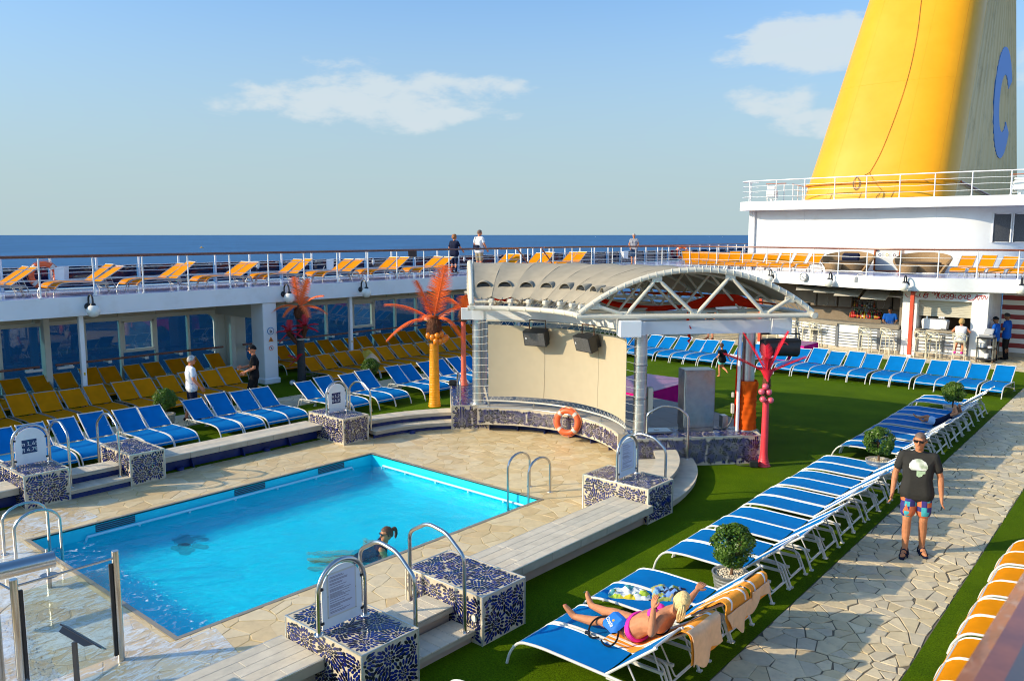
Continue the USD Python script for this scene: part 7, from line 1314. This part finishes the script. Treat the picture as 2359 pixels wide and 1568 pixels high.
# child on a lounger of the right row
J = dict(pelvis=V3(-4.62, 19.52, .405), chest=V3(-4.42, 19.50, .52), neck=V3(-4.31, 19.48, .64), head=V3(-4.25, 19.47, .74), lat=V3(0, -1, 0), fwd=V3(-.5, 0, .86), s=.62, elR=V3(-4.18, 19.27, .70), wrR=V3(-4.24, 19.38, .80), elL=V3(-4.2, 19.68, .68), wrL=V3(-4.2, 19.55, .80), knR=V3(-4.82, 19.38, .47), anR=V3(-4.9, 19.55, .38), toR=V3(-5.0, 19.58, .42), knL=V3(-4.86, 19.66, .48), anL=V3(-5.10, 19.78, .40), toL=V3(-5.19, 19.80, .46), base=(-4.6, 19.5, .3))
person('child in navy shirt and pale shorts lying on a blue lounger', J, skin[0], (navy_c, .5, .012), (paleblue, 'shorts', .55), (hair_m['brown'], 'short'), look=nrm(V3(-.8, -.1, .3)), head_up=nrm(V3(.4, 0, .9)))
# bar people
J = stand(1.72, (0.35, -.9), (-9.98, 34.0, 0), wrL=(-.14, .28, 1.06), wrR=(.14, .28, 1.06), elL=(-.25, .05, 1.15), elR=(.25, .05, 1.15))
person('bartender in royal blue shirt behind the bar beside the white column', J, skin[3], (royal, .55, .02), (black_c, 'trousers', 1), (hair_m['dark'], 'short'), look=V3(-.3, -.9, -.4), fat=.1)
J = stand(1.63, (0, 1), (-7.15, 32.62, 0), pelvis=(0, 0, .86), chest=(0, .03, 1.15), neck=(0, .05, 1.36), head=(0, .07, 1.52), knL=(-.16, .32, .80), anL=(-.20, .18, .33), toL=(-.22, .32, .27), knR=(.06, .34, .78), anR=(.04, .18, .33), toR=(.04, .33, .27), elL=(-.30, .10, 1.13), wrL=(-.20, .33, 1.12), elR=(.30, .12, 1.13), wrR=(.20, .34, 1.12))
person('woman in pale grey vest sitting on a bar stool at the cafe', J, skin[1], (palegrey, 0, .012), (navy_c, 'shorts', .75), (hair_m['dirty'], 'bob'), look=(.1, .95, -.2), women=True, shoes=(pinkc, 'shoe'))
for (x, y, h, lab, cap) in ((-6.18, 33.35, 1.62, 'waiter in blue shirt and dark cap beside the service trolley', True), (-5.95, 34.0, 1.72, 'bareheaded waiter in blue shirt behind the capped waiter', False)):
    J = stand(h, (-.95, .15), (x, y, 0), elL=(-.24, .05, 1.14), wrL=(-.12, .32, 1.15), elR=(.24, .05, 1.14), wrR=(.1, .32, 1.13)); person(lab, J, skin[3], (royal, .55, .02), (black_c, 'trousers', 1), (black_c, 'cap') if cap else (hair_m['dark'], 'short'), look=V3(-.9, .1, -.3), fat=.2, shoes=(black_c, 'shoe'))
J = stand(1.70, (-.3, -.9), (-16.82, 32.3, 0), anL=(-.14, 0, .09), anR=(.14, 0, .09), toL=(-.17, .15, .03), toR=(.17, .15, .03)); person('bare legged person half hidden behind the stage beam', J, skin[1], (black_c, .5, .02), (black_c, 'shorts', .6), (hair_m['dark'], 'short'), shoes=(black_c, 'sandal'))
# ------------------------------------------------------------------ towels, bag and clothes on the near loungers
def cloth_lump(p0, ax, ay, L, Wd, hgt_, seed):
    """crumpled cloth lying on a sling"""
    g = []
    for i in np.linspace(0, 1, 34):
        rowp = []
        for j in np.linspace(0, 1, 22):
            e = min(1, 7 * min(i, 1 - i)) * min(1, 7 * min(j, 1 - j)); n_ = meshkit.fbm([[i * 3.2 + seed, j * 2.6, seed * .7]], 4)[0]; n2 = meshkit.fbm([[i * 2.2 + 9, j * 2 + seed, 4.]], 2)[0]
            rowp.append(np.array(p0) + np.array(ax) * (i - .5 + .16 * (n2 - .5)) * L + np.array(ay) * (j - .5 + .35 * (n_ - .5)) * Wd + np.array([0, 0, .008 + hgt_ * (.25 + 1.5 * abs(n_ - .5) * 2) * e]))
        g.append(rowp)
    return thick(np.array(g), .006)
q = thing('beach_wrap', 'crumpled yellow, white and black beach wrap on the second lounger', 'clothes', None, (-5.0, 7.8, .31)); obj(q, 'cloth', cloth_lump((-5.02, 7.83, .305), (.8, .6, 0), (-.6, .8, 0), .46, .30, .085, 2), towel_a, 60)
q = thing('beach_wrap', 'crumpled navy and blue leaf patterned beach wrap next to the sunbathing woman', 'clothes', None, (-4.65, 8.15, .31)); obj(q, 'cloth', cloth_lump((-4.66, 8.13, .30), (.75, .65, 0), (-.65, .75, 0), .46, .40, .095, 7), towel_b, 60)
# orange towel under the woman, hanging over the back of her lounger
fx = lambda y: -5.46 - .034 * (y - 6.5)
def towel(y0, w, path, label, name, m1, m2, seed, off_=.022):
    """path: (along the lounger from the foot, height) polyline"""
    P_ = fillet([np.array(p) for p in path], .06, 6); P_ = along(P_, n=46); g = np.array([[(fx(y0) + p[0], y0 + w * (k - .5) + .025 * sin(i * .35 + seed) * (2 * k - 1), p[1] + off_ * .3 + .012 * meshkit.noise([[i * .4, k * 5, seed]])[0]) for k in np.linspace(0, 1, 16)] for i, p in enumerate(P_)])
    q = thing(name, label, 'towel', None, (fx(y0) + .9, y0, .3)); obj(q, 'cloth', thick(g, .012), m1, 60)
    h = int(len(P_) * .74)
    for i in range(h, len(P_)): g[i, :, 2] += (.07 * np.sin(np.linspace(0, 5.5, 16) + seed) + .03 * np.sin(np.linspace(0, 13, 16) + 2 * seed)) * (i - h) / (len(P_) - h); g[i, :, 0] += .022 * np.sin(np.linspace(0, 11, 16) + seed) * (i - h) / (len(P_) - h)
    obj(q, 'hanging_end', thick(g[h:, ::-1] + np.array([.016, 0, -.004]), .008), m2, 60)
    for k in (.2, .8): obj(q, 'stripe', thick(np.array([[g[i, int(k * 15) + d] + np.array([.0, 0, .004]) for d in (0, 1)] for i in range(len(P_))]), .004), white_tee, 60)
towel(6.975, .56, [(.86, .31), (1.22, .305), (1.50, .50), (1.80, .735), (1.88, .71), (1.90, .40)], 'orange and white towel under the sunbathing woman, hanging over the lounger back', 'beach_towel', orange_towel, towel_pale, 3)
towel(7.74, .5, [(1.42, .46), (1.60, .60), (1.80, .735), (1.88, .71), (1.90, .42)], 'orange and white towel draped over the back of the second lounger', 'beach_towel', orange_towel, towel_pale, 8)
towel(8.30, .46, [(1.52, .52), (1.66, .63), (1.80, .735), (1.88, .70), (1.90, .50)], 'folded orange and white towel end beside the potted tree', 'beach_towel', orange_towel, towel_pale, 5)
b_ = V3(-4.53, 6.80, .50); q = thing('waist_bag', 'blue waist bag with white lettering lying on the sunbathing woman', 'bag', None, b_)
Tb = tr(b_, -.35, .55, .15); v, f = bbox((.24, .22, .10), .045); m_ = trimesh.Trimesh(v, f).subdivide_loop(2) if False else trimesh.Trimesh(v, f); obj(q, 'pouch', MB().add((v * np.array([1, 1, 1 + 0]), f), Tb), bag_blue, 40); obj(q, 'piping', MB().add(tube([(.115 * np.sign(cos(a)) * abs(cos(a)) ** .5, .105 * np.sign(sin(a)) * abs(sin(a)) ** .5, .0) for a in np.linspace(0, 2 * PI, 36, endpoint=False)], .008, 6, True), Tb), black_c)
tm = meshkit.text_mesh('Costa', .038, .003, True); tw = tm.bounds[1, 0]; obj(q, 'lettering', MB().add((np.array(tm.vertices) - [tw / 2, .06, 0], tm.faces), Tb @ tr((0, 0, .0495), -.25)), sign_white, False); obj(q, 'emblem', MB().add(lathe([(0, .052), (.014, .052)], 14, (.01, .0, 0)), Tb @ tr((0, -.005, .0), 0)), boat_y)
obj(q, 'strap', MB().tube(spline([b_ + [-.1, .05, .02], b_ + [-.22, .02, -.02], b_ + [-.27, -.06, -.10], b_ + [-.22, -.14, -.17], b_ + [-.10, -.14, -.14]], 24), .010, 6).tube(spline([b_ + [.1, -.08, -.03], b_ + [.12, -.16, -.11], b_ + [.04, -.19, -.17], b_ + [-.06, -.16, -.15]], 18), .010, 6), black_c); obj(q, 'buckle', MB().box(b_ + [-.26, -.12, -.15], (.06, .04, .03), .4, .008), black)
# yellow towel over a lounger beyond the broad pillar
q = thing('beach_towel', 'yellow and white towel slung over a yellow lounger beyond the black palm', 'towel', None, (-20.8, 16.9, .5)); g = np.array([[(-20.4 - .85 * i, 16.35 + .55 * k + .9 * i * .5, .36 + .30 * i * (1 - k * .6) + .22 * sin(PI * k) * (.5 + .3 * sin(3 * i)) + .05 * meshkit.noise([[i * 4, k * 4, 2.]])[0]) for k in np.linspace(0, 1, 12)] for i in np.linspace(0, 1, 22)]); obj(q, 'cloth', thick(g, .014), yellow_towel, 60); obj(q, 'underside', thick(g[:11] + np.array([.01, -.01, .012]), .008), towel_pale, 60)
# folded towels on two loungers before the bar
for x, lab, m_ in ((-12.75, 'small folded towel on a lounger before the bar, left one', white_tee), (-12.2, 'small folded towel on a lounger before the bar, right one', orange_towel)):
    q = thing('folded_towel', lab, 'towel', None, (x, 26.2, .33)); obj(q, 'folds', MB().add(cloth_lump((x, 26.25, .31), (1, 0, 0), (0, 1, 0), .36, .3, .09, x)), m_, 60)

# ------------------------------------------------------------------ glass screen and shower in the left foreground
GA, GB = V3(-8.58, 2.51, 0), V3(-8.58, 3.47, 0); ZT = 1.215
t = thing('glass_screen', 'glass screen between two steel posts in the lower left corner', 'glass screen', None, (-8.58, 3.0, 0))
for p in (GA, GB): obj(t, 'post', MB().cyl(p, p + [0, 0, ZT], .036, 20).add(lathe([(0, ZT + .001), (.034, ZT + .001), (.0365, ZT - .004)], 20, p)), steel)
obj(t, 'top_rail', MB().cyl(GA + [0, .03, ZT - .075], GB + [0, -.03, ZT - .075], .0125, 12), steel)
obj(t, 'glass', MB().box((-8.58, 2.99, .57), (.010, .80, 1.00)), clear, False)
for p, s in ((GA, 1), (GB, -1)): obj(t, 'gasket', MB().box(p + [0, s * .055, .58], (.030, .035, 1.02), bev=.004), black)
p = V3(-8.72, 2.36, 0); t = thing('shower_post', 'thick steel post with bent rod at the left picture edge', 'post', None, p); obj(t, 'pipe', MB().cyl(p, p + [0, 0, 1.23], .055, 20), steel_dull); obj(t, 'bent_rod', MB().tube(spline([p + [-.04, -.12, 1.24], p + [.02, .02, 1.20], GA + [-.02, -.03, 1.12]], 14), .012, 8).tube(spline([GA + [.0, -.04, .98], p + [.05, .02, .86], p + [.02, -.06, .7]], 14), .006, 6), steel)
a, b = onz(*((0 + 545 * .39741) / 1.7363, (2100 + 335 * .39741) / 1.7363), .60), onz(*((0 - 30 * .39741) / 1.7363, (2100 + 470 * .39741) / 1.7363), .60); d = nrm(b - a)
t = thing('steel_cylinder', 'horizontal brushed steel cylinder on a small foot at the left edge', 'cylinder', None, a); obj(t, 'barrel', MB().cyl(a, a + d * 1.3, .098, 28), steel); f_ = onz(*((0 + 490 * .39741) / 1.7363, (2100 + 500 * .39741) / 1.7363), .17); obj(t, 'foot_rod', MB().cyl(f_, (f_[0], f_[1], .52), .018, 10).add(lathe([(.018, .2), (.026, .22), (.026, .25), (.018, .27)], 12, (f_[0], f_[1], .06))), steel); obj(t, 'foot_plate', MB().add(lathe([(0, .02), (.10, .016), (.115, .0)], 22, (f_[0], f_[1], .16))), steel_dull); obj(t, 'leg', MB().cyl((f_[0], f_[1], 0), (f_[0], f_[1], .17), .03, 10), steel_dull)
c_ = lambda u, v, dep: EYE + ray((u * .39741) / 1.7363, (2100 + v * .39741) / 1.7363) * dep
DP = (V3(-7.50, 2.63, .95) - EYE) @ FW; q1, q2, qp = c_(632, 1000, DP), c_(1045, 1240, DP), c_(745, 1130, DP); ax_ = nrm(q2 - q1); vw = nrm((q1 + q2) / 2 - EYE); nz_ = nrm(np.cross(ax_, vw)); nz_ = nz_ if nz_[2] > 0 else -nz_; ay_ = np.cross(nz_, ax_); ST = np.eye(4); ST[:3, 0], ST[:3, 1], ST[:3, 2], ST[:3, 3] = ax_, ay_, nz_, (q1 + q2) / 2
stand_m = P('stand_metal', (.07, .075, .085), .35, .5); p = V3(qp[0], qp[1], 0); t = thing('info_stand', 'small dark stand with tilted panel behind the glass screen', 'stand', None, p); obj(t, 'pole', MB().box(p + [0, 0, qp[2] / 2 - .02], (.035, .035, qp[2] - .04), .7), stand_m); T = ST @ tr((0, 0, 0), .0, rx=.06); obj(t, 'panel', MB().add(bbox((np.linalg.norm(q2 - q1), .22, .012), .004), T), stand_m); obj(t, 'bracket', MB().add(prism([(-.16, -.0), (.16, 0), (.1, -.055), (-.16, -.055)], -.02, .02), T @ tr((-.04, 0, -.006), rx=PI / 2)), stand_m)
# splashing overflow water: thin broken sheet of spray plus foam on the stones
t = thing('water_spray', 'transparent spray of water splashing behind the glass screen', 'water', None, (-9.2, 2.6, 0)); g = np.array([[(-9.35 + .95 * i, 2.35 + .42 * k + .10 * meshkit.noise([[i * 5, k * 5, 1.]])[0], .62 * (1 - i) ** .7 * (1 - .25 * k) + .05 * (meshkit.fbm([[i * 9, k * 9, 3.]], 3)[0] - .5) + .02) for k in np.linspace(0, 1, 22)] for i in np.linspace(0, 1, 34)]); obj(t, 'sheet', sheet(g), spray, 60)
rg = np.random.default_rng(9); dr = MB()
for _ in range(260): i, k = rg.uniform(), rg.uniform(); dr.ball((-9.35 + .98 * i + rg.normal(0, .03), 2.35 + .5 * k, max(.01, .62 * (1 - i) ** .7 + rg.normal(0, .05))), rg.uniform(.003, .008), 1)
obj(t, 'droplets', dr, tumbler_m, 60, kind='stuff')
foam_m = usdkit.material(stage, LK + 'foam', {"geo": ("geometry", {}), "mp": ("mapping", {"rotation": (0, 0, .5), "scale": (1., .45, 1.)}), "n": ("noise_texture", {"scale": 11., "detail": 7., "roughness": .66, "distortion": 1.4}), "n2": ("noise_texture", {"scale": 1.3, "detail": 2.}), "a": ("math", {"math_type": "multiply_add", "value2": .55, "value3": -.28}), "s": ("math", {"math_type": "add"}), "r": ("map_range", {"from_min": .45, "from_max": .68, "to_min": .0, "to_max": .8, "clamp": True}), "t": ("transparent_bsdf", {}), "g": ("glossy_bsdf", {"color": (1, 1, 1), "roughness": .06}), "wm": ("mix_closure", {"fac": .07}), "p": ("principled_bsdf", {"base_color": (.74, .77, .78), "roughness": .4}), "m": ("mix_closure", {})},
    [("geo.position", "mp.vector"), ("mp.vector", "n.vector"), ("geo.position", "n2.vector"), ("n2.fac", "a.value1"), ("n.fac", "s.value1"), ("a.value", "s.value2"), ("s.value", "r.value"), ("r.result", "m.fac"), ("t.BSDF", "wm.closure1"), ("g.BSDF", "wm.closure2"), ("wm.closure", "m.closure1"), ("p.BSDF", "m.closure2")], surface="m.closure")
fz = Polygon([(-14.2, 1.2), (-7.3, 1.2), (-7.4, 4.3), (-8.5, 4.5), (-8.54, 3.98), (-13.2, 3.98), (-13.4, 5.2), (-14.3, 5.2)]); top('overflow_water', prism(fz, .0035, .0045), foam_m, 'thin foaming water running over the stones before the pool', 'water', kind='stuff', smooth=False)
